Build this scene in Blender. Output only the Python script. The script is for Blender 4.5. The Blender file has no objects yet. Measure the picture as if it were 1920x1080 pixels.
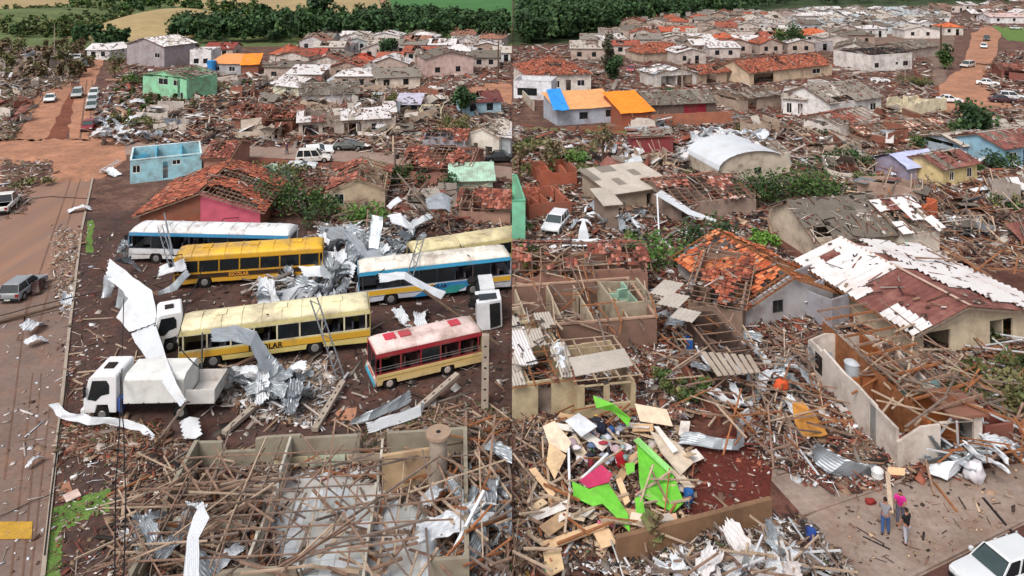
import bpy, bmesh, math, random
import numpy as np
from mathutils import Vector, Matrix, noise
random.seed(7); RNG = np.random.default_rng(7)
C = bpy.context.scene.collection
SC = bpy.context.scene
# ------------------------------------------------------------------ camera, light, exposure
F = 1400.0; H = 26.5; YH = -80.0          # focal length (px of a 1920 wide picture), height, horizon row
cam = bpy.data.cameras.new('camera'); cam_o = bpy.data.objects.new('camera', cam); C.objects.link(cam_o)
cam_o.location = (0, 0, H); cam_o.rotation_euler = (math.radians(90), 0, 0)
cam.sensor_width = 36; cam.lens = F / 1920 * 36; cam.shift_y = -(540 - YH) / 1920
cam.clip_start = 0.5; cam.clip_end = 6000
SC.camera = cam_o
SUN_EL, SUN_AZ = math.radians(52), math.radians(-150)   # high hazy sun behind the camera, a little to its left
w = bpy.data.worlds.new('World'); SC.world = w; w.use_nodes = True
nt = w.node_tree; nt.nodes.clear()
sky = nt.nodes.new('ShaderNodeTexSky'); sky.sky_type = 'NISHITA'; sky.sun_disc = False
sky.sun_elevation = SUN_EL; sky.sun_rotation = SUN_AZ; sky.dust_density = 4; sky.air_density = 1.0
hs = nt.nodes.new('ShaderNodeHueSaturation'); hs.inputs['Saturation'].default_value = 0.35
bg = nt.nodes.new('ShaderNodeBackground'); bg.inputs['Strength'].default_value = 0.12
wo = nt.nodes.new('ShaderNodeOutputWorld')
nt.links.new(sky.outputs[0], hs.inputs['Color']); nt.links.new(hs.outputs[0], bg.inputs['Color']); nt.links.new(bg.outputs[0], wo.inputs[0])
sl = bpy.data.lights.new('sun', 'SUN'); sl.energy = 1.5; sl.angle = math.radians(22); sl.color = (1, 0.95, 0.88)
so = bpy.data.objects.new('sun', sl); C.objects.link(so)
sd = Vector((math.sin(SUN_AZ) * math.cos(SUN_EL), math.cos(SUN_AZ) * math.cos(SUN_EL), math.sin(SUN_EL)))
so.rotation_euler = sd.to_track_quat('Z', 'Y').to_euler(); so.location = (0, -50, 80)
SC.view_settings.view_transform = 'Standard'; SC.view_settings.look = 'None'
SC.view_settings.exposure = 0.36; SC.view_settings.gamma = 1; SC.view_settings.use_curve_mapping = False
SC.cycles.max_bounces = 5; SC.cycles.diffuse_bounces = 2; SC.cycles.glossy_bounces = 2; SC.cycles.transmission_bounces = 3

# ------------------------------------------------------------------ helpers
def G(px, py, z=0.0):
    """point at height z that the photograph shows at pixel (px, py)"""
    Y = F * (H - z) / (py - YH)
    return Vector(((px - 960) * Y / F, Y, z))
def S(py): return (py - YH) / H            # pixels per metre on the ground
def lin(c):
    if isinstance(c, str):
        c = c.lstrip('#'); c = [int(c[i:i + 2], 16) / 255 for i in (0, 2, 4)]
        c = [(v / 12.92 if v <= .04045 else ((v + .055) / 1.055) ** 2.4) for v in c]
        g = .3 * c[0] + .55 * c[1] + .15 * c[2]; c = [v * .96 + g * .04 for v in c]
    return tuple(c)
MATS = {}
def mk(name, col, rough=.85, var=.25, scale=1.5, dirt=0., dirtcol='#5a4036', bump=.0, metal=0., fine=0., spec=.3, stretch=None, dscale=.5):
    if name in MATS: return MATS[name]
    m = bpy.data.materials.new(name); m.use_nodes = True; n = m.node_tree; L = n.links
    b = n.nodes['Principled BSDF']; b.inputs['Roughness'].default_value = rough; b.inputs['Metallic'].default_value = metal
    b.inputs['Specular IOR Level'].default_value = spec
    geo = n.nodes.new('ShaderNodeNewGeometry'); vec = geo.outputs['Position']
    if stretch:
        mp = n.nodes.new('ShaderNodeMapping'); mp.inputs['Scale'].default_value = stretch; mp.inputs['Rotation'].default_value = (0, 0, stretch_rot[0])
        L.new(vec, mp.inputs['Vector']); vec = mp.outputs[0]
    def nz(sc, det=5, ro=.6):
        t = n.nodes.new('ShaderNodeTexNoise'); t.inputs['Scale'].default_value = sc; t.inputs['Detail'].default_value = det
        t.inputs['Roughness'].default_value = ro; L.new(vec, t.inputs['Vector']); return t.outputs['Fac']
    def rng(src, a, b_, c, d):
        r = n.nodes.new('ShaderNodeMapRange'); r.inputs[1].default_value = a; r.inputs[2].default_value = b_
        r.inputs[3].default_value = c; r.inputs[4].default_value = d; L.new(src, r.inputs[0]); return r.outputs[0]
    if col == 'attr':
        at = n.nodes.new('ShaderNodeAttribute'); at.attribute_name = 'Col'; base = at.outputs['Color']
    else:
        rg = n.nodes.new('ShaderNodeRGB'); rg.outputs[0].default_value = (*lin(col), 1); base = rg.outputs[0]
    n1 = nz(scale)
    k = rng(n1, .3, .7, 1 - var, 1 + var)
    vm = n.nodes.new('ShaderNodeVectorMath'); vm.operation = 'SCALE'; L.new(base, vm.inputs[0]); L.new(k, vm.inputs['Scale']); out = vm.outputs[0]
    if dirt > 0:
        n2 = nz(dscale, 8, .7); f = rng(n2, .62 - .3 * dirt, .72 - .1 * dirt, 0, min(1, dirt * 1.2))
        mx = n.nodes.new('ShaderNodeMix'); mx.data_type = 'RGBA'; L.new(f, mx.inputs[0]); L.new(out, mx.inputs[6]); mx.inputs[7].default_value = (*lin(dirtcol), 1); out = mx.outputs[2]
    if fine > 0:
        n3 = nz(scale * 9, 3, .7); k3 = rng(n3, .35, .65, 1 - fine, 1 + fine)
        v3 = n.nodes.new('ShaderNodeVectorMath'); v3.operation = 'SCALE'; L.new(out, v3.inputs[0]); L.new(k3, v3.inputs['Scale']); out = v3.outputs[0]
    L.new(out, b.inputs['Base Color'])
    if bump > 0:
        bp = n.nodes.new('ShaderNodeBump'); bp.inputs['Strength'].default_value = bump; bp.inputs['Distance'].default_value = .05
        L.new(nz(scale * 5, 4, .7), bp.inputs['Height']); L.new(bp.outputs[0], b.inputs['Normal'])
    MATS[name] = m; return m
stretch_rot = [0]
def W(col, **k):
    """plain wall / paint material by colour"""
    k.setdefault('dirt', .5); k.setdefault('dirtcol', '#7a6254'); k.setdefault('var', .15); k.setdefault('scale', 1.2)
    return mk('paint_' + col.strip('#') + ('_m' if k.get('metal') else '') + ('_%d' % int(k['dirt'] * 100)), col, **k)
def link(o, parent=None):
    C.objects.link(o)
    if parent is not None: o.parent = parent
    return o
def tag(o, label=None, cat=None, group=None, kind=None):
    if label: o['label'] = label
    if cat: o['category'] = cat
    if group: o['group'] = group
    if kind: o['kind'] = kind
    return o
def empty(name, loc, rz, label, cat, group=None):
    o = bpy.data.objects.new(name, None); C.objects.link(o); o.location = loc; o.rotation_euler = (0, 0, rz)
    o.empty_display_size = .2
    return tag(o, label, cat, group)
class MB:
    def __init__(s): s.v = []; s.f = []; s.m = []
    def poly(s, pts, mi=0):
        i = len(s.v); s.v += [tuple(p) for p in pts]; s.f.append(tuple(range(i, i + len(pts)))); s.m.append(mi)
    def hexa(s, b4, t4, mi=0):
        i = len(s.v); s.v += [tuple(p) for p in b4] + [tuple(p) for p in t4]
        for f in ((3, 2, 1, 0), (4, 5, 6, 7), (0, 1, 5, 4), (1, 2, 6, 5), (2, 3, 7, 6), (3, 0, 4, 7)):
            s.f.append(tuple(i + k for k in f)); s.m.append(mi)
    def box(s, x0, x1, y0, y1, z0, z1, mi=0):
        s.hexa([(x0, y0, z0), (x1, y0, z0), (x1, y1, z0), (x0, y1, z0)], [(x0, y0, z1), (x1, y0, z1), (x1, y1, z1), (x0, y1, z1)], mi)
    def prism(s, pts, vec, mi=0):
        """closed outline pts extruded by vec"""
        n = len(pts); i = len(s.v); vec = Vector(vec)
        s.v += [tuple(p) for p in pts] + [tuple(Vector(p) + vec) for p in pts]
        s.f.append(tuple(range(i, i + n))); s.m.append(mi); s.f.append(tuple(range(i + 2 * n - 1, i + n - 1, -1))); s.m.append(mi)
        for k in range(n):
            k2 = (k + 1) % n; s.f.append((i + k, i + n + k, i + n + k2, i + k2)); s.m.append(mi)
    def cyl(s, p0, p1, r0, r1, n=10, mi=0, cap=True):
        p0, p1 = Vector(p0), Vector(p1); d = (p1 - p0).normalized()
        a = d.orthogonal().normalized(); b = d.cross(a); i = len(s.v)
        for p, r in ((p0, r0), (p1, r1)):
            for k in range(n):
                t = 2 * math.pi * k / n; s.v.append(tuple(p + (a * math.cos(t) + b * math.sin(t)) * r))
        for k in range(n):
            k2 = (k + 1) % n; s.f.append((i + k, i + k2, i + n + k2, i + n + k)); s.m.append(mi)
        if cap:
            s.f.append(tuple(i + k for k in range(n - 1, -1, -1))); s.m.append(mi)
            s.f.append(tuple(i + n + k for k in range(n))); s.m.append(mi)
    def build(s, name, mats, parent=None, smooth=False, loc=None, bevel=0):
        me = bpy.data.meshes.new(name); me.from_pydata(s.v, [], s.f)
        for m in (mats if isinstance(mats, (list, tuple)) else [mats]): me.materials.append(m)
        if max(s.m or [0]) > 0: me.polygons.foreach_set('material_index', s.m)
        if smooth: me.polygons.foreach_set('use_smooth', [True] * len(s.f))
        bm = bmesh.new(); bm.from_mesh(me); bmesh.ops.recalc_face_normals(bm, faces=bm.faces); bm.to_mesh(me); bm.free()
        o = link(bpy.data.objects.new(name, me), parent)
        if loc is not None: o.location = loc
        if bevel:
            b = o.modifiers.new('b', 'BEVEL'); b.width = bevel; b.segments = 2; b.limit_method = 'ANGLE'
        return o
def npmesh(name, V, Fq, mat, col=None, parent=None, kind='stuff', label=None, smooth=False):
    """numpy verts (n,3), quads (m,4), per-vertex colour"""
    me = bpy.data.meshes.new(name); me.vertices.add(len(V)); me.vertices.foreach_set('co', V.astype(np.float32).ravel())
    me.loops.add(Fq.size); me.loops.foreach_set('vertex_index', Fq.astype(np.int32).ravel())
    k = Fq.shape[1]; me.polygons.add(len(Fq)); me.polygons.foreach_set('loop_start', np.arange(0, Fq.size, k, dtype=np.int32))
    me.polygons.foreach_set('loop_total', np.full(len(Fq), k, dtype=np.int32))
    if smooth: me.polygons.foreach_set('use_smooth', np.ones(len(Fq), dtype=bool))
    me.update(calc_edges=True)
    if col is not None:
        a = me.color_attributes.new('Col', 'FLOAT_COLOR', 'POINT'); c4 = np.ones((len(V), 4), np.float32); c4[:, :3] = col
        a.data.foreach_set('color', c4.ravel())
    me.materials.append(mat)
    o = link(bpy.data.objects.new(name, me), parent)
    if kind: o['kind'] = kind
    if label: o['label'] = label
    return o
BOXM = {}
def unitbox(mat):
    if mat.name not in BOXM:
        m = MB(); m.box(-.5, .5, -.5, .5, -.5, .5)
        me = bpy.data.meshes.new('timber'); me.from_pydata(m.v, [], m.f); me.materials.append(mat); BOXM[mat.name] = me
    return BOXM[mat.name]
def beam(name, p0, p1, w, h, mat, parent=None, roll=0.):
    p0, p1 = Vector(p0), Vector(p1); d = p1 - p0; L = max(d.length, .01)
    up = Vector((0, 0, 1)) if abs(d.z) < .95 * L else Vector((0, 1, 0))
    x = d / L; y = up.cross(x).normalized(); z = x.cross(y)
    R = Matrix((x, y, z)).transposed().to_4x4()
    o = bpy.data.objects.new(name, unitbox(mat)); link(o, parent)
    o.matrix_basis = Matrix.Translation((p0 + p1) / 2) @ R @ Matrix.Rotation(roll, 4, 'X') @ Matrix.Diagonal((L, w, h, 1))
    return o
def patch(name, pts, z, mat, kind='structure', label=None, rough=0):
    if rough:
        Q = []
        for a, b in zip(pts, pts[1:] + pts[:1]):
            n = max(1, int(math.hypot(b[0] - a[0], b[1] - a[1]) / 7))
            for k in range(n): t = k / n; Q.append((a[0] + (b[0] - a[0]) * t + random.gauss(0, rough), a[1] + (b[1] - a[1]) * t + random.gauss(0, rough * .6)))
        pts = Q
    m = MB(); m.poly([(G(*p).x, G(*p).y, z) for p in pts]); o = m.build(name, mat); tag(o, label, None, None, kind); return o

# ------------------------------------------------------------------ materials
M = dict(
 dirt=mk('red_earth', '#5f433a', .95, .35, .25, dirt=.5, dirtcol='#8a6a58', bump=.5, fine=.3),
 yard=mk('dark_wet_earth', '#4d3a35', .8, .35, .3, dirt=.5, dirtcol='#6a4032', bump=.4, fine=.3),
 asphalt=mk('dusty_asphalt', '#7c685f', .9, .16, .3, dirt=.5, dirtcol='#8f6a56', bump=.1, fine=.12),
 orange=mk('orange_earth', '#b07c60', .95, .25, .2, dirt=.6, dirtcol='#85604e', bump=.2, fine=.15),
 reddirt=mk('red_clay', '#7a4633', .95, .3, .3, dirt=.4, dirtcol='#4c3028', bump=.3, fine=.3),
 lane=mk('grey_lane', '#957f73', .9, .15, .2, dirt=.4, dirtcol='#8a6350', fine=.15),
 concrete=mk('stained_concrete', '#97857a', .9, .2, .35, dirt=.6, dirtcol='#7d6250', bump=.15, fine=.12),
 grass=mk('grass_green', '#5d7a36', .95, .3, 1.0, dirt=.3, dirtcol='#7a6a48', bump=.5, fine=.4),
 scrub=mk('scrub_ground', '#6c6b42', .95, .35, .3, dirt=.5, dirtcol='#7c6350', bump=.5, fine=.4),
 field_tan=mk('field_tan', '#a58f66', .95, .15, .03, dirt=.3, dirtcol='#8d7a50', fine=.1),
 field_green=mk('field_green', '#41703a', .95, .15, .03, dirt=.2, dirtcol='#4c7c3c', fine=.1),
 field_olive=mk('field_olive', '#5f6b40', .95, .35, .06, dirt=.5, dirtcol='#4b6030', fine=.3),
 wood=mk('bare_timber', '#8e7261', .85, .3, 3, dirt=.4, dirtcol='#5f463a', fine=.2),
 wood2=mk('grey_timber', '#7a6a60', .85, .3, 3, dirt=.3, dirtcol='#55453c', fine=.2),
 wood3=mk('orange_timber', '#96603c', .8, .3, 3, dirt=.4, dirtcol='#6b4430', fine=.2),
 wood4=mk('pale_timber', '#b59e88', .8, .2, 3, dirt=.4, dirtcol='#8a705c', fine=.15),
 concretepole=mk('pole_concrete', '#a6988a', .9, .12, 1.5, dirt=.4, dirtcol='#7c6a5c', fine=.1),
 mixed=mk('mixed_debris', 'attr', .8, .15, 1.5, fine=.1),
 leaf=mk('leaves', 'attr', .7, .2, .8),
 glass=mk('dark_glass', '#1d2226', .18, .2, 2, spec=.6),
 tyre=mk('tyre_rubber', '#191817', .9, .2, 3, dirt=.3, dirtcol='#4c3a32'),
 rim=mk('wheel_rim', '#9b9a98', .5, .1, 3, dirt=.3, metal=.5),
 black=mk('black_plastic', '#1d1c1d', .6, .2, 3),
 dark=mk('dark_inside', '#2c2522', .9, .3, 2),
 sheetw=mk('white_sheet_metal', '#d3d7dd', .5, .08, 1, dirt=.4, dirtcol='#a89a90', metal=.0, spec=.5),
 sheetg=mk('grey_sheet_metal', '#a4abb1', .4, .12, 1.2, dirt=.3, dirtcol='#857a74', metal=.35, spec=.5),
 zinc=mk('zinc_sheet', '#8b9096', .4, .2, 1.5, dirt=.3, dirtcol='#6c625c', metal=.5),
 fibre=mk('fibre_cement_grey', '#837b73', .92, .2, 1.0, dirt=.4, dirtcol='#675c52', fine=.12, bump=.1),
 fibre2=mk('fibre_cement_dark', '#70685f', .92, .2, 1.0, dirt=.4, dirtcol='#544a42', fine=.12),
 fibre3=mk('fibre_cement_pale', '#b5aca2', .92, .15, 1.0, dirt=.35, dirtcol='#857769', fine=.1),
 roofwhite=mk('white_roof_sheet', '#d6d2d2', .6, .08, 1.0, dirt=.4, dirtcol='#a58c80'),
 tilea=mk('clay_tiles', 'attr', .85, .2, 2.5, fine=.15),
 redsheet=mk('red_brown_sheet', '#7c4c45', .85, .25, 1.0, dirt=.5, dirtcol='#a3766a', fine=.1),
 floor_t=mk('tile_floor', '#c9c6c2', .6, .1, 1, dirt=.45, dirtcol='#8f7766'),
 floor_c=mk('cement_floor', '#8f8076', .9, .2, 1, dirt=.5, dirtcol='#6b4c3e'),
 brick=mk('brick_wall', '#8f5038', .95, .2, 2, dirt=.35, dirtcol='#a07c66', fine=.2),
 skin=mk('skin', '#a9745a', .6, .05, 3), hair=mk('dark_hair', '#1f1713', .7, .1, 5),
 bark=mk('bark', '#5c4a3c', .95, .3, 4, bump=.3),
)
TILE_OR = ['#a85c42', '#984c38', '#b66c50', '#844836', '#744438']
TILE_BR = ['#8a4a3a', '#7a4438', '#9a5a46', '#6c4038', '#b07060']
TILE_HOT = ['#bd6238', '#cc7448', '#a8502e', '#96492f', '#cf8458']

# ------------------------------------------------------------------ scattered rubble
def pip(P, poly):
    x, y = P[:, 0], P[:, 1]; ins = np.zeros(len(P), bool); n = len(poly)
    for i in range(n):
        x0, y0 = poly[i]; x1, y1 = poly[(i + 1) % n]
        c = ((y0 > y) != (y1 > y)); t = (x1 - x0) * (y - y0) / ((y1 - y0) if y1 != y0 else 1e-9) + x0
        ins ^= c & (x < t)
    return ins
def sample(poly, n, holes=()):
    a = np.array(poly, float); lo, hi = a.min(0), a.max(0); out = np.zeros((0, 2)); tries = 0
    while len(out) < n and tries < 60:
        P = RNG.random((n * 2, 2)) * (hi - lo) + lo; k = pip(P, poly)
        for h in holes: k &= ~pip(P, h)
        out = np.vstack([out, P[k]]); tries += 1
    return out[:n]
def px2w(P, z=0.):
    Y = F * (H - z) / (P[:, 1] - YH); return np.stack([(P[:, 0] - 960) * Y / F, Y], 1)
def rotmats(yaw, pitch, roll):
    cy, sy, cp, sp, cr, sr = np.cos(yaw), np.sin(yaw), np.cos(pitch), np.sin(pitch), np.cos(roll), np.sin(roll)
    R = np.empty((len(yaw), 3, 3))
    R[:, 0, 0] = cy * cp; R[:, 0, 1] = cy * sp * sr - sy * cr; R[:, 0, 2] = cy * sp * cr + sy * sr
    R[:, 1, 0] = sy * cp; R[:, 1, 1] = sy * sp * sr + cy * cr; R[:, 1, 2] = sy * sp * cr - cy * sr
    R[:, 2, 0] = -sp; R[:, 2, 1] = cp * sr; R[:, 2, 2] = cp * cr
    return R
CUBE = np.array([[-.5, -.5, -.5], [.5, -.5, -.5], [.5, .5, -.5], [-.5, .5, -.5], [-.5, -.5, .5], [.5, -.5, .5], [.5, .5, .5], [-.5, .5, .5]])
CF = np.array([[3, 2, 1, 0], [4, 5, 6, 7], [0, 1, 5, 4], [1, 2, 6, 5], [2, 3, 7, 6], [3, 0, 4, 7]])
PAL = dict(
 wood=['#8c6c5a', '#7a5c4c', '#9c7e68', '#6b4d40', '#5c4236', '#8f7560'],
 pale=['#b5a89e', '#c4bab2', '#a0938a', '#d0c8c2', '#8f8178'],
 tile=['#8c4c3a', '#7a4236', '#9c5c48', '#683c32'],
 grey=['#8a8078', '#6e655e', '#a39a92', '#5b524c'],
 tan=['#b0937a', '#c4a88c', '#97795f'],
 dark=['#3a302c', '#4a3a34', '#2c2624'],  # dark chips, also painting shadows and shaded gaps into the debris
 white=['#d2d2d6', '#bfc2c8', '#dedcdc'],
 twig=['#7a6450', '#8c745c', '#64543f', '#54583a'],
 color=['#3c6aa8', '#b03a3c', '#c8a040', '#4f9a5a', '#d2708a', '#7ab0c8'],
)
def moundz(x, y, amp):
    v = np.sin(x * .9 + 1.3 * np.sin(y * .37)) * np.sin(y * .8 + 1.1 * np.sin(x * .43)) + .5 * np.sin(x * 2.1 + y * 1.7)
    return np.clip(v + .6, 0, None) * amp * .5
def rubble(label, poly, n, mix, amp=.4, size=1., plank=.4, holes=(), name='rubble', z0=0.):
    P = sample(poly, n, holes); n = len(P)
    if not n: return
    P += RNG.normal(0, 4.5, P.shape)
    XY = px2w(P); X, Y = XY[:, 0], XY[:, 1]
    kind = RNG.random(n); sc = size * np.clip((Y / 55) ** .45, .8, 2.2)
    lx = np.where(kind < plank, RNG.uniform(.5, 2.4, n), np.where(kind < plank + .35, RNG.uniform(.15, .8, n), RNG.uniform(.12, .4, n)))
    ly = np.where(kind < plank, RNG.uniform(.05, .14, n), np.where(kind < plank + .35, RNG.uniform(.12, .55, n), RNG.uniform(.1, .25, n)))
    lz = np.where(kind < plank, RNG.uniform(.03, .07, n), np.where(kind < plank + .35, RNG.uniform(.02, .05, n), RNG.uniform(.06, .16, n)))
    ly *= np.where(kind < plank, np.clip(Y / 60, 1, 2.5), 1)
    sc = sc * np.where(RNG.random(n) < .13, RNG.uniform(1.5, 2.6, n), 1)
    D = np.stack([lx, ly, lz], 1) * sc[:, None]
    R = rotmats(RNG.uniform(0, 2 * np.pi, n), RNG.normal(0, .22, n), RNG.normal(0, .25, n))
    Z = moundz(X, Y, amp) + RNG.random(n) * .25 * amp + .04 + z0
    V = np.einsum('nij,nkj->nki', R, CUBE[None] * D[:, None, :]) + np.stack([X, Y, Z], 1)[:, None, :]
    keep = (np.sign(V[:, :, 0]) == np.sign(X)[:, None]).all(1)
    V = V[keep]; n = len(V); kind = kind[keep]
    names = list(mix); pr = np.array([mix[k] for k in names], float); pr /= pr.sum()
    ch = RNG.choice(len(names), n, p=pr); col = np.zeros((n, 3))
    for i, k in enumerate(names):
        pal = np.array([lin(c) for c in PAL[k]]); s = ch == i; col[s] = pal[RNG.integers(0, len(pal), s.sum())]
    col *= RNG.uniform(.75, 1.15, (n, 1))
    Fq = (CF[None] + (np.arange(n) * 8)[:, None, None]).reshape(-1, 4)
    npmesh(name, V.reshape(-1, 3), Fq, M['mixed'], np.repeat(col, 8, 0), label=label)
    # the heaped earth that carries the pieces
    if amp > 0:
        a = np.array(poly, float); (x0, y0), (x1, y1) = a.min(0), a.max(0)
        st = 7 if y0 > 350 else 6; xs = np.arange(x0, x1 + st, st); ys = np.arange(y0, y1 + st * .5, st * .6)
        gx, gy = np.meshgrid(xs, ys); Pg = np.stack([gx.ravel(), gy.ravel()], 1); XYg = px2w(Pg)
        ins = pip(Pg + RNG.normal(0, 3.5, Pg.shape), poly)
        for h in holes: ins &= ~pip(Pg, h)
        z = np.where(ins, moundz(XYg[:, 0], XYg[:, 1], amp) + .02, -.05) + z0
        r, c = gx.shape; idx = np.arange(r * c).reshape(r, c)
        q = np.stack([idx[:-1, :-1], idx[1:, :-1], idx[1:, 1:], idx[:-1, 1:]], -1).reshape(-1, 4)
        q = q[ins[q].any(1)]
        q = q[(Pg[q][:, :, 0] >= 960).all(1) | (Pg[q][:, :, 0] <= 960).all(1)]
        npmesh('earth_heap', np.column_stack([XYg, z]), q, M['dirt'], label='heaped earth and fine rubble under the debris', kind='structure', smooth=True)

# ------------------------------------------------------------------ corrugated and bent sheets
def corr_mesh(mat, waves=6, amp=.035, key=''):
    k = 'corr' + mat.name + key + str(waves)
    if k in BOXM: return BOXM[k]
    n = waves * 2; V = []; Fc = []
    for z in (0, -.015):
        for y in (-.5, .5):
            for i in range(n + 1): V.append((-.5 + i / n, y, z + (amp if i % 2 else -amp)))
    r = n + 1
    for i in range(n):
        Fc.append((i, i + 1, r + i + 1, r + i)); Fc.append((2 * r + i, 3 * r + i, 3 * r + i + 1, 2 * r + i + 1))
        Fc.append((i, 2 * r + i, 2 * r + i + 1, i + 1)); Fc.append((r + i, r + i + 1, 3 * r + i + 1, 3 * r + i))
    me = bpy.data.meshes.new('corrugated_sheet'); me.from_pydata(V, [], Fc); me.materials.append(mat); BOXM[k] = me
    return me
def grid_sheet(fn, nx, ny, mat, th=.02, key=None):
    V = []; Fc = []
    for s in (0, -th):
        for j in range(ny + 1):
            for i in range(nx + 1):
                p = fn(i / nx, j / ny); V.append((p[0], p[1], p[2] + s))
    r = nx + 1; o = r * (ny + 1)
    for j in range(ny):
        for i in range(nx):
            a = j * r + i; Fc.append((a, a + 1, a + r + 1, a + r)); Fc.append((o + a, o + a + r, o + a + r + 1, o + a + 1))
    for i in range(nx):
        Fc.append((i, o + i, o + i + 1, i + 1)); a = ny * r + i; Fc.append((a, a + 1, o + a + 1, o + a))
    for j in range(ny):
        a = j * r; Fc.append((a, a + r, o + a + r, o + a)); a += nx; Fc.append((a, o + a, o + a + r, a + r))
    me = bpy.data.meshes.new(key or 'bent_sheet'); me.from_pydata(V, [], Fc); me.materials.append(mat)
    return me
BENT = {}
def bent(mat, v):
    k = (mat.name, v)
    if k not in BENT:
        rr = random.Random(v * 31 + 5); a, b, c, ph = rr.uniform(.1, .5), rr.uniform(0, .5), rr.uniform(-.6, .6), rr.uniform(0, 6)
        cut = rr.uniform(.0, .3)
        def fn(u, t):
            x = (u - .5) * 2.6; y = (t - .5) * (1.1 - cut * u)
            z = a * math.sin(u * 4 + ph) + b * (t - .5) ** 2 * 2 + c * (u - .5) * (t - .5) + .06 * math.sin(u * 17 + t * 9 + ph) + (.028 * (-1) ** round(t * 12))
            return x + .1 * math.sin(t * 7 + ph) + (.13 * math.sin(t * 31 + v) if u in (0, 1) else 0), y + (.08 * math.sin(u * 23 + v) if t in (0, 1) else 0), z
        BENT[k] = grid_sheet(fn, 9, 12, mat)
    return BENT[k]
def sheet_at(px, py, z=.3, rz=None, tilt=.2, sc=1., mat='sheetw', v=None, label=None, group=None, cat='metal sheet', name='metal_sheet', asp=1.):
    v = random.randrange(9) if v is None else v
    o = link(bpy.data.objects.new(name, bent(M[mat] if isinstance(mat, str) else mat, v)))
    o.location = G(px, py, z); o.rotation_euler = (random.uniform(-tilt, tilt), random.uniform(-tilt, tilt), random.uniform(0, 6.3) if rz is None else math.radians(rz))
    o.scale = (sc, sc * asp, sc)
    return tag(o, label, cat, group)
def ribbon(name, pairs, mat, label, cat, group=None, th=.03, sub=3, rough=.0):
    """bent sheet given by pairs of edge points ((px,py,z),(px,py,z))"""
    Lp = [G(*a) for a, b in pairs]; Rp = [G(*b) for a, b in pairs]; n = len(pairs) - 1
    def at(P, t):
        i = min(int(t * n), n - 1); f = t * n - i; return P[i].lerp(P[i + 1], f)
    c = sum((p for p in Lp + Rp), Vector()) / (2 * len(pairs))
    def fn(u, t):
        p = at(Lp, u).lerp(at(Rp, u), t) - c
        if rough: p = p + noise.noise_vector(p * 1.7) * rough
        e = .07 * math.sin(t * 27 + n) if u in (0, 1) else 0; s_ = .04 * math.sin(u * 40) if t in (0, 1) else 0
        return p + Vector((e, s_, .007 * (-1) ** round(t * 14)))
    me = grid_sheet(fn, n * sub, 14, M[mat] if isinstance(mat, str) else mat, th, name)
    o = link(bpy.data.objects.new(name, me)); o.location = c; return tag(o, label, cat, group)
def plank_px(p0, p1, w=.12, h=.06, mat='wood', label='', cat='plank', group=None, name='timber_plank'):
    a, b = G(*p0), G(*p1); o = beam(name, a, b, w, h, M[mat] if isinstance(mat, str) else mat); return tag(o, label, cat, group)
def planks(label, group, poly, n, lo=1.5, hi=4., z=(.1, .8), mats=('wood', 'wood2', 'wood4'), w=(.07, .16), tilt=.35, holes=(), name='timber_plank', cat='plank', dirs=None, ind=None):
    if ind is None and name == 'timber_plank': ind = int(n * .2)
    LOT = []; P_ = sample(poly, n, holes); nind = n if ind is None else ind
    P_ = P_[np.argsort(-P_[:, 1] + RNG.random(len(P_)) * 160)]
    for q_, p in enumerate(P_):
        c = G(p[0], p[1], random.uniform(*z)); L = random.uniform(lo, hi) / 2
        a = random.choice(dirs) + random.gauss(0, .14) if dirs and random.random() < .75 else random.uniform(0, math.pi)
        e = random.gauss(0, tilt); e = max(-.5, min(.5, e))
        zz = min(L * math.sin(e), c.z) if e > 0 else max(L * math.sin(e), -c.z)
        d = Vector((math.cos(a) * L, math.sin(a) * L, zz))
        if q_ >= nind: LOT.append((c, d, random.uniform(*w), M[random.choice(mats)])); continue
        o = beam(name, c - d, c + d, random.uniform(*w), random.uniform(.04, .09), M[random.choice(mats)]); tag(o, label, cat, group)
    if LOT:
        ms = list({q[3].name: q[3] for q in LOT}.values()); m = MB()
        for c, d, w_, mt in LOT:
            x = d.normalized(); y = Vector((0, 0, 1)).cross(x).normalized() * w_ / 2; zz = x.cross(y).normalized() * .03; a, b = c - d, c + d
            m.hexa([a - y - zz, b - y - zz, b + y - zz, a + y - zz], [a - y + zz, b - y + zz, b + y + zz, a + y + zz], ms.index(mt))
        tag(m.build('timber_litter', ms), 'splintered timber litter, ' + label, None, None, 'stuff')
def sheets(label, group, poly, n, mats=('sheetw', 'sheetg', 'zinc'), sc=(.5, 1.), z=(.2, .7), tilt=.5, holes=(), name='metal_sheet', cat='metal sheet'):
    for p in sample(poly, n, holes):
        sheet_at(p[0], p[1], random.uniform(*z), None, tilt, random.uniform(*sc), random.choice(mats), None, label, group, cat, name, random.uniform(.6, 1.2))
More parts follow.
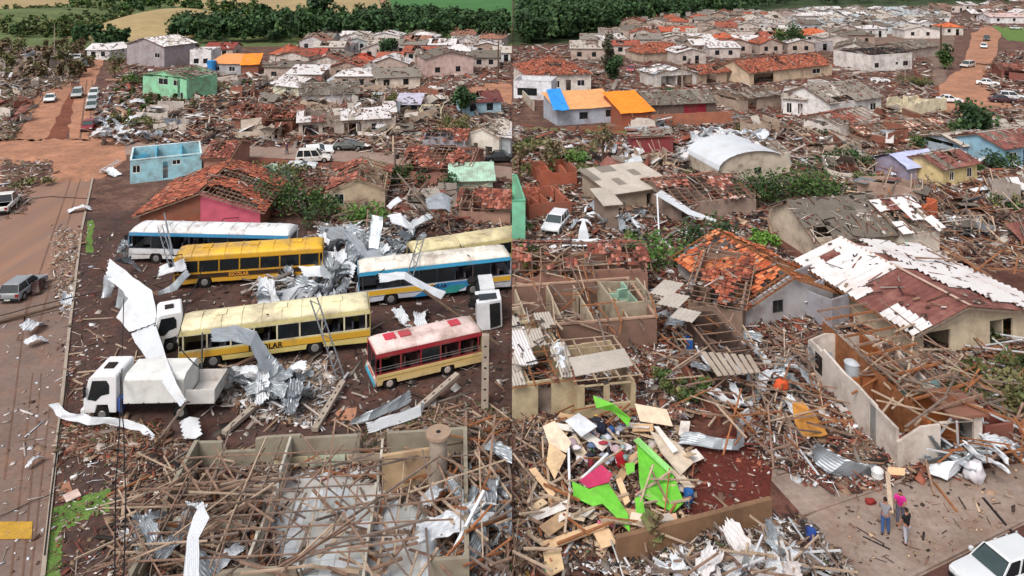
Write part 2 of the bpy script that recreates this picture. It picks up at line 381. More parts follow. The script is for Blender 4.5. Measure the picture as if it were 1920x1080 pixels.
# ------------------------------------------------------------------ houses
def openings_wall(mb, o, d, nrm, L, th, h, ops, broken=0., mi=0, rr=random):
    """wall run from o along unit d, thickness along nrm, with openings (u0,u1,z0,z1)"""
    def bx(u0, u1, z0, z1):
        if u1 - u0 < .01 or z1 - z0 < .01: return
        a = o + d * u0; b = o + d * u1
        mb.hexa([(a.x, a.y, z0), (b.x, b.y, z0), (b.x + nrm.x * th, b.y + nrm.y * th, z0), (a.x + nrm.x * th, a.y + nrm.y * th, z0)],
                [(a.x, a.y, z1), (b.x, b.y, z1), (b.x + nrm.x * th, b.y + nrm.y * th, z1), (a.x + nrm.x * th, a.y + nrm.y * th, z1)], mi)
    def col(u0, u1, z0):
        if broken <= 0: bx(u0, u1, z0, h); return
        n = max(1, int((u1 - u0) / .7)); hh = rr.uniform(1 - broken, 1)
        n = max(1, int((u1 - u0) / 1.1)); cuts = [0.] + sorted(rr.random() for _ in range(n - 1)) + [1.]
        for k in range(n):
            if rr.random() < .18: hh = rr.uniform(1 - broken, 1)
            h2 = min(1, max(1 - broken, hh + rr.uniform(-.35, .35) * broken * 1.6))
            a, b = o + d * (u0 + (u1 - u0) * cuts[k]), o + d * (u0 + (u1 - u0) * cuts[k + 1])
            if (b - a).length < .02: continue
            za, zb = max(z0 + .05, h * hh), max(z0 + .05, h * h2); hh = h2; q = nrm * th
            mb.hexa([(a.x, a.y, z0), (b.x, b.y, z0), (b.x + q.x, b.y + q.y, z0), (a.x + q.x, a.y + q.y, z0)], [(a.x, a.y, za), (b.x, b.y, zb), (b.x + q.x, b.y + q.y, zb), (a.x + q.x, a.y + q.y, za)], mi)
    u = 0.
    for (u0, u1, z0, z1) in sorted(ops):
        col(u, u0, 0.)
        bx(u0, u1, 0, z0)
        if z1 < h: col(u0, u1, z1)
        u = u1
    col(u, L, 0.)
def window(parent, c, d, nrm, w_, h_, z0, kind='w', frame='#e8e4e0', th=.15):
    """c: bottom-left corner on the outer wall face, d along, nrm inward"""
    fm = W(frame, dirt=.2); p = MB(); t = .06
    def bx(m, u0, u1, a0, a1, n0, n1):
        A = c + d * u0; B = c + d * u1
        m.hexa([tuple((A + nrm * n0) + Vector((0, 0, a0))), tuple((B + nrm * n0) + Vector((0, 0, a0))), tuple((B + nrm * n1) + Vector((0, 0, a0))), tuple((A + nrm * n1) + Vector((0, 0, a0)))],
               [tuple((A + nrm * n0) + Vector((0, 0, a1))), tuple((B + nrm * n0) + Vector((0, 0, a1))), tuple((B + nrm * n1) + Vector((0, 0, a1))), tuple((A + nrm * n1) + Vector((0, 0, a1)))])
    if kind == 'w':
        bx(p, 0, w_, z0, z0 + t, .02, .1); bx(p, 0, w_, z0 + h_ - t, z0 + h_, .02, .1); bx(p, 0, t, z0 + t, z0 + h_ - t, .02, .1); bx(p, w_ - t, w_, z0 + t, z0 + h_ - t, .02, .1)
        bx(p, w_ / 2 - .025, w_ / 2 + .025, z0 + t, z0 + h_ - t, .03, .09)
        f = p.build('window', fm, parent)
        g = MB(); bx(g, t, w_ / 2 - .026, z0 + t, z0 + h_ - t, .055, .065); g.build('pane', M['glass'], f)
        g = MB(); bx(g, w_ / 2 + .026, w_ - t, z0 + t, z0 + h_ - t, .055, .065); g.build('pane', M['glass'], f)
    elif kind == 'd':
        bx(p, .03, w_ - .03, .02, h_ - .03, .05, .1); dd = p.build('door', W(frame), parent)
        g = MB(); bx(g, w_ * .8, w_ * .8 + .05, h_ * .45, h_ * .45 + .12, .02, .049); g.build('handle', M['rim'], dd)
    elif kind == 'g':
        for k in range(4):
            g = MB(); bx(g, .03, w_ - .03, .03 + k * h_ / 4, (k + 1) * h_ / 4 - .01, .05, .09); g.build('garage_door_panel', W(frame), parent)
def slopes_of(L, D, h, kind, axis, rise, ov):
    out = []
    def sl(O, U, V, Lu, t0=0., t1=0., run=None):
        V = Vector(V); Lv = V.length; V = V.normalized(); U = Vector(U)
        N = U.cross(V); N = N if N.z > 0 else -N; out.append((Vector(O), U, V, N, Lu, Lv, t0, t1))
    if kind == 'mono': k = rise / D; sl((-ov, -ov, h - ov * k), (1, 0, 0), (0, D + 2 * ov, k * (D + 2 * ov)), L + 2 * ov)
    elif kind == 'monob': k = rise / D; sl((-ov, D + ov, h - ov * k), (1, 0, 0), (0, -D - 2 * ov, k * (D + 2 * ov)), L + 2 * ov)
    elif kind == 'monox': k = rise / L; sl((-ov, -ov, h - ov * k), (0, 1, 0), (L + 2 * ov, 0, k * (L + 2 * ov)), D + 2 * ov)
    elif kind in ('gable', 'hip'):
        if axis == 'x':
            k = rise / (D / 2); r = D / 2 + ov; t = (r / math.hypot(r, k * r)) if kind == 'hip' else 0
            sl((-ov, -ov, h - ov * k), (1, 0, 0), (0, r, k * r), L + 2 * ov, t, t)
            sl((-ov, D + ov, h - ov * k), (1, 0, 0), (0, -r, k * r), L + 2 * ov, t, t)
            if kind == 'hip':
                sl((-ov, -ov, h - ov * k), (0, 1, 0), (r, 0, k * r), D + 2 * ov, t, t)
                sl((L + ov, -ov, h - ov * k), (0, 1, 0), (-r, 0, k * r), D + 2 * ov, t, t)
        else:
            k = rise / (L / 2); r = L / 2 + ov; t = (r / math.hypot(r, k * r)) if kind == 'hip' else 0
            sl((-ov, -ov, h - ov * k), (0, 1, 0), (r, 0, k * r), D + 2 * ov, t, t)
            sl((L + ov, -ov, h - ov * k), (0, 1, 0), (-r, 0, k * r), D + 2 * ov, t, t)
            if kind == 'hip':
                sl((-ov, -ov, h - ov * k), (1, 0, 0), (0, r, k * r), L + 2 * ov, t, t)
                sl((-ov, D + ov, h - ov * k), (1, 0, 0), (0, -r, k * r), L + 2 * ov, t, t)
    return out
def cover_slope(root, s, cover, frac, seed, rs=1.2, bs=.9, frame_mat='wood', frame=True, mats=None, tw=.3, pal=TILE_OR):
    O, U, V, N, Lu, Lv, t0, t1 = s; rr = random.Random(seed)
    if frame:
        n = max(2, int(Lu / rs)); fm = M[frame_mat]
        for i in range(n + 1):
            u = min(max(Lu * i / n, .08), Lu - .08); v1 = Lv
            if t0 > 0: v1 = min(v1, u / t0)
            if t1 > 0: v1 = min(v1, (Lu - u) / t1)
            if v1 < .5: continue
            if cover == 'none' and rr.random() < .12: continue
            v1 *= rr.uniform(.75, 1) if rr.random() < .1 else 1
            beam('rafter', O + U * u + V * .02, O + U * u + V * v1 - N * 0, .07, .12, fm, root)
        n = max(2, int(Lv / bs))
        for j in range(n + 1):
            v = Lv * j / n * .995; a, b = v * t0, Lu - v * t1
            if b - a < .4: continue
            if frac < .95 and rr.random() < .15:
                m_ = a + (b - a) * rr.uniform(.3, .8); (a, b) = (a, m_) if rr.random() < .5 else (m_, b)
            beam('batten', O + U * a + V * v + N * .085, O + U * b + V * v + N * .085, .05, .04, fm, root)
    def pres(u, v, th):
        x = noise.noise(Vector((u * .35 + seed * 3.7, v * .35, seed * 1.3))) + .35 * noise.noise(Vector((u * 1.3, v * 1.3, seed))) + rr.uniform(-.12, .12)
        return (x + .5) < th * 1.06
    if cover in ('sheet', 'tile') and frac < .995 and Lu * Lv > 6:
        n = int(Lu * Lv * (1.9 if cover == 'sheet' and frac > 0 else .7)); P = RNG.random((n, 2)) * [Lu, Lv]; P = P[(P[:, 0] > P[:, 1] * t0) & (P[:, 0] < Lu - P[:, 1] * t1)]; n = len(P)
        U_, V_, N_ = (np.array(a) for a in (U, V, N)); c = np.array(O) + P[:, :1] * U_ + P[:, 1:] * V_ + N_ * (.24 + RNG.random((n, 1)) * .08)
        pk = RNG.random(n) < .4; Dm = np.stack([np.where(pk, RNG.uniform(.5, 1.8, n), RNG.uniform(.1, .5, n)), np.where(pk, .08, RNG.uniform(.08, .35, n)), RNG.uniform(.02, .06, n)], 1)
        Bs = np.stack([U_, V_, N_], 1); Rr = np.einsum('ij,njk->nik', Bs, rotmats(RNG.uniform(0, 6.28, n), RNG.normal(0, .12, n), RNG.normal(0, .12, n)))
        V8 = np.einsum('nij,nkj->nki', Rr, CUBE[None] * Dm[:, None, :]) + c[:, None, :]
        pal_ = np.array([lin(x) for k in ('wood', 'grey', 'pale', 'tile', 'dark') for x in PAL[k]]); col = pal_[RNG.integers(0, len(pal_), n)] * .9
        if n: npmesh('roof_litter', V8.reshape(-1, 3), (CF[None] + (np.arange(n) * 8)[:, None, None]).reshape(-1, 4), M['mixed'], np.repeat(col, 8, 0), parent=root)
    if cover == 'sheet':
        nu = max(1, round(Lu / 1.05)); nv = max(1, round(Lv / 1.7)); du, dv = Lu / nu, Lv / nv
        mats = mats or ['fibre', 'fibre', 'fibre3']; mats = [x if x in M or not isinstance(x, str) else x for x in mats]
        R0 = Matrix((U, V, N)).transposed()
        if R0.determinant() < 0: R0 = Matrix((-U, V, N)).transposed()
        for i in range(nu):
            for j in range(nv):
                u, v = (i + .5) * du, (j + .5) * dv
                if u < v * t0 - .2 or u > Lu - v * t1 + .2: continue
                if frac < 1 and not pres(u, v, frac): continue
                o = link(bpy.data.objects.new('roof_sheet', corr_mesh(mm(mats[0] if rr.random() < .72 else rr.choice(mats)))), root)
                ti = rr.uniform(-.03, .03) if rr.random() < .85 or frac > .97 else rr.uniform(-.35, .35)
                o.matrix_basis = Matrix.Translation(O + U * u + V * v + N * (.15 + .02 * (nv - j) + abs(ti) * .3)) @ R0.to_4x4() @ Matrix.Rotation(ti, 4, 'Z') @ Matrix.Rotation(ti * .5 + .012, 4, 'X') @ Matrix.Diagonal((du * 1.02, dv * 1.05, 1, 1))
    elif cover == 'tile':
        du, dv = tw, .42; nu, nv = int(Lu / du), int(Lv / dv); pts = []
        for i in range(nu):
            for j in range(nv):
                u, v = (i + .5) * du, (j + .5) * dv
                if u < v * t0 or u > Lu - v * t1: continue
                if frac < 1 and not pres(u, v, frac): continue
                pts.append((u, v))
        if not pts: return
        P = np.array(pts); n = len(P); P += RNG.normal(0, .02, P.shape)
        U_, V_, N_ = (np.array(a) for a in (U, V, N)); O_ = np.array(O)
        ang = RNG.normal(0, .05 if frac > .9 else .16, n); ca, sa = np.cos(ang)[:, None], np.sin(ang)[:, None]
        A = U_ * ca + V_ * sa; B = V_ * ca - U_ * sa; lift = (.12 + RNG.random(n) * (.03 if frac > .9 else .1))[:, None]
        c = O_ + P[:, :1] * U_ + P[:, 1:] * V_ + N_ * lift
        hw, hl = du * .52, dv * .56
        vs = []
        for sv, dz in ((-1, .035), (1, 0)):
            for su, up in ((-1, 0), (-.45, .06), (.45, .06), (1, 0)):
                vs.append(c + A * su * hw + B * sv * hl + N_ * (up + dz))
        V8 = np.stack(vs, 1); base = (np.arange(n) * 8)[:, None, None]
        q = np.array([[0, 1, 5, 4], [1, 2, 6, 5], [2, 3, 7, 6]])
        Fq = (q[None] + base).reshape(-1, 4); pc = np.array([lin(x) for x in pal])
        col = pc[RNG.integers(0, len(pc), n)] * RNG.uniform(.8, 1.15, (n, 1))
        npmesh('roof_tiles', V8.reshape(-1, 3), Fq, M['tilea'], np.repeat(col, 8, 0), parent=root, label=None)
def tarp(root, s, mat, name='tarp'):
    O, U, V, N, Lu, Lv, t0, t1 = s
    def fn(u, v):
        p = O + U * (u * Lu) + V * (v * Lv) + N * (.2 + .05 * math.sin(u * 9 + v * 4) + .04 * math.sin(v * 11 + 2 * u) - (.12 if v < .02 else 0))
        return p
    me = grid_sheet(fn, 14, 10, mat, .02, name); link(bpy.data.objects.new(name, me), root)
TAKEN2 = []; SEED = [11]; SIDE = {}
def mm(x): return M[x] if isinstance(x, str) else x
def house(label, A, B, D, h, wall, roof='gable', axis='x', rise=1.3, cover='sheet', frac=.8, mats=None, wins=(), cat='house', ov=.35,
          broken=0., group=None, inner=1, floor='floor_c', pal=TILE_OR, frame=True, rs=1.2, bs=.9, fmat='wood', name='house', inwall=None, z=0., trim=None, th=.15, gfill=True, inbroken=None):
    A3, B3 = G(*A), G(*B); d = B3 - A3; L = d.length; rz = math.atan2(d.y, d.x); TAKEN2.append(((A3.x + B3.x) / 2 - math.sin(rz) * D / 2, (A3.y + B3.y) / 2 + math.cos(rz) * D / 2, L))
    SEED[0] += 1; sd_ = SEED[0]; rr = random.Random(sd_)
    root = empty(name, (A3.x, A3.y, z), rz, label, cat, group); wm = W(wall) if isinstance(wall, str) else wall
    wins = list(wins)
    if wins == ['auto']:
        wins = []
        k = max(1, int(L / 3.4))
        for i in range(k):
            u = (i + .5) / k; wins.append(('f', u - .55 / L, u + .55 / L, 1.0, 2.0, 'w') if rr.random() < .75 else ('f', u - .45 / L, u + .45 / L, 0, 2.1, 'd'))
        for sd2 in 'lr': wins.append((sd2, .4, .4 + 1.1 / D, 1.0, 2.0, 'w'))
    sides = {'f': (Vector((0, 0, 0)), Vector((1, 0, 0)), Vector((0, 1, 0)), L), 'b': (Vector((0, D, 0)), Vector((1, 0, 0)), Vector((0, -1, 0)), L),
             'l': (Vector((0, th, 0)), Vector((0, 1, 0)), Vector((1, 0, 0)), D - 2 * th), 'r': (Vector((L, th, 0)), Vector((0, 1, 0)), Vector((-1, 0, 0)), D - 2 * th)}
    mb = MB()
    for k, (o, dd, nn, LL) in sides.items():
        ops = []
        for wv in wins:
            if wv[0] == k:
                u0, u1, z0, z1 = wv[1] * LL, wv[2] * LL, wv[3], wv[4]; ops.append((u0, u1, z0, z1))
                if len(wv) > 5 and wv[5] != 'o': window(root, o + dd * u0, dd, nn, u1 - u0, z1 - z0, z0, wv[5], wv[6] if len(wv) > 6 else '#e8e4e0')
        openings_wall(mb, o, dd, nn, LL, th, h, ops, broken if not isinstance(broken, dict) else broken.get(k, .2), 0, rr)
    # gables
    if roof == 'gable' and gfill:
        if axis == 'y':
            for y in (0, D - th): mb.prism([(0, y, h + .001), (L, y, h + .001), (L / 2, y, h + rise)], (0, th, 0))
        else:
            for x in (0, L - th): mb.prism([(x, 0, h + .001), (x, D, h + .001), (x, D / 2, h + rise)], (th, 0, 0))
    elif roof == 'mono' and gfill:
        for x in (0, L - th): mb.prism([(x, 0, h + .001), (x, D, h + .001), (x, D, h + rise)], (th, 0, 0))
        mb.box(th, L - th, D - th, D, h + .001, h + rise)
    elif roof == 'monox' and gfill:
        for y in (0, D - th): mb.prism([(0, y, h + .001), (L, y, h + .001), (L, y, h + rise)], (0, th, 0))
        mb.box(L - th, L, th, D - th, h + .001, h + rise)
    mb.build('wall', wm, root)
    fl = MB(); fl.box(.05, L - .05, .05, D - .05, -.02, .06); fl.build('floor', M[floor], root)
    if inner:
        im = W(inwall) if inwall else wm; bk = inbroken if inbroken is not None else (broken if not isinstance(broken, dict) else .4)
        for i in range(inner):
            x = L * (i + 1) / (inner + 1) + rr.uniform(-.4, .4); m2 = MB()
            openings_wall(m2, Vector((x, th, 0)), Vector((0, 1, 0)), Vector((1, 0, 0)), D - 2 * th, .12, h - .02, [(D * .6, D * .6 + .8, 0, 2.0)], max(bk, .05), 0, rr); m2.build('partition_wall', im, root)
        m2 = MB(); y = D * rr.uniform(.45, .6)
        openings_wall(m2, Vector((th, y, 0)), Vector((1, 0, 0)), Vector((0, 1, 0)), L / (inner + 1) - .6, .12, h - .02, [(.8, 1.6, 0, 2.0)], max(bk, .05), 0, rr)
        m2.build('partition_wall', im, root)
    if roof in ('gable', 'hip', 'mono', 'monob', 'monox'):
        for i, s in enumerate(slopes_of(L, D, h, roof, axis, rise, ov)):
            if cover == 'tarp': tarp(root, s, mats[i % len(mats)]); continue
            fr = frac[i % len(frac)] if isinstance(frac, (list, tuple)) else frac
            cv = cover[i % len(cover)] if isinstance(cover, (list, tuple)) else cover
            cover_slope(root, s, cv, fr, sd_ * 7 + i, rs, bs, fmat, frame, mats, .3, pal)
        if roof == 'gable' and cover in ('sheet', 'tile') and not isinstance(frac, (list, tuple)) and frac > .75:
            if axis == 'x': beam('ridge_cap', (-ov, D / 2, h + rise + .2), (L + ov, D / 2, h + rise + .2), .3, .06, M['fibre3'] if cover == 'sheet' else M['redsheet'], root)
            else: beam('ridge_cap', (L / 2, -ov, h + rise + .2), (L / 2, D + ov, h + rise + .2), .3, .06, M['fibre3'] if cover == 'sheet' else M['redsheet'], root)
    elif roof == 'flat':
        m3 = MB(); m3.box(-ov, L + ov, -ov, D + ov, h + .002, h + .2); m3.build('roof', mats if mats else M['fibre3'], root)
    if trim:
        m4 = MB(); m4.box(-.04, L + .04, -.04, .16, h + .003, h + .12); m4.box(-.04, L + .04, D - .16, D + .04, h + .003, h + .12)
        m4.box(-.04, .16, .161, D - .161, h + .003, h + .12); m4.box(L - .16, L + .04, .161, D - .161, h + .003, h + .12); m4.build('wall_cap', W(trim), root)
    return root, L
def garden_wall(label, A, B, h, th, mat, name='boundary_wall', broken=0., cat='wall', group=None, z=0.):
    A3, B3 = G(*A), G(*B); d = B3 - A3; L = d.length
    mb = MB(); openings_wall(mb, Vector((0, 0, 0)), Vector((1, 0, 0)), Vector((0, 1, 0)), L, th, h, [], broken, 0, random)
    o = mb.build(name, mat); o.location = (A3.x, A3.y, z); o.rotation_euler = (0, 0, math.atan2(d.y, d.x)); return tag(o, label, cat, group)

def wreck(label, px, py, group, sc=1., walls=('#c4b4a4', '#a98f80', '#b5a08c', '#8f5a48', '#cfc4ba', '#9c9088')):
    # remains of one small house: broken wall pieces, leaning rafters, slipped sheets
    rr = random.Random(int(px * 13 + py)); root = empty('wrecked_house', G(px, py), rr.uniform(-.6, .6), label, 'wrecked house', group); wm = W(rr.choice(walls), dirt=.45)
    L, D = rr.uniform(4, 8) * sc, rr.uniform(3, 5) * sc
    for (o, d, n_, l) in ((Vector((-L / 2, 0, 0)), Vector((1, 0, 0)), Vector((0, 1, 0)), L), (Vector((-L / 2, D, 0)), Vector((1, 0, 0)), Vector((0, -1, 0)), L), (Vector((-L / 2, .2, 0)), Vector((0, 1, 0)), Vector((1, 0, 0)), D - .4), (Vector((L / 2, .2, 0)), Vector((0, 1, 0)), Vector((-1, 0, 0)), D - .4)):
        if rr.random() < .25: continue
        m = MB(); openings_wall(m, o, d, n_, l * rr.uniform(.5, 1), .15, rr.uniform(1.6, 2.6), [], rr.uniform(.3, .8), 0, rr); m.build('broken_wall', wm, root)
    for k in range(rr.randint(5, 9)):
        x = -L / 2 + L * rr.random(); t = rr.uniform(-.8, .8)
        beam('rafter', (x, -.3, rr.uniform(.3, 2.4)), (x + t, D + .3, rr.uniform(.6, 2.6)), .1, .1, M[rr.choice(['wood', 'wood4', 'wood2'])], root)
    for k in range(rr.randint(2, 6)):
        o = link(bpy.data.objects.new('slipped_sheet', corr_mesh(M[rr.choice(['fibre', 'fibre3', 'roofwhite', 'redsheet', 'fibre2', 'zinc'])])), root)
        o.location = (rr.uniform(-L / 2, L / 2), rr.uniform(0, D), rr.uniform(.6, 2.0)); o.rotation_euler = (rr.uniform(-.6, .6), rr.uniform(-.5, .5), rr.uniform(0, 3)); o.scale = (rr.uniform(1, 1.8), rr.uniform(1.4, 2.6), 1)
    return root
def wrecks(label, group, poly, n, mind=7., sc=1., holes=()):
    pts = []
    for p in sample(poly, n * 8, holes):
        w_ = G(p[0], p[1])
        if abs(w_.x) < 5 or any((w_ - q).length < mind for q in pts) or any(abs(w_.x - q[0]) < q[2] / 2 + 2 and abs(w_.y - q[1]) < 6 for q in TAKEN2 + TAKEN): continue
        pts.append(w_); wreck(label, p[0], p[1], group, sc)
        if len(pts) >= n: break

# ------------------------------------------------------------------ plants
def leaf_cloud(centres, radii, per, size, pal, flat=.8):
    """leaf-sized quads spread through ellipsoids"""
    n = len(centres) * per; C_ = np.repeat(np.array(centres, float), per, 0); R_ = np.repeat(np.array(radii, float), per, 0)
    d = RNG.normal(size=(n, 3)); d /= np.linalg.norm(d, axis=1)[:, None]; r = RNG.random(n) ** .45
    P = C_ + d * r[:, None] * R_
    s = size * RNG.uniform(.6, 1.4, n)
    R = rotmats(RNG.uniform(0, 6.28, n), RNG.normal(0, .7, n), RNG.normal(0, .7, n))
    q = np.array([[-.5, -.5, 0], [.5, -.35, .1], [.5, .5, 0], [-.4, .45, -.1]])
    V = np.einsum('nij,nkj->nki', R, q[None] * s[:, None, None]) + P[:, None, :]
    pc = np.array([lin(c) for c in pal]); 
    cc = pc[np.repeat(RNG.integers(0, len(pc), len(centres)), per)]; c2 = pc[RNG.integers(0, len(pc), n)]
    col = (cc * .6 + c2 * .4) * RNG.uniform(.7, 1.25, (n, 1))
    return V.reshape(-1, 3), np.arange(n * 4).reshape(-1, 4), np.repeat(col, 4, 0)
GREEN = ['#3f5a2a', '#4c6a30', '#33482a', '#5c7638', '#2c3f22']
DGREEN = ['#2c4226', '#35502c', '#243820', '#40603a', '#4a6636']
OLIVE = ['#5f6538', '#6f6f40', '#4d5630', '#7c744c']
def tree(label, px, py, ht, cr, pal=GREEN, group=None, name='tree', lean=(0, 0), squash=.9, n=9, per=90, leafs=.28, bare=.25, cat='tree'):
    p = G(px, py); root = empty(name, p, 0, label, cat, group); rr = random
    mb = MB(); top = Vector((lean[0], lean[1], ht * .75)); mb.cyl((0, 0, -.1), top * .6, ht * .035 + .04, ht * .02 + .03, 7)
    mb.cyl(top * .6, top, ht * .02 + .03, .03, 6)
    cs, rd = [], []
    for i in range(n):
        a = rr.uniform(0, 6.28); r = cr * rr.uniform(.15, .72); z = ht * rr.uniform(bare + .15, .92)
        k = 1 - abs(z / ht - .6) * .7; c = Vector((math.cos(a) * r * k + lean[0] * z / ht, math.sin(a) * r * k + lean[1] * z / ht, z))
        mb.cyl(top * rr.uniform(.35, .7), c, .05, .015, 5, cap=False); cs.append(c); b = cr * rr.uniform(.35, .6); rd.append((b, b, b * squash))
    mb.build('trunk', M['bark'], root)
    V, Q, c = leaf_cloud(cs, rd, per, leafs, pal); npmesh('crown', V, Q, M['leaf'], c, parent=root, kind=None)
    return root
def bush(label, px, py, w_, h_, pal=GREEN, group=None, n=8, per=110, leafs=.2, name='bush'):
    p = G(px, py); root = empty(name, p, 0, label, 'bush', group); mb = MB(); cs, rd = [], []
    for i in range(n):
        c = Vector((random.uniform(-.5, .5) * w_, random.uniform(-.35, .35) * w_, h_ * random.uniform(.25, .8)))
        mb.cyl((c.x * .2, c.y * .2, -.05), c, .05, .015, 5, cap=False); cs.append(c); b = w_ * random.uniform(.16, .3); rd.append((b, b, min(b, h_ * .4)))
    mb.build('stem', M['bark'], root)
    V, Q, c = leaf_cloud(cs, rd, per, leafs, pal); npmesh('foliage', V, Q, M['leaf'], c, parent=root, kind=None)
    return root
def woods(label, poly, n, h0, h1, pal, name='far_woodland', per=16, leafs=.9, cr=(.3, .45), z=0.):
    P = sample(poly, n); XY = px2w(P); cs, rd = [], []
    for (x, y) in XY:
        ht = random.uniform(h0, h1); r = ht * random.uniform(*cr)
        if abs(x) < r * 1.1: x = math.copysign(r * 1.1, x)
        for k in range(7):
            a = random.uniform(0, 6.28); q = r * random.uniform(0, .6); b = r * random.uniform(.4, .62)
            cs.append((x + q * math.cos(a), y + q * math.sin(a), z + ht * random.uniform(.25, .88))); rd.append((b, b, b * .9))
    V, Q, c = leaf_cloud(cs, rd, per, leafs, pal)
    ok = (np.sign(V[:, 0].reshape(-1, 4)) == np.sign(V[:, 0].reshape(-1, 4)[:, :1])).all(1)
    npmesh(name, V, Q[ok], M['leaf'], c, label=label)

# ------------------------------------------------------------------ vehicles
def wheel(parent, x, y, r, wd=.22, name='wheel', rim='rim'):
    m = MB(); m.cyl((x, y - wd / 2, r), (x, y + wd / 2, r), r, r, 18); w_ = m.build(name, M['tyre'], parent)
    s = -1 if y < 1 else 1
    m = MB(); m.cyl((x, y + s * (wd / 2 + .004), r), (x, y + s * (wd / 2 + .02), r), r * .6, r * .52, 14); m.build('rim', M[rim] if isinstance(rim, str) else rim, w_)
def car(label, A, heading, paint='#e4e4e6', style='sedan', L=4.2, Wd=1.7, ht=1.42, group=None, z=0., roll=0., open_door=False, name='parked_car', crushed=0., cat='car'):
    """A: pixel of the car's centre on the ground; heading: degrees, direction of the nose in world (0 = +X, 90 = away)"""
    root = empty(name, G(*A, z) if z else G(*A), math.radians(heading), label, cat, group); root.rotation_euler = (roll, 0, math.radians(heading))
    pm = W(paint, dirt=.12, rough=.3, spec=.6, var=.03); h2 = Wd / 2; r = .3 * (1.1 if style in ('pickup', 'suv') else 1)
    lift = .08 if style in ('pickup', 'suv') else 0
    # body outline in x,z with arches
    x0, x1 = -L / 2, L / 2; fx, rx = x1 - .75, x0 + .75; belt = .86 + lift; lo = .26 + lift; hood = .74 + lift
    def arch(cx): return [(cx + (r + .07) * math.cos(t), r + (r + .07) * math.sin(t)) for t in [math.pi * k / 8 for k in range(8, -1, -1)] if r + (r + .07) * math.sin(t) >= lo - .001]
    ol = [(x0 + .05, lo)] + arch(rx) + arch(fx) + [(x1 - .05, lo), (x1, .5 + lift), (x1 - .06, hood - .06), (x1 - .25, hood), (x1 - 1.25, belt)]
    if style == 'sedan': ol += [(x0 + .9, belt), (x0 + .12, belt - .03), (x0, belt - .12), (x0 - .02, .5)]
    elif style == 'pickup': ol += [(x0 + 1.75, belt + .02), (x0 + .02, belt + .02), (x0, .5 + lift)]
    else: ol += [(x0 + .1, belt), (x0, belt - .1), (x0, .5)]
    bm = bmesh.new(); n = len(ol)
    ys = [-h2, -h2 + .06, h2 - .06, h2]
    rows = []
    for yi, y in enumerate(ys):
        k = .965 if yi in (0, 3) else 1.; rows.append([bm.verts.new((px_ * (1 if yi in (1, 2) else .985), y, (pz - lo) * k + lo)) for px_, pz in ol])
    for a, b in zip(rows[:-1], rows[1:]):
        for i in range(n): bm.faces.new((a[i], a[(i + 1) % n], b[(i + 1) % n], b[i]))
    bm.faces.new(rows[0]); bm.faces.new(rows[-1][::-1]); bmesh.ops.recalc_face_normals(bm, faces=bm.faces)
    me = bpy.data.meshes.new('body'); bm.to_mesh(me); bm.free(); me.materials.append(pm); body = link(bpy.data.objects.new('body', me), root)
    bv = body.modifiers.new('b', 'BEVEL'); bv.width = .06; bv.segments = 3; bv.limit_method = 'ANGLE'; me.polygons.foreach_set('use_smooth', [True] * len(me.polygons)); bv.harden_normals = False
    # cabin
    if style == 'sedan': c0, c1, t0, t1 = x0 + .75, x1 - 1.2, x0 + 1.25, x1 - 1.85
    elif style == 'pickup': c0, c1, t0, t1 = x0 + 1.75, x1 - 1.2, x0 + 2.0, x1 - 1.8
    else: c0, c1, t0, t1 = x0 + .08, x1 - 1.15, x0 + .32, x1 - 1.8
    yb, yt = h2 - .07, h2 - .2; zt = ht - .03; belt -= .01
    if crushed: zt -= crushed
    rf = MB(); rf.hexa([(t0, -yt, zt - .03), (t1, -yt, zt - .03), (t1, yt, zt - .03), (t0, yt, zt - .03)], [(t0 + .1, -yt + .08, zt + .03), (t1 - .12, -yt + .08, zt + .03), (t1 - .12, yt - .08, zt + .03), (t0 + .1, yt - .08, zt + .03)])
    rf.build('roof', pm, root, bevel=.02)
    inn = MB(); inn.hexa([(c0 + .08, -yb + .05, belt - .02), (c1 - .08, -yb + .05, belt - .02), (c1 - .08, yb - .05, belt - .02), (c0 + .08, yb - .05, belt - .02)],
                         [(t0 + .08, -yt + .05, zt - .04), (t1 - .08, -yt + .05, zt - .04), (t1 - .08, yt - .05, zt - .04), (t0 + .08, yt - .05, zt - .04)])
    inn.build('cabin', M['dark'], root)
    def quadp(nm, a, b, c, d, off, mat, gap=.06):
        a, b, c, d = map(Vector, (a, b, c, d)); ctr = (a + b + c + d) / 4; nn = (b - a).cross(d - a).normalized()
        if nn.dot(ctr - Vector(((c0 + c1) / 2, 0, belt))) < 0: nn = -nn
        P = [p + (ctr - p).normalized() * gap for p in (a, b, c, d)]
        m = MB(); m.hexa([p + nn * off for p in P], [p + nn * (off + .012) for p in P]); return m.build(nm, mat, root)
    A_, B_ = (c1, -yb, belt), (c1, yb, belt); C_, D_ = (t1, yt, zt - .03), (t1, -yt, zt - .03)
    quadp('windscreen', A_, B_, C_, D_, 0, mk('tinted_windscreen', '#3a484a', .15, .1, 2, spec=.6), .07)
    for s in (-1, 1):
        for q_, xd in enumerate([x for x in (rx + .42, .05, fx - .5)]):
            if style == 'pickup' and q_ == 0: continue
            m = MB(); m.box(xd - .008, xd + .008, s * (h2 + .001), s * (h2 + .004), lo + .06, belt - .06); m.build('door_gap', M['black'], root)
            if q_: m = MB(); m.box(xd - .28, xd - .12, s * (h2 + .001), s * (h2 + .03), belt - .16, belt - .12); m.build('door_handle', M['black'], root)
    quadp('rear_window', (c0, -yb, belt), (c0, yb, belt), (t0, yt, zt - .03), (t0, -yt, zt - .03), 0, M['glass'], .07)
    mids = [0, .5, 1] if style != 'wagon' else [0, .3, .65, 1]
    if style == 'pickup': mids = [0, 1]
    pl = MB()
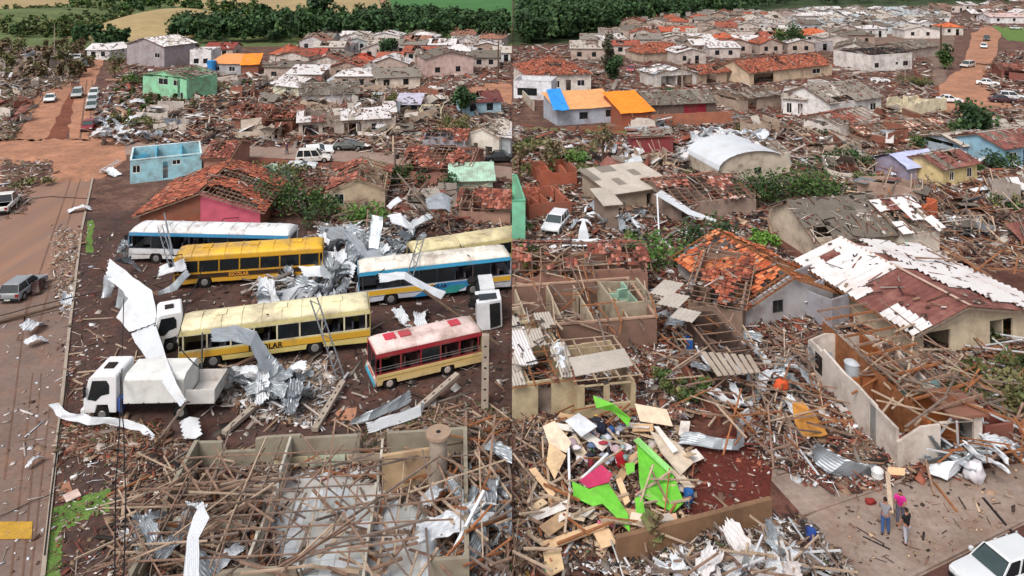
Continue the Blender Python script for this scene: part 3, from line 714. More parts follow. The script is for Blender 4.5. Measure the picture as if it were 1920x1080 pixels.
    for s in (-1, 1):
        for a, b in zip(mids[:-1], mids[1:]):
            xa, xb = c0 + (c1 - c0) * a, c0 + (c1 - c0) * b; ta, tb = t0 + (t1 - t0) * a, t0 + (t1 - t0) * b
            quadp('side_window', (xa, s * yb, belt), (xb, s * yb, belt), (tb, s * yt, zt - .03), (ta, s * yt, zt - .03), 0, M['glass'], .05)
        for a in mids:
            xa, ta = c0 + (c1 - c0) * a, t0 + (t1 - t0) * a
            pl.hexa([(xa - .05, s * yb - .02, belt - .02), (xa + .05, s * yb - .02, belt - .02), (xa + .05, s * yb + .02, belt - .02), (xa - .05, s * yb + .02, belt - .02)],
                    [(ta - .05, s * yt - .02, zt), (ta + .05, s * yt - .02, zt), (ta + .05, s * yt + .02, zt), (ta - .05, s * yt + .02, zt)])
    pl.build('pillar', pm, root)
    for s in (-1, 1):
        m = MB(); m.box(x1 - .07, x1 + .012, s * h2 * .72 - .16, s * h2 * .72 + .16, .52 + lift, .66 + lift); m.build('headlight', W('#e8ecee', rough=.2, dirt=.05), root)
        m = MB(); m.box(x0 - .02, x0 + .06, s * h2 * .8 - .12, s * h2 * .8 + .12, .55 + lift, .78 + lift); m.build('tail_light', W('#8c2020', rough=.3, dirt=.05), root)
        m = MB(); m.box(c1 - .35, c1 - .18, s * (h2 + .02), s * (h2 + .16), belt + .02, belt + .14); m.build('mirror', pm, root)
        for x in (fx, rx):
            m = MB(); m.cyl((x, s * (h2 - .2), r), (x, s * (h2 - .005), r), r, r, 16); w_ = m.build('wheel', M['tyre'], root)
            m = MB(); m.cyl((x, s * (h2 - .004), r), (x, s * (h2 + .012), r), r * .62, r * .5, 12); m.build('rim', M['rim'], w_)
    for e, nm in ((x1, 'front_bumper'), (x0, 'rear_bumper')):
        s = 1 if e > 0 else -1; m = MB(); m.box(min(e, e + s * .06), max(e, e + s * .06), -h2 * .92, h2 * .92, .3 + lift, .46 + lift); m.build(nm, M['black'], root, bevel=.015)
    m = MB(); m.box(x0 - .075, x0 - .062, -.22, .22, .32 + lift, .43 + lift); m.build('number_plate', W('#c9c9c4', dirt=.1), root)
    if style == 'pickup':
        m = MB(); m.box(x0 + .1, x0 + 1.65, -h2 + .12, h2 - .12, belt + .022, belt + .03); m.build('load_bed', M['dark'], root)
    if open_door:
        m = MB(); m.hexa([(.2, -h2, .35), (.25, -h2, .35), (-.35, -h2 - .8, .35), (-.4, -h2 - .8, .35)], [(.2, -h2, 1.2), (.25, -h2, 1.2), (-.35, -h2 - .75, 1.2), (-.4, -h2 - .75, 1.2)])
        m.build('open_door', W('#4a1c1a', rough=.3, dirt=.1), root)
    return root
def text(s, loc, size, mat, parent, rot=(math.pi / 2, 0, 0), sx=1., name='lettering', bold=.012):
    cu = bpy.data.curves.new(name, 'FONT'); cu.body = s; cu.size = size; cu.extrude = .006; cu.offset = bold; cu.materials.append(mat)
    t_ = bpy.data.objects.new(name, cu); C.objects.link(t_); bpy.context.view_layer.update(); me = bpy.data.meshes.new_from_object(t_.evaluated_get(bpy.context.evaluated_depsgraph_get())); bpy.data.objects.remove(t_); me.materials.clear(); me.materials.append(mat)
    o = link(bpy.data.objects.new(name, me), parent); o.location = loc; o.rotation_euler = rot; o.scale = (sx, 1, 1); return o
def bus(label, A, B, cols, Wd=2.5, ht=3.0, text_=None, tx=.5, ts=.38, wins=9, name='school_bus', mini=False, missing=.25, bandh=.28, sk=None, wheels=(.2, .74), tilt=(0, 0), txm=None):
    """side given by pixels A (front) to B (rear) of its near foot line. cols: lower, stripe, roof, edge, band"""
    A3, B3 = G(*A), G(*B); d = B3 - A3; L = d.length; rz = math.atan2(d.y, d.x)
    root = empty(name, A3, rz, label, 'bus', None); root.rotation_euler = (tilt[0], tilt[1], rz); rr = random.Random(int(A[0] * 3 + A[1]))
    lowm, strm, roofm, edgem = (W(c, rough=.45, dirt=[.55, .4, .6, .4][i], spec=.5, var=.08, dirtcol='#8a7060') for i, c in enumerate(cols[:4]))
    g, wz0, wz1 = .38, 1.3 * ht / 3, 2.36 * ht / 3; r = .48 if not mini else .38
    if mini: wz0 -= .1
    wx = [L * f for f in wheels]
    # lower side panels with wheel arches
    for y, nm in ((0, 'side_panel'), (Wd - .06, 'side_panel')):
        ol = [(0.05, g), ]
        for x in wx: ol += [(x + (r + .1) * math.cos(t), max(g, r + (r + .1) * math.sin(t))) for t in [math.pi * k / 10 for k in range(10, -1, -1)]]
        ol += [(L - .05, g), (L, g + .3), (L, wz0), (0, wz0), (0, g + .3)]
        m = MB(); m.prism([(x, y, z) for x, z in ol], (0, .06, 0)); m.build(nm, lowm, root)
    for s, y in ((-1, -.006), (1, Wd)):
        m = MB(); m.box(.05, L - .02, y, y + .006, wz0 - bandh - .12, wz0 - .08); m.build('stripe', strm, root)
        m = MB(); m.box(.05, L - .02, y, y + .006, g + .42, g + .46); m.build('trim_strip', M['dark'], root)
    # pillars and panes
    n = wins; ww = (L - .5) / n
    for y in (0, Wd - .05):
        m = MB(); m.box(0, L, y, y + .05, wz0, wz0 + .06); m.box(0, L, y, y + .05, wz1 - .05, wz1)
        for k in range(n + 1): xx = .25 + k * ww; m.box(xx - .05, xx + .05, y, y + .05, wz0 + .06, wz1 - .05)
        m.build('window_frame', W(cols[4], rough=.4), root)
        for k in range(n):
            if rr.random() < missing: continue
            x = .25 + k * ww; m = MB(); m.box(x + .052, x + ww - .052, y + .018, y + .028, wz0 + .065, wz1 - .055); m.build('pane', M['glass'], root)
    # edge band over the windows and roof
    for y in (-.004, Wd - .05):
        m = MB(); m.box(0, L, y, y + .054, wz1, wz1 + (ht - wz1) * .45); m.build('roof_edge', edgem, root)
    zr = wz1 + (ht - wz1) * .45; rows = []; K = 10; xs = [-.02, .12, .5, L * .35, L * .65, L - .5, L - .12, L + .02]; V = []; Fc = []
    for xi, x in enumerate(xs):
        kx = (0 if xi in (0, 7) else .6 if xi in (1, 6) else 1)
        for k in range(K + 1):
            t = k / K; y = -.01 + (Wd + .02) * t; z = zr + (ht - zr) * kx * (1 - abs(2 * t - 1) ** 3.5); V.append((x, y, z))
    for i in range(len(xs) - 1):
        for k in range(K): a = i * (K + 1) + k; Fc.append((a, a + 1, a + K + 2, a + K + 1))
    for q in range(1, int(L / 1.25)):
        m = MB()
        for k in range(K):
            t, t2 = k / K, (k + 1) / K; x = q * 1.25; zz = [zr + (ht - zr) * (1 - abs(2 * u - 1) ** 3.5) + .028 for u in (t, t2)]; yy = [-.01 + (Wd + .02) * u for u in (t, t2)]
            if .6 < x < L - .6: m.hexa([(x - .02, yy[0], zz[0]), (x + .02, yy[0], zz[0]), (x + .02, yy[1], zz[1]), (x - .02, yy[1], zz[1])], [(x - .02, yy[0], zz[0] + .03), (x + .02, yy[0], zz[0] + .03), (x + .02, yy[1], zz[1] + .03), (x - .02, yy[1], zz[1] + .03)])
        if m.v: m.build('roof_rib', roofm, root)
    me = bpy.data.meshes.new('roof'); me.from_pydata(V, [], Fc); me.materials.append(roofm); me.polygons.foreach_set('use_smooth', [True] * len(Fc))
    ro = link(bpy.data.objects.new('roof', me), root); sm = ro.modifiers.new('s', 'SOLIDIFY'); sm.thickness = .03; sm.offset = 1
    hc = cols[5] if len(cols) > 5 else cols[2]
    for f in ((.16, .3, .78) if mini else (.2, .52, .82)):
        m = MB(); m.box(L * f - .36, L * f + .36, Wd / 2 - .36, Wd / 2 + .36, ht + .01, ht + .09); m.build('roof_hatch', W(hc, rough=.5), root, bevel=.02)
    # front
    fm = W(cols[6] if len(cols) > 6 else cols[0], rough=.4)
    m = MB(); m.box(-.06, 0, .02, Wd - .02, g, wz0 - .15); m.build('front_panel', fm, root, bevel=.02)
    m = MB(); m.box(-.03, 0, .02, .14, wz0 - .15, zr); m.box(-.03, 0, Wd - .14, Wd - .02, wz0 - .15, zr); m.box(-.03, 0, .14, Wd - .14, wz1 + .1, zr); m.box(-.03, 0, Wd / 2 - .04, Wd / 2 + .04, wz0 - .15, wz1 + .1)
    m.build('windscreen_frame', edgem, root)
    m = MB(); m.box(-.02, -.01, .141, Wd / 2 - .041, wz0 - .149, wz1 + .099); m.build('windscreen', M['glass'], root)
    m = MB(); m.box(-.02, -.01, Wd / 2 + .041, Wd - .141, wz0 - .149, wz1 + .099); m.build('windscreen', M['glass'], root)
    for y in (.35, Wd - .35):
        m = MB(); m.cyl((-.09, y, g + .4), (-.06, y, g + .4), .13, .13, 12); m.build('headlight', W('#e0e2e2', rough=.2, dirt=.1), root)
    m = MB(); m.box(-.16, -.061, .0, Wd, g - .02, g + .2); m.build('bumper', W('#8a8a88') if not mini else W('#3a9ab4'), root, bevel=.03)
    m = MB(); m.box(L, L + .04, .02, Wd - .02, g, wz0 + .1); m.box(L, L + .04, .02, .3, wz0 + .1, zr); m.box(L, L + .04, Wd - .3, Wd - .02, wz0 + .1, zr); m.box(L, L + .04, .3, Wd - .3, wz1, zr); m.build('rear_panel', lowm, root)
    m = MB(); m.box(L + .01, L + .02, .301, Wd - .301, wz0 + .101, wz1 - .001); m.build('rear_window', M['glass'], root)
    m = MB(); m.box(.1, L - .1, .1, Wd - .1, g + .25, g + .33); m.build('bus_floor', M['dark'], root)
    se = MB()
    k = 1.4
    while k < L - .6:
        for y in (.25, Wd - 1.1): se.box(k, k + .45, y, y + .85, g + .331, g + .75); se.box(k + .4, k + .5, y, y + .85, g + .751, g + 1.35)
        k += .9
    se.build('seats', W('#4a4a55' if not mini else '#5a3a3a'), root)
    for x in wx:
        for y in (.14, Wd - .14):
            m = MB(); m.cyl((x, y - .13, r), (x, y + .13, r), r, r, 18); w_ = m.build('wheel', M['tyre'], root); s = -1 if y < 1 else 1
            m = MB(); m.cyl((x, y + s * .131, r), (x, y + s * .15, r), r * .55, r * .45, 14); m.build('rim', W('#b8a8a0') if mini else M['rim'], w_)
    m = MB(); m.box(-.35, -.1, -.12, -.02, wz1 - .35, wz1 + .05); m.cyl((-.05, 0, wz1 + .15), (-.22, -.07, wz1 + .05), .015, .015, 5); m.build('mirror', M['black'], root)
    if text_: text(text_, (L * tx, -.014, wz0 - bandh - .1), ts, txm or M['black'], root)
    if sk: sk(root, L, Wd, wz0, wz1, g)
    return root

# ------------------------------------------------------------------ people
def person(label, px, py, face, ht=1.68, top='#333338', legs='#39424f', pose='stand', group=None, reach=None, hair=True, cat='person', z=0.):
    p = G(px, py); k = ht / 1.7
    root = empty('person', (p.x, p.y, z), math.radians(face), label, cat, group)
    def skin_mesh(name, verts, edges, rads, mat, lv=1):
        me = bpy.data.meshes.new(name); me.from_pydata([Vector(v) * k for v in verts], edges, [])
        o = link(bpy.data.objects.new(name, me), root); sk = o.modifiers.new('skin', 'SKIN'); sk.use_smooth_shade = True
        lay = me.skin_vertices[0] if len(me.skin_vertices) else None
        if lay is None:
            bm = bmesh.new(); bm.from_mesh(me); bm.verts.layers.skin.verify(); bm.to_mesh(me); bm.free(); lay = me.skin_vertices[0]
        for i, r in enumerate(rads):
            rr_ = (r, r) if not isinstance(r, tuple) else r
            lay.data[i].radius = (rr_[0] * k, rr_[1] * k)
        lay.data[0].use_root = True
        ss = o.modifiers.new('ss', 'SUBSURF'); ss.levels = lv; ss.render_levels = lv; me.materials.append(mat); return o
    lean = .12 if pose != 'stand' else 0; st = .12
    hand = reach or ((.22, .3, 1.05), (-.24, .18, .82))
    (hrx, hry, hrz), (hlx, hly, hlz) = hand
    # local +Y is forward
    V = [(0, 0, .92), (0, lean * .4, 1.12), (0, lean, 1.34), (0, lean, 1.44), (0, lean + .01, 1.5),
         (.1, 0, .86), (.11, .03 + st * .5, .48), (.12, st, .09), (.13, st + .16, .04),
         (-.1, 0, .86), (-.11, -.02, .48), (-.12, -st * .6, .09), (-.13, -st * .6 + .16, .04),
         (.17, lean, 1.38), (.25, (lean + hry) * .35, 1.14), (hrx, hry, hrz), (-.17, lean, 1.38), (-.26, (lean + hly) * .35, 1.14), (hlx, hly, hlz)]
    E = [(0, 1), (1, 2), (2, 3), (3, 4), (0, 5), (5, 6), (6, 7), (7, 8), (0, 9), (9, 10), (10, 11), (11, 12), (2, 13), (13, 14), (14, 15), (2, 16), (16, 17), (17, 18)]
    R = [(.15, .11), (.135, .1), (.15, .1), .05, .05, .09, .062, .042, .04, .09, .062, .042, .04, .058, .043, .028, .058, .043, .028]
    skin_mesh('body', V, E, R, M['skin'], 2)
    tp = W(top, dirt=.05); lg = W(legs, dirt=.05)
    V2 = [(0, 0, .84), V[1], V[2], (0, lean, 1.41), V[13], tuple(Vector(V[13]).lerp(Vector(V[14]), .7)), V[16], tuple(Vector(V[16]).lerp(Vector(V[17]), .7))]
    skin_mesh('shirt', V2, [(0, 1), (1, 2), (2, 3), (2, 4), (4, 5), (2, 6), (6, 7)], [(.17, .13), (.155, .12), (.17, .118), .06, .075, .062, .075, .062], tp, 2)
    V3 = [(0, 0, 1.0), V[5], V[6], V[7], V[9], V[10], V[11]]
    skin_mesh('trousers', V3, [(0, 1), (1, 2), (2, 3), (0, 4), (4, 5), (5, 6)], [(.165, .125), .105, .078, .058, .105, .078, .058], lg, 2)
    # head
    bm = bmesh.new(); bmesh.ops.create_uvsphere(bm, u_segments=16, v_segments=12, radius=1)
    for v in bm.verts:
        x, y, z_ = v.co; v.co = Vector((x * .077 * (1 - .25 * max(0, -z_)), y * .096, z_ * .118))
        if y > .85 and abs(x) < .3 and -.3 < z_ < .15: v.co.y += .018
    me = bpy.data.meshes.new('head'); bm.to_mesh(me); bm.free(); me.materials.append(M['skin']); me.polygons.foreach_set('use_smooth', [True] * len(me.polygons))
    hd = link(bpy.data.objects.new('head', me), root); hd.location = Vector((0, lean + .03, 1.6)) * k; hd.scale = (k, k, k)
    m = MB(); m.cyl((.075, 0, -.03), (.09, -.01, .03), .012, .02, 6); m.cyl((-.075, 0, -.03), (-.09, -.01, .03), .012, .02, 6); m.build('ears', M['skin'], hd)
    m = MB(); m.box(-.042, -.022, .08, .092, .005, .016); m.box(.022, .042, .08, .092, .005, .016); m.build('eyes', M['hair'], hd)
    m = MB(); m.box(-.025, .025, .082, .092, -.062, -.054); m.build('mouth', W('#7c3a34', dirt=0), hd)
    bm = bmesh.new(); bmesh.ops.create_uvsphere(bm, u_segments=16, v_segments=12, radius=1)
    bmesh.ops.delete(bm, geom=[v for v in bm.verts if v.co.z < -.2 + .75 * max(0, v.co.y)], context='VERTS')
    for v in bm.verts: v.co = Vector((v.co.x * .088, v.co.y * .106 - .006, v.co.z * .13))
    me = bpy.data.meshes.new('hair'); bm.to_mesh(me); bm.free(); me.materials.append(M['hair']); link(bpy.data.objects.new('hair', me), hd)
    # hands with fingers
    for (x, y, z_), s in ((hand[0], 1), (hand[1], -1)):
        m = MB(); c = Vector((x, y, z_)); m.box(c.x - .02, c.x + .02, c.y - .01, c.y + .07, c.z - .04, c.z + .04)
        for q in range(4): m.cyl((c.x, c.y + .06, c.z - .03 + q * .02), (c.x - s * .02, c.y + .13 - abs(q - 1.5) * .012, c.z - .045 + q * .02), .009, .007, 5)
        m.cyl((c.x, c.y + .01, c.z + .035), (c.x - s * .03, c.y + .05, c.z + .06), .01, .008, 5)
        for i in range(len(m.v)): m.v[i] = tuple(Vector(m.v[i]) * k)
        m.build('hand', M['skin'], root)
    sh = MB(); sh.box(.08, .17, st - .06, st + .2, .0, .08); sh.box(-.18, -.08, -st * .6 - .06, -st * .6 + .2, .0, .08)
    for i in range(len(sh.v)): sh.v[i] = tuple(Vector(sh.v[i]) * k)
    sh.build('shoes', M['black'], root, bevel=.02)
    return root
# ================================================================== SETTING
def ground():
    m = MB(); m.poly([(-3000, -60, 0), (3000, -60, 0), (3000, 5000, 0), (-3000, 5000, 0)]); tag(m.build('ground', M['dirt']), None, None, None, 'structure')
ground()
patch('yard_earth', [(108, 1200), (130, 620), (163, 400), (240, 395), (700, 430), (960, 452), (960, 1200)], .004, M['yard'])
patch('road', [(-500, 1300), (62, 1300), (78, 1080), (100, 880), (128, 620), (150, 440), (174, 325), (-500, 325)], .008, M['asphalt'])
stretch_rot[0] = math.radians(28)
M['track'] = mk('orange_wheel_tracks', '#9c7560', .95, .2, .25, dirt=.75, dirtcol='#80695f', stretch=(1.6, .12, 1))
patch('dirt_tracks', [(60, 560), (150, 440), (172, 330), (60, 330), (-100, 560)], .012, M['track'], rough=2)
patch('dirt_crossing', [(-500, 335), (60, 345), (190, 335), (238, 300), (228, 262), (-500, 262)], .016, M['orange'], rough=2)
patch('left_lane', [(-60, 263), (84, 263), (132, 172), (138, 140), (60, 150), (52, 185), (0, 263)], .016, M['orange'], rough=2)
patch('median_earth', [(84, 263), (126, 263), (136, 215), (142, 160), (132, 160)], .014, M['reddirt'], rough=2)
patch('right_lane', [(127, 263), (188, 263), (172, 215), (168, 180), (180, 150), (196, 108), (166, 108), (150, 150), (136, 200)], .016, M['orange'], rough=2)
patch('side_street', [(228, 290), (440, 293), (742, 308), (960, 336), (960, 314), (742, 288), (440, 272), (228, 266)], .012, M['lane'])
patch('street_verge', [(440, 294), (742, 309), (742, 328), (470, 322)], .008, M['reddirt'], rough=2)
patch('bare_red_plot', [(860, 200), (960, 195), (960, 148), (880, 150)], .012, M['orange'], rough=2)
patch('grass_verge', [(160, 474), (174, 474), (176, 414), (163, 414)], .012, M['grass'], rough=2)
patch('grass_verge', [(95, 955), (140, 935), (210, 915), (205, 960), (150, 978), (118, 995), (112, 1100), (84, 1100)], .012, M['grass'], rough=2)
patch('grass_verge', [(860, 1100), (850, 1040), (900, 1030), (960, 1060), (960, 1100)], .012, M['grass'], rough=2)
patch('scrub', [(200, 262), (228, 262), (235, 200), (320, 205), (300, 225), (235, 262)], .006, M['scrub'], rough=2)
patch('orange_earth_patch', [(104, 920), (112, 903), (130, 902), (138, 918), (130, 936), (112, 938)], .016, M['orange'], rough=2)
patch('orange_earth_patch', [(620, 790), (640, 762), (672, 765), (660, 790)], .012, M['orange'], rough=2)
m = MB(); m.hexa([G(-60, 1013), G(60, 1011), G(62, 977), G(-60, 978)], [G(-60, 1012, .06), G(59, 1010, .06), G(61, 978, .06), G(-60, 979, .06)])
tag(m.build('speed_hump', mk('yellow_road_paint', '#bf9330', .85, .2, 1.2, dirt=.55, dirtcol='#8a6a4a', fine=.15)), None, None, None, 'structure')
def strip(name, pts, wd, hg, mat, z=0.):
    for a, b in zip(pts[:-1], pts[1:]):
        A, B = G(*a), G(*b); d = (B - A).normalized(); n_ = Vector((-d.y, d.x, 0)) * wd / 2; m = MB()
        m.hexa([A - n_ + Vector((0, 0, z)), B - n_ + Vector((0, 0, z)), B + n_ + Vector((0, 0, z)), A + n_ + Vector((0, 0, z))],
               [A - n_ + Vector((0, 0, hg)), B - n_ + Vector((0, 0, hg)), B + n_ + Vector((0, 0, hg)), A + n_ + Vector((0, 0, hg))]); tag(m.build(name, mat), None, None, None, 'structure')
strip('kerb', [(80, 1085), (102, 880)], .18, .12, M['concretepole']); strip('kerb', [(103, 872), (130, 618)], .18, .12, M['concretepole']); strip('kerb', [(131, 610), (152, 440)], .18, .12, M['concretepole']); strip('kerb', [(153, 432), (174, 335)], .18, .12, M['concretepole'])
for (a, b) in [((18, 1085), (60, 700)), ((40, 1085), (76, 700)), ((6, 900), (50, 560)), ((55, 1085), (92, 760)), ((62, 640), (150, 335)), ((30, 640), (132, 335)), ((148, 263), (162, 150)), ((166, 263), (172, 150)), ((20, 262), (98, 160))]:
    patch('tyre_track', [(a[0], a[1]), (a[0] + 4, a[1]), (b[0] + 2.2, b[1]), (b[0], b[1])], .021, mk('tyre_track', '#6e5346', .9, .2, .6, dirt=.5, dirtcol='#8f6c58'))
# far farmland on the left
patch('farmland', [(-2600, 92), (200, 92), (700, 84), (960, 84), (960, -72), (-2600, -72)], .006, M['field_olive'])
patch('tan_field', [(-900, 17), (60, 17), (150, 6), (160, -20), (-900, -20)], .012, M['field_tan'], rough=2)
patch('tan_field', [(330, 10), (560, 30), (720, 30), (706, -14), (300, -14)], .012, M['field_tan'], rough=2)
patch('tan_field', [(420, 30), (480, 32), (480, 8), (350, 6)], .016, M['field_tan'], rough=2)
patch('green_field', [(742, 32), (860, 36), (960, 48), (960, -30), (722, -30)], .012, M['field_green'])
patch('field_track', [(722, 30), (734, 30), (716, -20), (706, -20)], .016, M['orange'])
patch('tan_field', [(-900, -24), (960, -34), (960, -60), (-900, -60)], .012, M['field_tan'], rough=2)
def mound(label, px, py, rx, ry, hg, mat):
    c = G(px, py); V = []; Fc = []; n, k = 40, 16
    for j in range(k + 1):
        r = j / k
        for i in range(n):
            t = 6.28318 * i / n; z = hg * (1 - r * r) ** 1.3 - .02 + (.3 * math.sin(5 * t + 3 * r) * r * (1 - r)); V.append((c.x + rx * r * math.cos(t), c.y + ry * r * math.sin(t), z))
    for j in range(k):
        for i in range(n): a, b = j * n + i, j * n + (i + 1) % n; Fc.append((a, b, b + n, a + n))
    me = bpy.data.meshes.new('hill'); me.from_pydata(V, [], Fc); me.materials.append(mat); me.polygons.foreach_set('use_smooth', [True] * len(Fc))
    o = link(bpy.data.objects.new('hill', me)); tag(o, label, None, None, 'structure')
mound('tan ploughed hill beyond the tree belt', 324, 54, 30, 42, 7.5, M['field_tan'])
mound('scrub covered slope at the far left', 60, 40, 60, 60, 5, M['field_olive'])
# right half
patch('right_yard_earth', [(961, 1300), (961, 420), (2100, 420), (2100, 1300)], .004, mk('brown_red_earth', '#5f3c32', .9, .35, .3, dirt=.45, dirtcol='#7d5a4a', bump=.4, fine=.3))
patch('concrete_pavement', [(1690, 1100), (1920, 985), (2060, 920), (2060, 800), (1920, 868), (1700, 905), (1560, 948), (1500, 975), (1608, 1100)], .03, M['concrete'])
patch('concrete_path', [(1440, 895), (1500, 962), (1690, 900), (1650, 868), (1560, 862), (1470, 800), (1420, 790), (1410, 830)], .026, M['concrete'])
patch('brick_paving_strip', [(1530, 1100), (1604, 1100), (1500, 978), (1462, 960)], .022, mk('dark_brick_paving', '#4f3a34', .9, .2, 3, fine=.3, dirt=.3))
strip('kerb', [(1690, 1092), (1920, 978)], .16, .13, M['concrete']); strip('kerb', [(1500, 968), (1690, 904)], .16, .1, M['concrete'])
strip('kerb', [(1500, 975), (1606, 1092)], .16, .1, M['concrete'])
patch('road', [(1700, 1300), (1695, 1094), (1925, 984), (2200, 850), (2300, 1300)], .01, mk('dark_red_road', '#5a3a34', .9, .2, .5, dirt=.4, fine=.2))
patch('dirt_road', [(1745, 205), (1760, 160), (1800, 130), (1818, 90), (1822, 62), (1850, 48), (1875, 60), (1868, 100), (1850, 140), (1920, 200), (2100, 215), (2100, 330), (1850, 215)], .012, M['orange'], rough=2)
patch('dirt_road', [(1690, 165), (1760, 160), (1765, 200), (1680, 200)], .016, M['reddirt'], rough=2)
patch('green_lot', [(1860, 48), (2100, 60), (2100, 90), (1890, 75)], .016, M['grass'], rough=2)
patch('side_street', [(1165, 165), (1225, 185), (1262, 170), (1235, 130), (1200, 105), (1165, 105)], .012, M['lane'])
patch('side_street', [(1265, 85), (1300, 100), (1370, 103), (1460, 95), (1400, 84), (1330, 80)], .012, M['lane'])
patch('scrub', [(962, 310), (962, 240), (1180, 240), (1170, 300), (1120, 330)], .012, M['scrub'], rough=2)
patch('far_street_earth', [(1130, 240), (1120, 95), (1290, 60), (1800, 30), (1760, 200), (1560, 250)], .008, mk('greyish_town_earth', '#7c665a', .95, .25, .15, dirt=.5, dirtcol='#6a4d42', fine=.3), rough=2)
patch('courtyard', [(1010, 470), (1022, 400), (1130, 405), (1165, 400), (1270, 430), (1230, 500), (1120, 480)], .012, mk('dark_yard_tarmac', '#55504f', .9, .25, .6, dirt=.4, dirtcol='#7a6458', fine=.2))

# woodland
woods('dense dark tree belt behind the town in the left picture', [(318, 82), (960, 80), (960, 52), (860, 50), (760, 42), (560, 50), (430, 58), (330, 64)], 420, 6, 9.5, DGREEN, leafs=.8, per=16)
woods('bushy green slope at the far left', [(0, 70), (0, 25), (200, 18), (250, 40), (215, 62), (150, 72)], 330, 2, 5.5, GREEN + OLIVE, per=12, leafs=.7)
woods('dark trees behind the white cottage', [(140, 82), (240, 88), (240, 80), (200, 70), (140, 70)], 34, 3, 5, DGREEN, per=18)
woods('hedge of trees between the tan fields', [(130, 16), (300, 18), (420, 34), (480, 40), (480, 28), (330, 4), (290, -12), (130, -8)], 130, 4, 8, GREEN, per=14)
woods('dense dark wood behind the town in the right picture', [(961, 76), (1062, 74), (1140, 56), (1240, 40), (1380, 24), (1500, 10), (1960, 4), (1960, -20), (961, -20)], 900, 8, 12, DGREEN, per=12, leafs=1.0)
woods('front edge of the dark wood in the right picture', [(961, 84), (1062, 80), (1140, 62), (1240, 46), (1380, 30), (1420, 22), (1380, 14), (1240, 26), (1140, 38), (961, 55)], 300, 8, 11, DGREEN, 'woodland_edge', per=14, leafs=.9)
patch('woodland_floor', [(961, 86), (1062, 82), (1140, 64), (1240, 48), (1380, 32), (1500, 14), (2300, 6), (2300, -50), (961, -50)], .02, mk('woodland_floor', '#3a4a2c', .95, .4, .2, dirt=.3, fine=.3))
woods('bushes round the foot of the tan hill', [(205, 72), (215, 45), (250, 30), (300, 14), (330, 10), (300, 2), (230, 18), (190, 40)], 60, 3, 6, GREEN + DGREEN, 'hillside_bushes', per=14, leafs=.8)
woods('dark tree line between the green field and the town', [(850, 44), (960, 52), (960, 44), (850, 36)], 20, 4, 6, DGREEN)

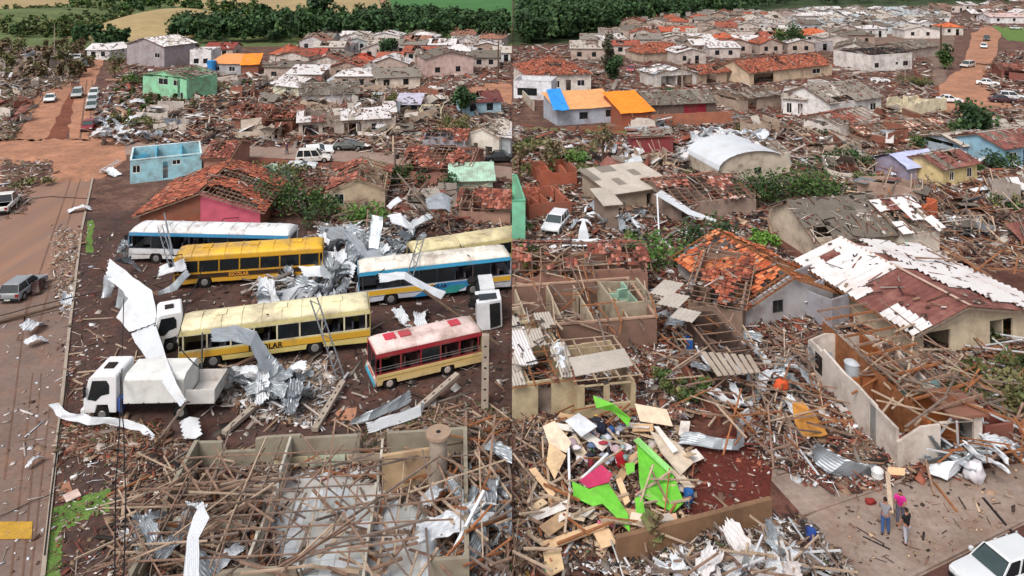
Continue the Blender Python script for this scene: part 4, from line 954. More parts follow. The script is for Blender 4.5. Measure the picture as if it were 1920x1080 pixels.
# ================================================================== FAR TOWN
FAR_W = ['#cfc3bb', '#d9d2cc', '#b9a59a', '#e0dcda', '#c7ae9f', '#b7c0c4', '#a99285']
def far_house(px, py, L, D, h, wall, roofc, kind, rz, label, group, rise=1.1, hole=False):
    p = G(px, py); root = empty('house', p, rz, label, 'house', group); rr = random.Random(int(px * 7 + py))
    m = MB(); x0, x1 = -L / 2, L / 2
    openings_wall(m, Vector((x0, 0, 0)), Vector((1, 0, 0)), Vector((0, 1, 0)), L, .15, h, [(L * .18, L * .18 + 1.2, .9, 2.1), (L * .62, L * .62 + 1.1, .9 if rr.random() < .6 else 0, 2.1)], 0)
    openings_wall(m, Vector((x0, D, 0)), Vector((1, 0, 0)), Vector((0, -1, 0)), L, .15, h, [], 0)
    openings_wall(m, Vector((x0, .15, 0)), Vector((0, 1, 0)), Vector((1, 0, 0)), D - .3, .15, h, [], 0); openings_wall(m, Vector((x1, .15, 0)), Vector((0, 1, 0)), Vector((-1, 0, 0)), D - .3, .15, h, [(D * .4, D * .4 + 1, .9, 2)], 0)
    if kind == 'gy':
        for y in (0, D - .15): m.prism([(x0, y, h + .001), (x1, y, h + .001), (0, y, h + rise)], (0, .15, 0))
    if kind == 'gx':
        for x in (x0, x1 - .15): m.prism([(x, 0, h + .001), (x, D, h + .001), (x, D / 2, h + rise)], (.15, 0, 0))
    m.build('wall', W(wall), root)
    for u in (.18, .62):
        m = MB(); m.box(x0 + L * u, x0 + L * u + 1.1, .07, .1, .9, 2.1); m.build('window', M['glass'], root)
    rm = M[roofc] if roofc in M else W(roofc, dirt=.4)
    for i, s in enumerate(slopes_of(L, D, h, {'gx': 'gable', 'gy': 'gable', 'hip': 'hip', 'mono': 'mono', 'flat': 'none'}[kind], 'y' if kind == 'gy' else 'x', rise, .35)):
        O, U, V, N, Lu, Lv, t0, t1 = s; O = O - Vector((L / 2, 0, 0)) + N * .05
        v1 = Lv; parts = [(0, Lu, 0, Lv)]
        if hole and rr.random() < .7 and t0 == 0:
            a = rr.uniform(.15, .5); b = a + rr.uniform(.2, .4); c = rr.uniform(.2, .6); parts = [(0, Lu * a, 0, Lv), (Lu * b, Lu, 0, Lv), (Lu * a, Lu * b, 0, Lv * c)]
        for (a, b, c, d) in parts:
            m = MB()
            if t0 > 0: P = [O, O + U * Lu, O + U * (Lu - t1 * Lv) + V * Lv, O + U * (t0 * Lv) + V * Lv]
            else: P = [O + U * a + V * c, O + U * b + V * c, O + U * b + V * d, O + U * a + V * d]
            if (P[2] - P[3]).length < .02: P = P[:3]
            m.prism([tuple(q) for q in P], N * .08); m.build('roof', rm, root)
    if hole:
        m = MB()
        for k in range(7):
            x = x0 + L * (k + .5) / 7; m.hexa([(x, -.2, h - .05), (x + .1, -.2, h - .05), (x + .1, D / 2, h + rise - .15), (x, D / 2, h + rise - .15)], [(x, -.2, h + .05), (x + .1, -.2, h + .05), (x + .1, D / 2, h + rise - .05), (x, D / 2, h + rise - .05)])
        m.build('rafters', M['wood'], root)
    n = int(L * D * .5); P = RNG.random((n, 2)) * [L + .4, D] + [x0 - .2, 0]; zt_ = h + .25 + (rise * (1 - np.abs(2 * P[:, 1] / D - 1)) if kind in ('gx', 'hip') else rise * (1 - np.abs(2 * (P[:, 0] - x0) / L - 1)) if kind == 'gy' else rise * P[:, 1] / D if kind == 'mono' else 0 * P[:, 0] - .3)
    V8 = np.einsum('nij,nkj->nki', rotmats(RNG.uniform(0, 6.28, n), RNG.normal(0, .3, n), RNG.normal(0, .3, n)), CUBE[None] * (RNG.uniform(.15, .9, (n, 1, 1)) * np.array([1.4, .5, .1]))) + np.column_stack([P, zt_])[:, None, :]
    pal_ = np.array([lin(x) for k in ('wood', 'grey', 'tile', 'dark', 'wood', 'pale') for x in PAL[k]]); npmesh('roof_litter', V8.reshape(-1, 3), (CF[None] + (np.arange(n) * 8)[:, None, None]).reshape(-1, 4), M['mixed'], np.repeat(pal_[RNG.integers(0, len(pal_), n)], 8, 0), parent=root)
    if kind == 'flat':
        m = MB(); m.box(x0 + .1, x1 - .1, .1, D - .1, h - .3, h - .2); m.build('roof', rm, root)
    return root
TAKEN = []; ROWS = []
def far_rows(poly, n, label, group, walls=FAR_W, roofs=('fibre', 'fibre3', 'fibre2', 'roofwhite', '#a8563c', '#8a6a5c'), seed=3, mind=9.5, rz0=0., holes=()):
    rr = random.Random(seed); pts = []; P = sample(poly, n * 12, holes)
    for p in P:
        w_ = G(p[0], p[1])
        if abs(w_.x) < 6: continue
        if any(abs(w_.x - q[0]) < q[2] / 2 + 4 and -8 < w_.y - q[1] < 8 for q in TAKEN): continue
        if all((abs(w_.x - q.x) > mind or abs(w_.y - q.y) > mind * .85) for q in pts):
            pts.append(w_); L, D = rr.uniform(6.5, 9), rr.uniform(5.5, 7.5)
            far_house(p[0], p[1], L, D, rr.uniform(2.6, 3.1), rr.choice(walls), rr.choice(roofs), rr.choice(['gx', 'gy', 'hip', 'gx', 'gy', 'flat', 'mono', 'flat']), rz0 + rr.uniform(-.12, .12), label, group, rr.uniform(.8, 1.5), rr.random() < .9)
            if len(pts) >= n: break
ROWS.append(lambda: far_rows([(600, 104), (960, 104), (960, 82), (560, 82)], 60, 'small pale house in the packed rows under the dark tree belt', 'small houses below the left tree belt', ['#cfc3bb', '#d9d2cc', '#e0dcda', '#b7c0c4', '#c9c4c6'], ('fibre', 'fibre3', 'roofwhite', 'fibre3', '#9a6a58'), rz0=-.15, mind=7.2))
ROWS.append(lambda: far_rows([(1405, 62), (1445, 40), (1500, 30), (1700, 26), (1760, 30), (1770, 60), (1700, 72), (1560, 68), (1500, 60)], 80, 'small whitish house in the packed rows at the top of the right picture', 'small white houses at the top right', ['#d9d8d8', '#c8cdd0', '#e2e0e0', '#b7bfc4', '#cfc0bb'], ('fibre3', 'roofwhite', 'fibre', '#aab2b6', 'fibre3', 'fibre2'), seed=5, mind=7, rz0=.15))
ROWS.append(lambda: far_rows([(1160, 88), (1180, 52), (1260, 44), (1400, 30), (1440, 44), (1400, 66), (1330, 76), (1270, 82)], 48, 'small grey and red roofed house near the dark wood of the right picture', 'small houses beside the right wood', ['#b9a59a', '#cfc3bb', '#a99285', '#c9bdb6'], ('fibre', '#a8563c', 'fibre2', 'fibre3', '#9c5240', 'fibre'), seed=6, mind=7.6, rz0=-.3))
ROWS.append(lambda: far_rows([(1740, 40), (1765, 18), (1920, 12), (2000, 30), (1920, 40), (1820, 44)], 26, 'small battered house near the top right corner', 'small houses in the top right corner', ['#b9a59a', '#cfc3bb', '#8a7468'], ('fibre', 'fibre2', '#8a6a5c', 'roofwhite'), seed=8, mind=8))
ROWS.append(lambda: far_rows([(1130, 100), (1170, 110), (1290, 125), (1400, 110), (1560, 100), (1640, 84), (1560, 74), (1430, 70), (1300, 84), (1170, 92)], 34, 'small battered house in the middle rows of the right town', 'small houses in the middle rows of the right town', ['#b9a59a', '#cfc3bb', '#a99285', '#c9bdb6'], ('#9c5240', 'fibre', '#a8563c', 'fibre3', 'fibre2', 'roofwhite'), seed=9, mind=8, rz0=.1))
ROWS.append(lambda: far_rows([(480, 150), (480, 125), (640, 104), (960, 100), (960, 125), (800, 160), (640, 190)], 34, 'small battered house in the middle rows of the left town', 'small houses in the middle rows of the left town', ['#b9a59a', '#cfc3bb', '#a99285', '#c9bdb6'], ('#9c5240', 'fibre', '#8f5545', 'fibre3', 'fibre2', 'roofwhite'), seed=12, mind=8, rz0=-.1))
def fh(label, x0, x1, yb, h=2.8, D=7, wall='#d9d2cc', roof='fibre', kind='gx', slope=0., rise=1.2, hole=False):
    a, b = G(x0, yb), G(x1, yb + slope); L = (b - a).length; TAKEN.append(((a.x + b.x) / 2, a.y + D / 2, L))
    far_house((x0 + x1) / 2, yb + slope / 2, L, D, h, wall, roof, kind, math.atan2((b - a).y, (b - a).x), label, None, rise, hole)
T = '#b0563c'
fh('long low white building beside the far dirt road', 163, 205, 112, 2.6, 6, '#e4e4e4', 'roofwhite', 'gx')
fh('grey roofed open shed right of the tall grey house', 316, 352, 112, 2.8, 7, '#6c6660', 'fibre', 'gx')
fh('white cube house with a dark doorway beside the blue tank', 356, 396, 126, 4.2, 6, '#e6e4e4', 'roofwhite', 'flat')
fh('red roofed house behind the orange tarpaulin roofs', 384, 436, 110, 2.6, 7, '#c9b5aa', '#8a3f36', 'gx')
fh('white walled house with a red hip roof left of the far town', 506, 562, 122, 2.8, 8, '#ddd3cc', T, 'hip', rise=1.8)
fh('low grey roofed shed in front of the red hip roof', 503, 566, 143, 1.9, 4.5, '#8a7f78', 'fibre2', 'mono', rise=.6)
fh('red roofed cottage with a pale side wall', 574, 608, 121, 2.4, 6, '#c9b5aa', '#a5493c', 'gx')
fh('pink grey gable between two red roofs', 610, 650, 128, 2.6, 6, '#c4aca0', 'fibre', 'gy', hole=True)
fh('bright red hip roofed house in the middle of the left town', 652, 700, 140, 2.6, 7, '#c9b5aa', '#b4503a', 'hip', rise=1.8)
fh('orange red roof with missing tiles behind the grey roof', 706, 752, 132, 2.6, 7, '#d2c0b4', '#a85a44', 'gx', hole=True)
fh('white gable end left of the grey roofed cream house', 677, 702, 158, 3, 4, '#e4e0e2', 'fibre3', 'gy')
fh('cream house with a wide grey fibre roof', 704, 788, 170, 2.5, 7, '#d6c6b6', 'fibre', 'gx', slope=-4, rise=1.3)
fh('pinkish grey house with a low double gable', 800, 888, 145, 4, 9, '#c9aea6', 'fibre2', 'gy', slope=-5, rise=1.4)
fh('dark grey roofed house right of the double gable', 884, 936, 128, 2.6, 7, '#b7aaa2', 'fibre2', 'gx')
fh('white walled house at the seam of the left picture', 925, 957, 118, 2.6, 6, '#dcdcdc', 'fibre3', 'gx')
fh('light blue house with a broken red roof', 868, 940, 220, 2.4, 6, '#9fc0d0', '#6a3a38', 'gx', slope=-4, hole=True)
fh('lavender roofed shack among the wrecks', 744, 786, 216, 1.8, 5, '#8a7f78', '#b9b6c8', 'mono', rise=.8)
fh('cream shack with crumbling walls', 786, 828, 228, 2, 4, '#d8c8a6', 'fibre', 'flat')
# right picture, far named houses
fh('long pale warehouse near the top right corner', 1857, 1925, 44, 2.6, 9, '#e0dcdc', '#cbb0ac', 'gx')
fh('orange roofed white house at the bend of the far road', 1770, 1806, 66, 2.8, 7, '#d8d0c8', '#d06a3c', 'hip')
fh('white gabled house left of the tall dark pole', 1696, 1762, 72, 2.8, 8, '#ded6d2', 'fibre3', 'gy')
fh('orange roofed white house beside the round tree', 1504, 1562, 82, 2.8, 8, '#dcd8d8', '#c8643c', 'hip', rise=1.6)
fh('grey house with dark windows below the orange hip roof', 1512, 1562, 96, 2.6, 6, '#a9a5a8', 'fibre3', 'flat')
fh('orange roof patch house near the grey street', 1342, 1382, 86, 2.4, 6, '#c9b5aa', '#bf5f3e', 'hip')
fh('white roofed shed left of the small orange roof', 1298, 1340, 90, 2.2, 6, '#d8d8da', 'roofwhite', 'mono')
fh('white roofed shed right of the small orange roof', 1384, 1432, 92, 2., 6, '#d8d8da', 'roofwhite', 'mono')
fh('terracotta roofed house on the hillside street', 1240, 1305, 74, 2.6, 8, '#c6b0a4', '#b4583c', 'gx')

# ================================================================== LEFT PICTURE, MIDDLE DISTANCE
SIDE0 = {o.name for o in SC.objects}
house('mint green two storey house with its roof torn off', (268, 180), (350, 190), 7, 4.3, '#8ccaa2', 'gable', 'y', 1.0, 'sheet', .25, ['fibre2'], [('f', .36, .58, 2.6, 3.8, 'w'), ('f', .7, .85, 2.6, 3.7, 'w'), ('f', .8, .92, .4, 1.5, 'w')], broken=.1)
house('tall grey gabled house with a white sheet roof', (238, 120), (308, 127), 9, 5, '#a39a9e', 'gable', 'y', 1.7, 'sheet', .8, ['roofwhite', 'fibre3'], [('f', .75, .88, 2.2, 3.4, 'w')])
house('small white gabled cottage at the end of the far road', (186, 110), (206, 112), 5, 2.6, '#e4e6ea', 'gable', 'y', 1.3, 'sheet', 1, ['roofwhite'], [('f', .3, .6, 0, 2, 'd')])
r_, _ = house('grey walled house under orange tarpaulins in the left picture', (395, 140), (452, 142), 6, 2.6, '#a9a8ae', 'mono', 'x', 1.2, 'tarp', 1, [W('#e0945a', dirt=.05)], [('f', .12, .3, .9, 2, 'w'), ('f', .6, .8, .9, 2, 'w')])
r_, _ = house('brick annex under a bright orange tarpaulin in the left picture', (453, 143), (484, 142), 7, 2.5, '#8f5a46', 'mono', 'x', 1.4, 'tarp', 1, [W('#f08a1e', dirt=.03)], [])
def tank(label, px, py, r, h, col='#2f86c6', z=0.):
    root = empty('water_tank', G(px, py, z) if z else G(px, py), 0, label, 'water tank'); root.location.z = z
    m = MB(); m.cyl((0, 0, 0), (0, 0, h), r * .88, r, 20); m.build('tank_body', W(col, dirt=.1, rough=.45), root, smooth=False)
    m = MB(); m.cyl((0, 0, h + .002), (0, 0, h + .06), r * 1.05, r * 1.05, 20); m.cyl((0, 0, h + .061), (0, 0, h + .16), r * .9, r * .3, 20); m.build('tank_lid', W(col, dirt=.15), root)
tank('blue water tank beside the white cube house', 397, 141, 1.0, 3.2)
house('wrecked house with white metal roof and brown carport left of centre', (560, 262), (742, 252), 9, 2.5, '#b9aba0', 'gable', 'x', 1.5, 'sheet', [.62, .4], ['roofwhite', 'redsheet', 'fibre3'], [('f', .04, .2, 0, 2.1, 'o'), ('f', .24, .36, .8, 2, 'o'), ('f', .46, .64, 0, 2.1, 'o'), ('f', .74, .88, .8, 1.9, 'w')])
house('grey fibre roof behind the white metal roof', (566, 205), (672, 200), 7, 2.4, '#cfcacb', 'gable', 'x', 1.4, 'sheet', .9, ['fibre2', 'fibre'], [])
house('collapsed brick house with red tiles left of the white roof', (440, 250), (548, 252), 7, 2.4, '#8a5545', 'gable', 'x', 1.3, 'tile', .5, None, [('f', .1, .25, 0, 2, 'o'), ('f', .5, .7, 0, 2, 'o')], broken=.35, pal=TILE_BR)
house('white and pale green gabled house half buried in debris', (512, 180), (560, 186), 6, 2.2, '#cfd0b8', 'gable', 'x', 1.3, 'sheet', .8, ['roofwhite'], [('f', .5, .7, 0, 1.8, 'o')], broken=.1)
house('grey and blue house with reddish debris on its roof', (792, 298), (872, 300), 5, 2.5, '#a5a3ac', 'gable', 'x', .9, 'tile', .6, None, [('f', .3, .4, 1, 2, 'w'), ('f', .65, .8, .9, 2, 'w')], pal=TILE_BR)
house('cream gabled house beside the right edge of the left picture', (872, 292), (936, 300), 6, 3, '#dbd3c6', 'gable', 'y', 1.0, 'sheet', .3, ['fibre3'], [('f', .25, .38, .6, 1.9, 'o'), ('f', .6, .8, 0, 1.6, 'o')])
house('narrow pale grey garage next to the cream gable', (930, 296), (957, 300), 6, 2.8, '#b7bcc0', 'mono', 'x', .5, 'sheet', .9, ['roofwhite'], [('f', .15, .85, 0, 2.3, 'g', '#a9b0b4')])
# cyan roofless house
house('cyan and pale blue roofless house at the corner', (244, 345), (378, 330), 6.5, 2.7, '#9fd0dc', 'none', wins=[('f', .03, .14, 1.2, 2.1, 'w'), ('f', .45, .52, .2, 2.2, 'o'), ('f', .58, .7, 1.7, 2.3, 'w')], broken=.08, inwall='#4fb4d6', inner=2, trim='#cfe6ea')
house('pale green back shed right of the red tiled roof', (448, 372), (484, 376), 6, 2.6, '#a9bfae', 'none', wins=[('f', .3, .6, 0, 2, 'o')], broken=.15, inner=0)
r, L_ = house('large house with red clay tiles half stripped and a pink gable', (262, 446), (488, 438), 11, 2.2, '#94563f', 'gable', 'y', 1.9, 'tile', [.8, .42], None, [], ov=.5, inner=1, rs=.9, bs=.45, pal=TILE_OR)
m = MB(); m.prism([(L_ * .5, -.02, 0), (L_, -.02, 0), (L_, -.02, 2.2), (L_ * .5, -.02, 4.1)], (0, .015, 0)); m.build('pink_facade', W('#cf5f74', dirt=.2), r)
0 and house('low terracotta lean-to in front of the pink gable', (246, 408), (320, 400), 6.5, 1.6, '#8f5a46', 'mono', 'x', .9, 'tile', .97, None, [], pal=TILE_OR, inner=0)
house('stripped red tile roof behind the cyan house', (382, 330), (430, 330), 7, 2.2, '#a97a68', 'gable', 'x', 1.2, 'tile', .6, None, [], pal=TILE_BR, bs=.5, inner=0)
house('collapsed house with a cream wall and barred window', (618, 400), (722, 396), 8, 2.4, '#bba68c', 'gable', 'y', 1.1, 'tile', .45, None, [('f', .08, .26, .8, 2, 'w')], pal=TILE_BR, bs=.6)
house('red framed roof frame beside the street, tiles slipped off', (752, 345), (880, 352), 8, 2.2, '#9a6a5c', 'gable', 'x', 1.3, 'tile', .45, None, [], broken=.4, pal=TILE_BR, bs=.6)
house('mint green low roof near the seam of the left picture', (846, 368), (924, 366), 4, 1.6, '#b9ccb8', 'mono', 'x', .7, 'sheet', 1, [W('#b4d4c0')], [], inner=0)
house('broken tile roof beneath the mint green one', (860, 420), (957, 425), 5, 1.8, '#a98272', 'gable', 'x', 1, 'tile', .6, None, [], broken=.3, pal=TILE_BR)

# ================================================================== VEHICLES, LEFT PICTURE
car('white pickup truck at the left edge, seen from behind', (10, 392), 108, '#e0ded8', 'pickup', 4.9, 1.85, 1.7, name='pickup_truck', cat='pickup truck')
car('silver hatchback with its dark right door open on the road', (44, 550), 92, '#8f9498', 'hatch', 3.9, 1.65, 1.42, open_door=False)
car('white saloon facing the camera on the left dirt lane', (94, 190), 296, '#f0f0f0', 'sedan', 4.3, 1.75, 1.4)
car('silver off-roader driving towards the camera on the right dirt lane', (145, 182), 294, '#b9bcbc', 'suv', 4.4, 1.8, 1.75)
for i, (x, y, c, l) in enumerate([(176, 180, '#dcdcdc', 'farther white parked car of the roadside row'), (174, 192, '#d4d8da', 'middle silver parked car of the roadside row'), (172, 204, '#aab0b0', 'nearest grey parked car of the roadside row')]):
    car(l, (x, y), 294, c, 'hatch', 4.1, 1.7, 1.45, group='cars parked beside the right dirt lane')
car('dark red hatchback parked by the corner', (166, 243), 290, '#8c2830', 'hatch', 4.0, 1.7, 1.45)
car('white car wrecked and tilted beside the side street', (597, 288), 20, '#e2e2e4', 'hatch', 3.9, 1.65, 1.4, roll=.35, crushed=.2)
car('pale old van on the side street', (588, 303), 8, '#dcd8d0', 'wagon', 4.4, 1.75, 1.7)
car('white crushed car below the pale van', (565, 318), 5, '#d8dadc', 'hatch', 3.8, 1.65, 1.3, crushed=.3)
car('dark grey wrecked car behind the side street', (655, 280), 4, '#5a605c', 'sedan', 4.2, 1.7, 1.35, crushed=.2)
car('dark car far up the right dirt lane', (163, 126), 292, '#3c4440', 'suv', 4.3, 1.8, 1.7)
car('black car by the cream gable near the seam', (940, 303), 2, '#2c2c30', 'sedan', 4.2, 1.7, 1.4)
for i in range(3): car(['leftmost', 'middle', 'rightmost'][i] + ' of three white cars at the far end of the lot', (112 + i * 14, 112), 200 - i * 8, '#e6e6e6', 'hatch', 4, 1.7, 1.5, group='white cars at the far end of the left road')

def blue_side(root, L, Wd, z0, z1, g):
    m = MB(); m.prism([(L * .34, -.012, g + .05), (L * .5, -.012, g + .9), (L * .8, -.012, g + .9), (L * .62, -.012, g + .05)], (0, .005, 0)); m.build('painted_swoosh', W('#2f7fb4', rough=.4), root)
    m = MB(); m.prism([(L * .5, -.018, g + .05), (L * .58, -.018, g + .6), (L * .7, -.018, g + .6), (L * .63, -.018, g + .05)], (0, .005, 0)); m.build('painted_swoosh', W('#2f8f8a', rough=.4), root)
bus('long white school bus with blue roof edges and a smashed front', (242, 494), (540, 499), ['#d8dadd', '#d8dadd', '#eef0f2', '#3f93c4', '#24384c'], ht=3.1, wins=8, missing=.4, wheels=(.17, .72), tilt=(.015, .008))
bus('bright yellow school bus behind the cream one', (326, 545), (604, 522), ['#dba21c', '#3a2a20', '#e8b422', '#d9a01e', '#b98a1c'], ht=2.9, tilt=(0, .01), text_='ESCOLAR', tx=.36, ts=.36, wins=7, missing=0, txm=W('#d8902c'))
bus('cream and yellow school bus behind the heaped metal', (336, 700), (694, 656), ['#dcc878', '#dca82a', '#ece2b8', '#e2d494', '#d8d0b0'], ht=3.0, text_='ESCOLAR', tx=.35, ts=.5, wins=8, missing=.5, wheels=(.17, .7), bandh=.36, tilt=(.02, -.012))
bus('white bus with blue roof edge and yellow lettered band', (674, 580), (958, 546), ['#c9cdd8', '#e0ae2a', '#ece6da', '#3aa0cc', '#23303c'], ht=3.1, text_='ESCOLAR', tx=.42, ts=.4, wins=8, missing=.4, tilt=(-.015, 0), sk=blue_side, bandh=.34)
bus('pale yellow bus half hidden behind the blue edged one', (778, 536), (1020, 494), ['#d8c060', '#d8a52e', '#e6d8a8', '#dccb8c', '#cbb97c'], ht=3.0, wins=8, missing=.2)
def mini_side(root, L, Wd, z0, z1, g):
    m = MB(); m.box(-.075, -.062, .5, Wd - .5, g + .35, z0 - .2); m.build('engine_grille', W('#b82a2a', rough=.5), root)
    m = MB(); m.box(.05, L - .05, -.012, -.004, z0 + .25, z0 + .28); m.box(.05, L - .05, -.012, -.004, z0 + .4, z0 + .43); m.build('window_rail', M['rim'], root)
bus('red and cream minibus with red roof hatches and missing windows', (706, 737), (904, 689), ['#dcc084', '#d8b874', '#ecd2cc', '#a32836', '#8c2430', '#c8354a', '#d8b0a0'], Wd=2.3, ht=2.65, wins=5, mini=True, missing=.75, wheels=(.12, .66), sk=mini_side)

def truck(label, A, B, cab_only=False, L=7.8):
    A3, B3 = G(*A), G(*B); d = B3 - A3; L = d.length; root = empty('box_truck', A3, math.atan2(d.y, d.x), label, 'truck')
    wm = W('#e6e6e8', dirt=.12, rough=.4, var=.03); Wd = 2.2
    m = MB(); m.prism([(0, 0, .5), (0, 0, 1.25), (.28, 0, 2.45), (.45, 0, 2.6), (1.75, 0, 2.6), (1.85, 0, 2.5), (1.85, 0, .5), (1.45, 0, .5), (1.35, 0, .95), (.75, 0, .95), (.65, 0, .5)], (0, Wd, 0)); m.build('cab', wm, root, bevel=.05)
    m = MB(); m.hexa([(-.02, .15, 1.3), (-.02, Wd - .15, 1.3), (.21, Wd - .25, 2.3), (.21, .25, 2.3)], [(-.05, .15, 1.31), (-.05, Wd - .15, 1.31), (.19, Wd - .25, 2.32), (.19, .25, 2.32)]); m.build('windscreen', M['glass'], root)
    for y in (-.02, Wd + .005):
        m = MB(); m.prism([(.25, y, 1.3), (.5, y, 2.35), (1.3, y, 2.35), (1.45, y, 2.1), (1.45, y, 1.6), (1.0, y, 1.5), (.7, y, 1.2)], (0, .015, 0)); m.build('side_window', M['glass'], root)
    m = MB(); m.box(.75, 1.3, .8, 1.4, 2.6, 2.68); m.build('roof_hatch', M['dark'], root, bevel=.02)
    m = MB(); m.box(-.15, .1, -.02, Wd + .02, .4, .75); m.build('bumper', wm, root, bevel=.04)
    for y in (.25, Wd - .45):
        m = MB(); m.box(-.03, .0, y, y + .2, .85, 1.05); m.build('headlight', W('#d8dcdc', rough=.2), root)
    for y in (-.22, Wd + .06):
        m = MB(); m.box(.1, .18, y, y + .16, 1.5, 2.1); m.build('mirror', M['black'], root)
    m = MB(); m.box(1.3, L, .5, .7, .65, .85); m.box(1.3, L, Wd - .7, Wd - .5, .65, .85); m.build('chassis', M['black'], root)
    if not cab_only:
        b1 = L * .77; m = MB(); m.box(2.25, b1, -.03, Wd + .03, 1.0, 2.35); m.prism([(2.25, -.03, 2.352), (2.25, Wd + .03, 2.352), (2.25, Wd - .3, 2.55), (2.25, .35, 2.55)], (b1 - 2.25, 0, 0)); m.build('cargo_box', W('#dcdcd8', dirt=.2), root, bevel=.03)
        m = MB(); [m.box(2.5 + k * .85, 2.58 + k * .85, -.05, -.032, .98, 1.06) for k in range(5)]; m.build('box_latch', M['black'], root)
        m = MB(); m.box(b1 + .05, L, 0, Wd, .9, 1.0); m.box(b1 + .05, L, 0, .05, 1.001, 1.7); m.box(b1 + .05, L, Wd - .05, Wd, 1.001, 1.7); m.box(L - .05, L, .051, Wd - .051, 1.001, 1.7); m.build('open_bed', W('#d8d4d0', dirt=.4), root)
        m = MB(); m.box(1.95, 2.15, .0, .5, .55, 1.3); m.build('side_tank', W('#3c56a0'), root)
    for x in (1.05, L * .74):
        for y in (.12, Wd - .12):
            m = MB(); m.cyl((x, y - .13, .42), (x, y + .13, .42), .42, .42, 16); w_ = m.build('wheel', M['tyre'], root); s = -1 if y < 1 else 1
            m = MB(); m.cyl((x, y + s * .131, .42), (x, y + s * .15, .42), .22, .2, 12); m.build('rim', M['rim'], w_)
    return root
truck('white cargo truck with its box under a fallen metal sheet', (156, 792), (402, 786))
truck('small white truck cab standing behind the folded sheet', (286, 668), (420, 640), True)
# white truck lying on its side by the seam
def side_truck():
    p = G(893, 622); root = empty('overturned_truck', p, 0, 'white truck cab lying on its side at the seam', 'truck'); root.rotation_euler = (math.radians(88), 0, math.radians(97)); root.location.z = .02
    wm = W('#dcdde0', dirt=.2, rough=.4)
    m = MB(); m.prism([(0, 0, .1), (0, 0, 1.0), (.3, 0, 1.9), (1.9, 0, 1.9), (1.9, 0, .1)], (0, 2.0, 0)); m.build('cab', wm, root, bevel=.04)
    m = MB(); m.hexa([(-.02, .15, 1.0), (-.02, 1.85, 1.0), (.22, 1.8, 1.75), (.22, .2, 1.75)], [(-.05, .15, 1.01), (-.05, 1.85, 1.01), (.2, 1.8, 1.77), (.2, .2, 1.77)]); m.build('windscreen', M['glass'], root)
    m = MB(); m.prism([(.3, -.02, 1.0), (.5, -.02, 1.7), (1.4, -.02, 1.7), (1.4, -.02, 1.0)], (0, .015, 0)); m.build('side_window', M['glass'], root)
    m = MB(); m.prism([(1.3, 2.01, .3), (1.3, 2.01, 1.6), (.4, 2.01, 1.6), (.3, 2.01, .3)], (0, .02, 0)); m.build('side_window', M['glass'], root)
    m = MB(); m.box(1.95, 4.6, .1, 1.9, .3, .5); m.build('chassis', M['black'], root)
    m = MB(); m.box(2.1, 4.6, 0, 2, .52, 1.6); m.build('cargo_box', W('#cfd0d2', dirt=.3), root)
    for x in (.9, 3.9):
        for y in (.1, 1.9):
            m = MB(); m.cyl((x, y - .12, .05), (x, y + .12, .05), .38, .38, 16); m.build('wheel', M['tyre'], root)
side_truck()
# ================================================================== BIG METAL PIECES, LEFT PICTURE
ribbon('folded_metal_sheet', [((198, 520, 2.0), (206, 484, 2.4)), ((225, 540, 2.2), (250, 520, 2.8)), ((240, 560, 2.2), (285, 545, 2.8)), ((218, 594, 1.7), (294, 590, 2.4)), ((243, 622, 1.4), (292, 604, 2.2))], 'sheetw', 'big white folded roof sheet standing left of the small truck cab', 'metal sheet', rough=.05)
ribbon('long_metal_sheet', [((245, 626, 1.3), (290, 600, 2.0)), ((275, 675, 1.6), (305, 650, 2.4)), ((305, 720, 2.2), (325, 705, 2.9)), ((338, 762, 2.6), (348, 748, 2.7))], 'sheetw', 'long white roof sheet draped over the cargo truck box', 'metal sheet', rough=.04)
for k, (a, b) in enumerate([(((195, 515, 2.2), (212, 520, 2.2)), ((190, 560, .8), (208, 556, .8))), (((222, 535, 2.2), (245, 545, 2.2)), ((216, 575, .8), (230, 582, .8)))]):
    ribbon('hanging_metal_flap', [a, ((a[0][0] - 2, (a[0][1] + b[0][1]) / 2, 1.4), (a[1][0] + 2, (a[1][1] + b[1][1]) / 2, 1.7)), b], 'sheetg', ['left', 'right'][k] + ' grey flap hanging under the folded white sheet', 'metal sheet', rough=.05)
ribbon('bent_metal_sheet', [((396, 618, 3.2), (398, 640, 3.2)), ((440, 610, 3.4), (450, 640, 3.2)), ((480, 622, 3.2), (470, 648, 3.0)), ((505, 660, 2.2), (485, 690, 2.0)), ((545, 705, .8), (520, 722, .8))], 'sheetg', 'bent grey sheet hanging across the front of the cream bus', 'metal sheet', rough=.08)
ribbon('curled_metal_strip', [((93, 760, .4), (106, 757, .4)), ((112, 785, .5), (130, 775, .9)), ((165, 795, .6), (172, 778, 1.)), ((215, 795, .5), (222, 784, .9)), ((262, 808, .4), (272, 795, .6)), ((286, 826, .2), (290, 815, .3))], 'sheetw', 'long curled white strip lying in front of the cargo truck', 'metal sheet', rough=.12)
ribbon('bent_metal_sheet', [((655, 795, .2), (662, 786, .5)), ((690, 790, .4), (700, 768, .9)), ((742, 768, .5), (752, 742, 1.)), ((772, 752, .5), (768, 732, .8))], 'sheetg', 'grey bent sheet lying behind the white gutter sheet', 'metal sheet', rough=.1)
ribbon('white_gutter_sheet', [((692, 812, .2), (688, 793, .7)), ((730, 800, .3), (725, 780, .8)), ((790, 780, .3), (788, 760, .8)), ((795, 762, .5), (792, 752, .9))], 'sheetw', 'white gutter like sheet in front of the minibus', 'metal sheet', rough=.03)
ribbon('curved_metal_sheet', [((337, 790, .5), (345, 822, .2)), ((355, 782, .9), (366, 823, .5)), ((372, 785, 1.), (378, 815, .6))], 'sheetw', 'small curved white sheet right of the truck', 'metal sheet')
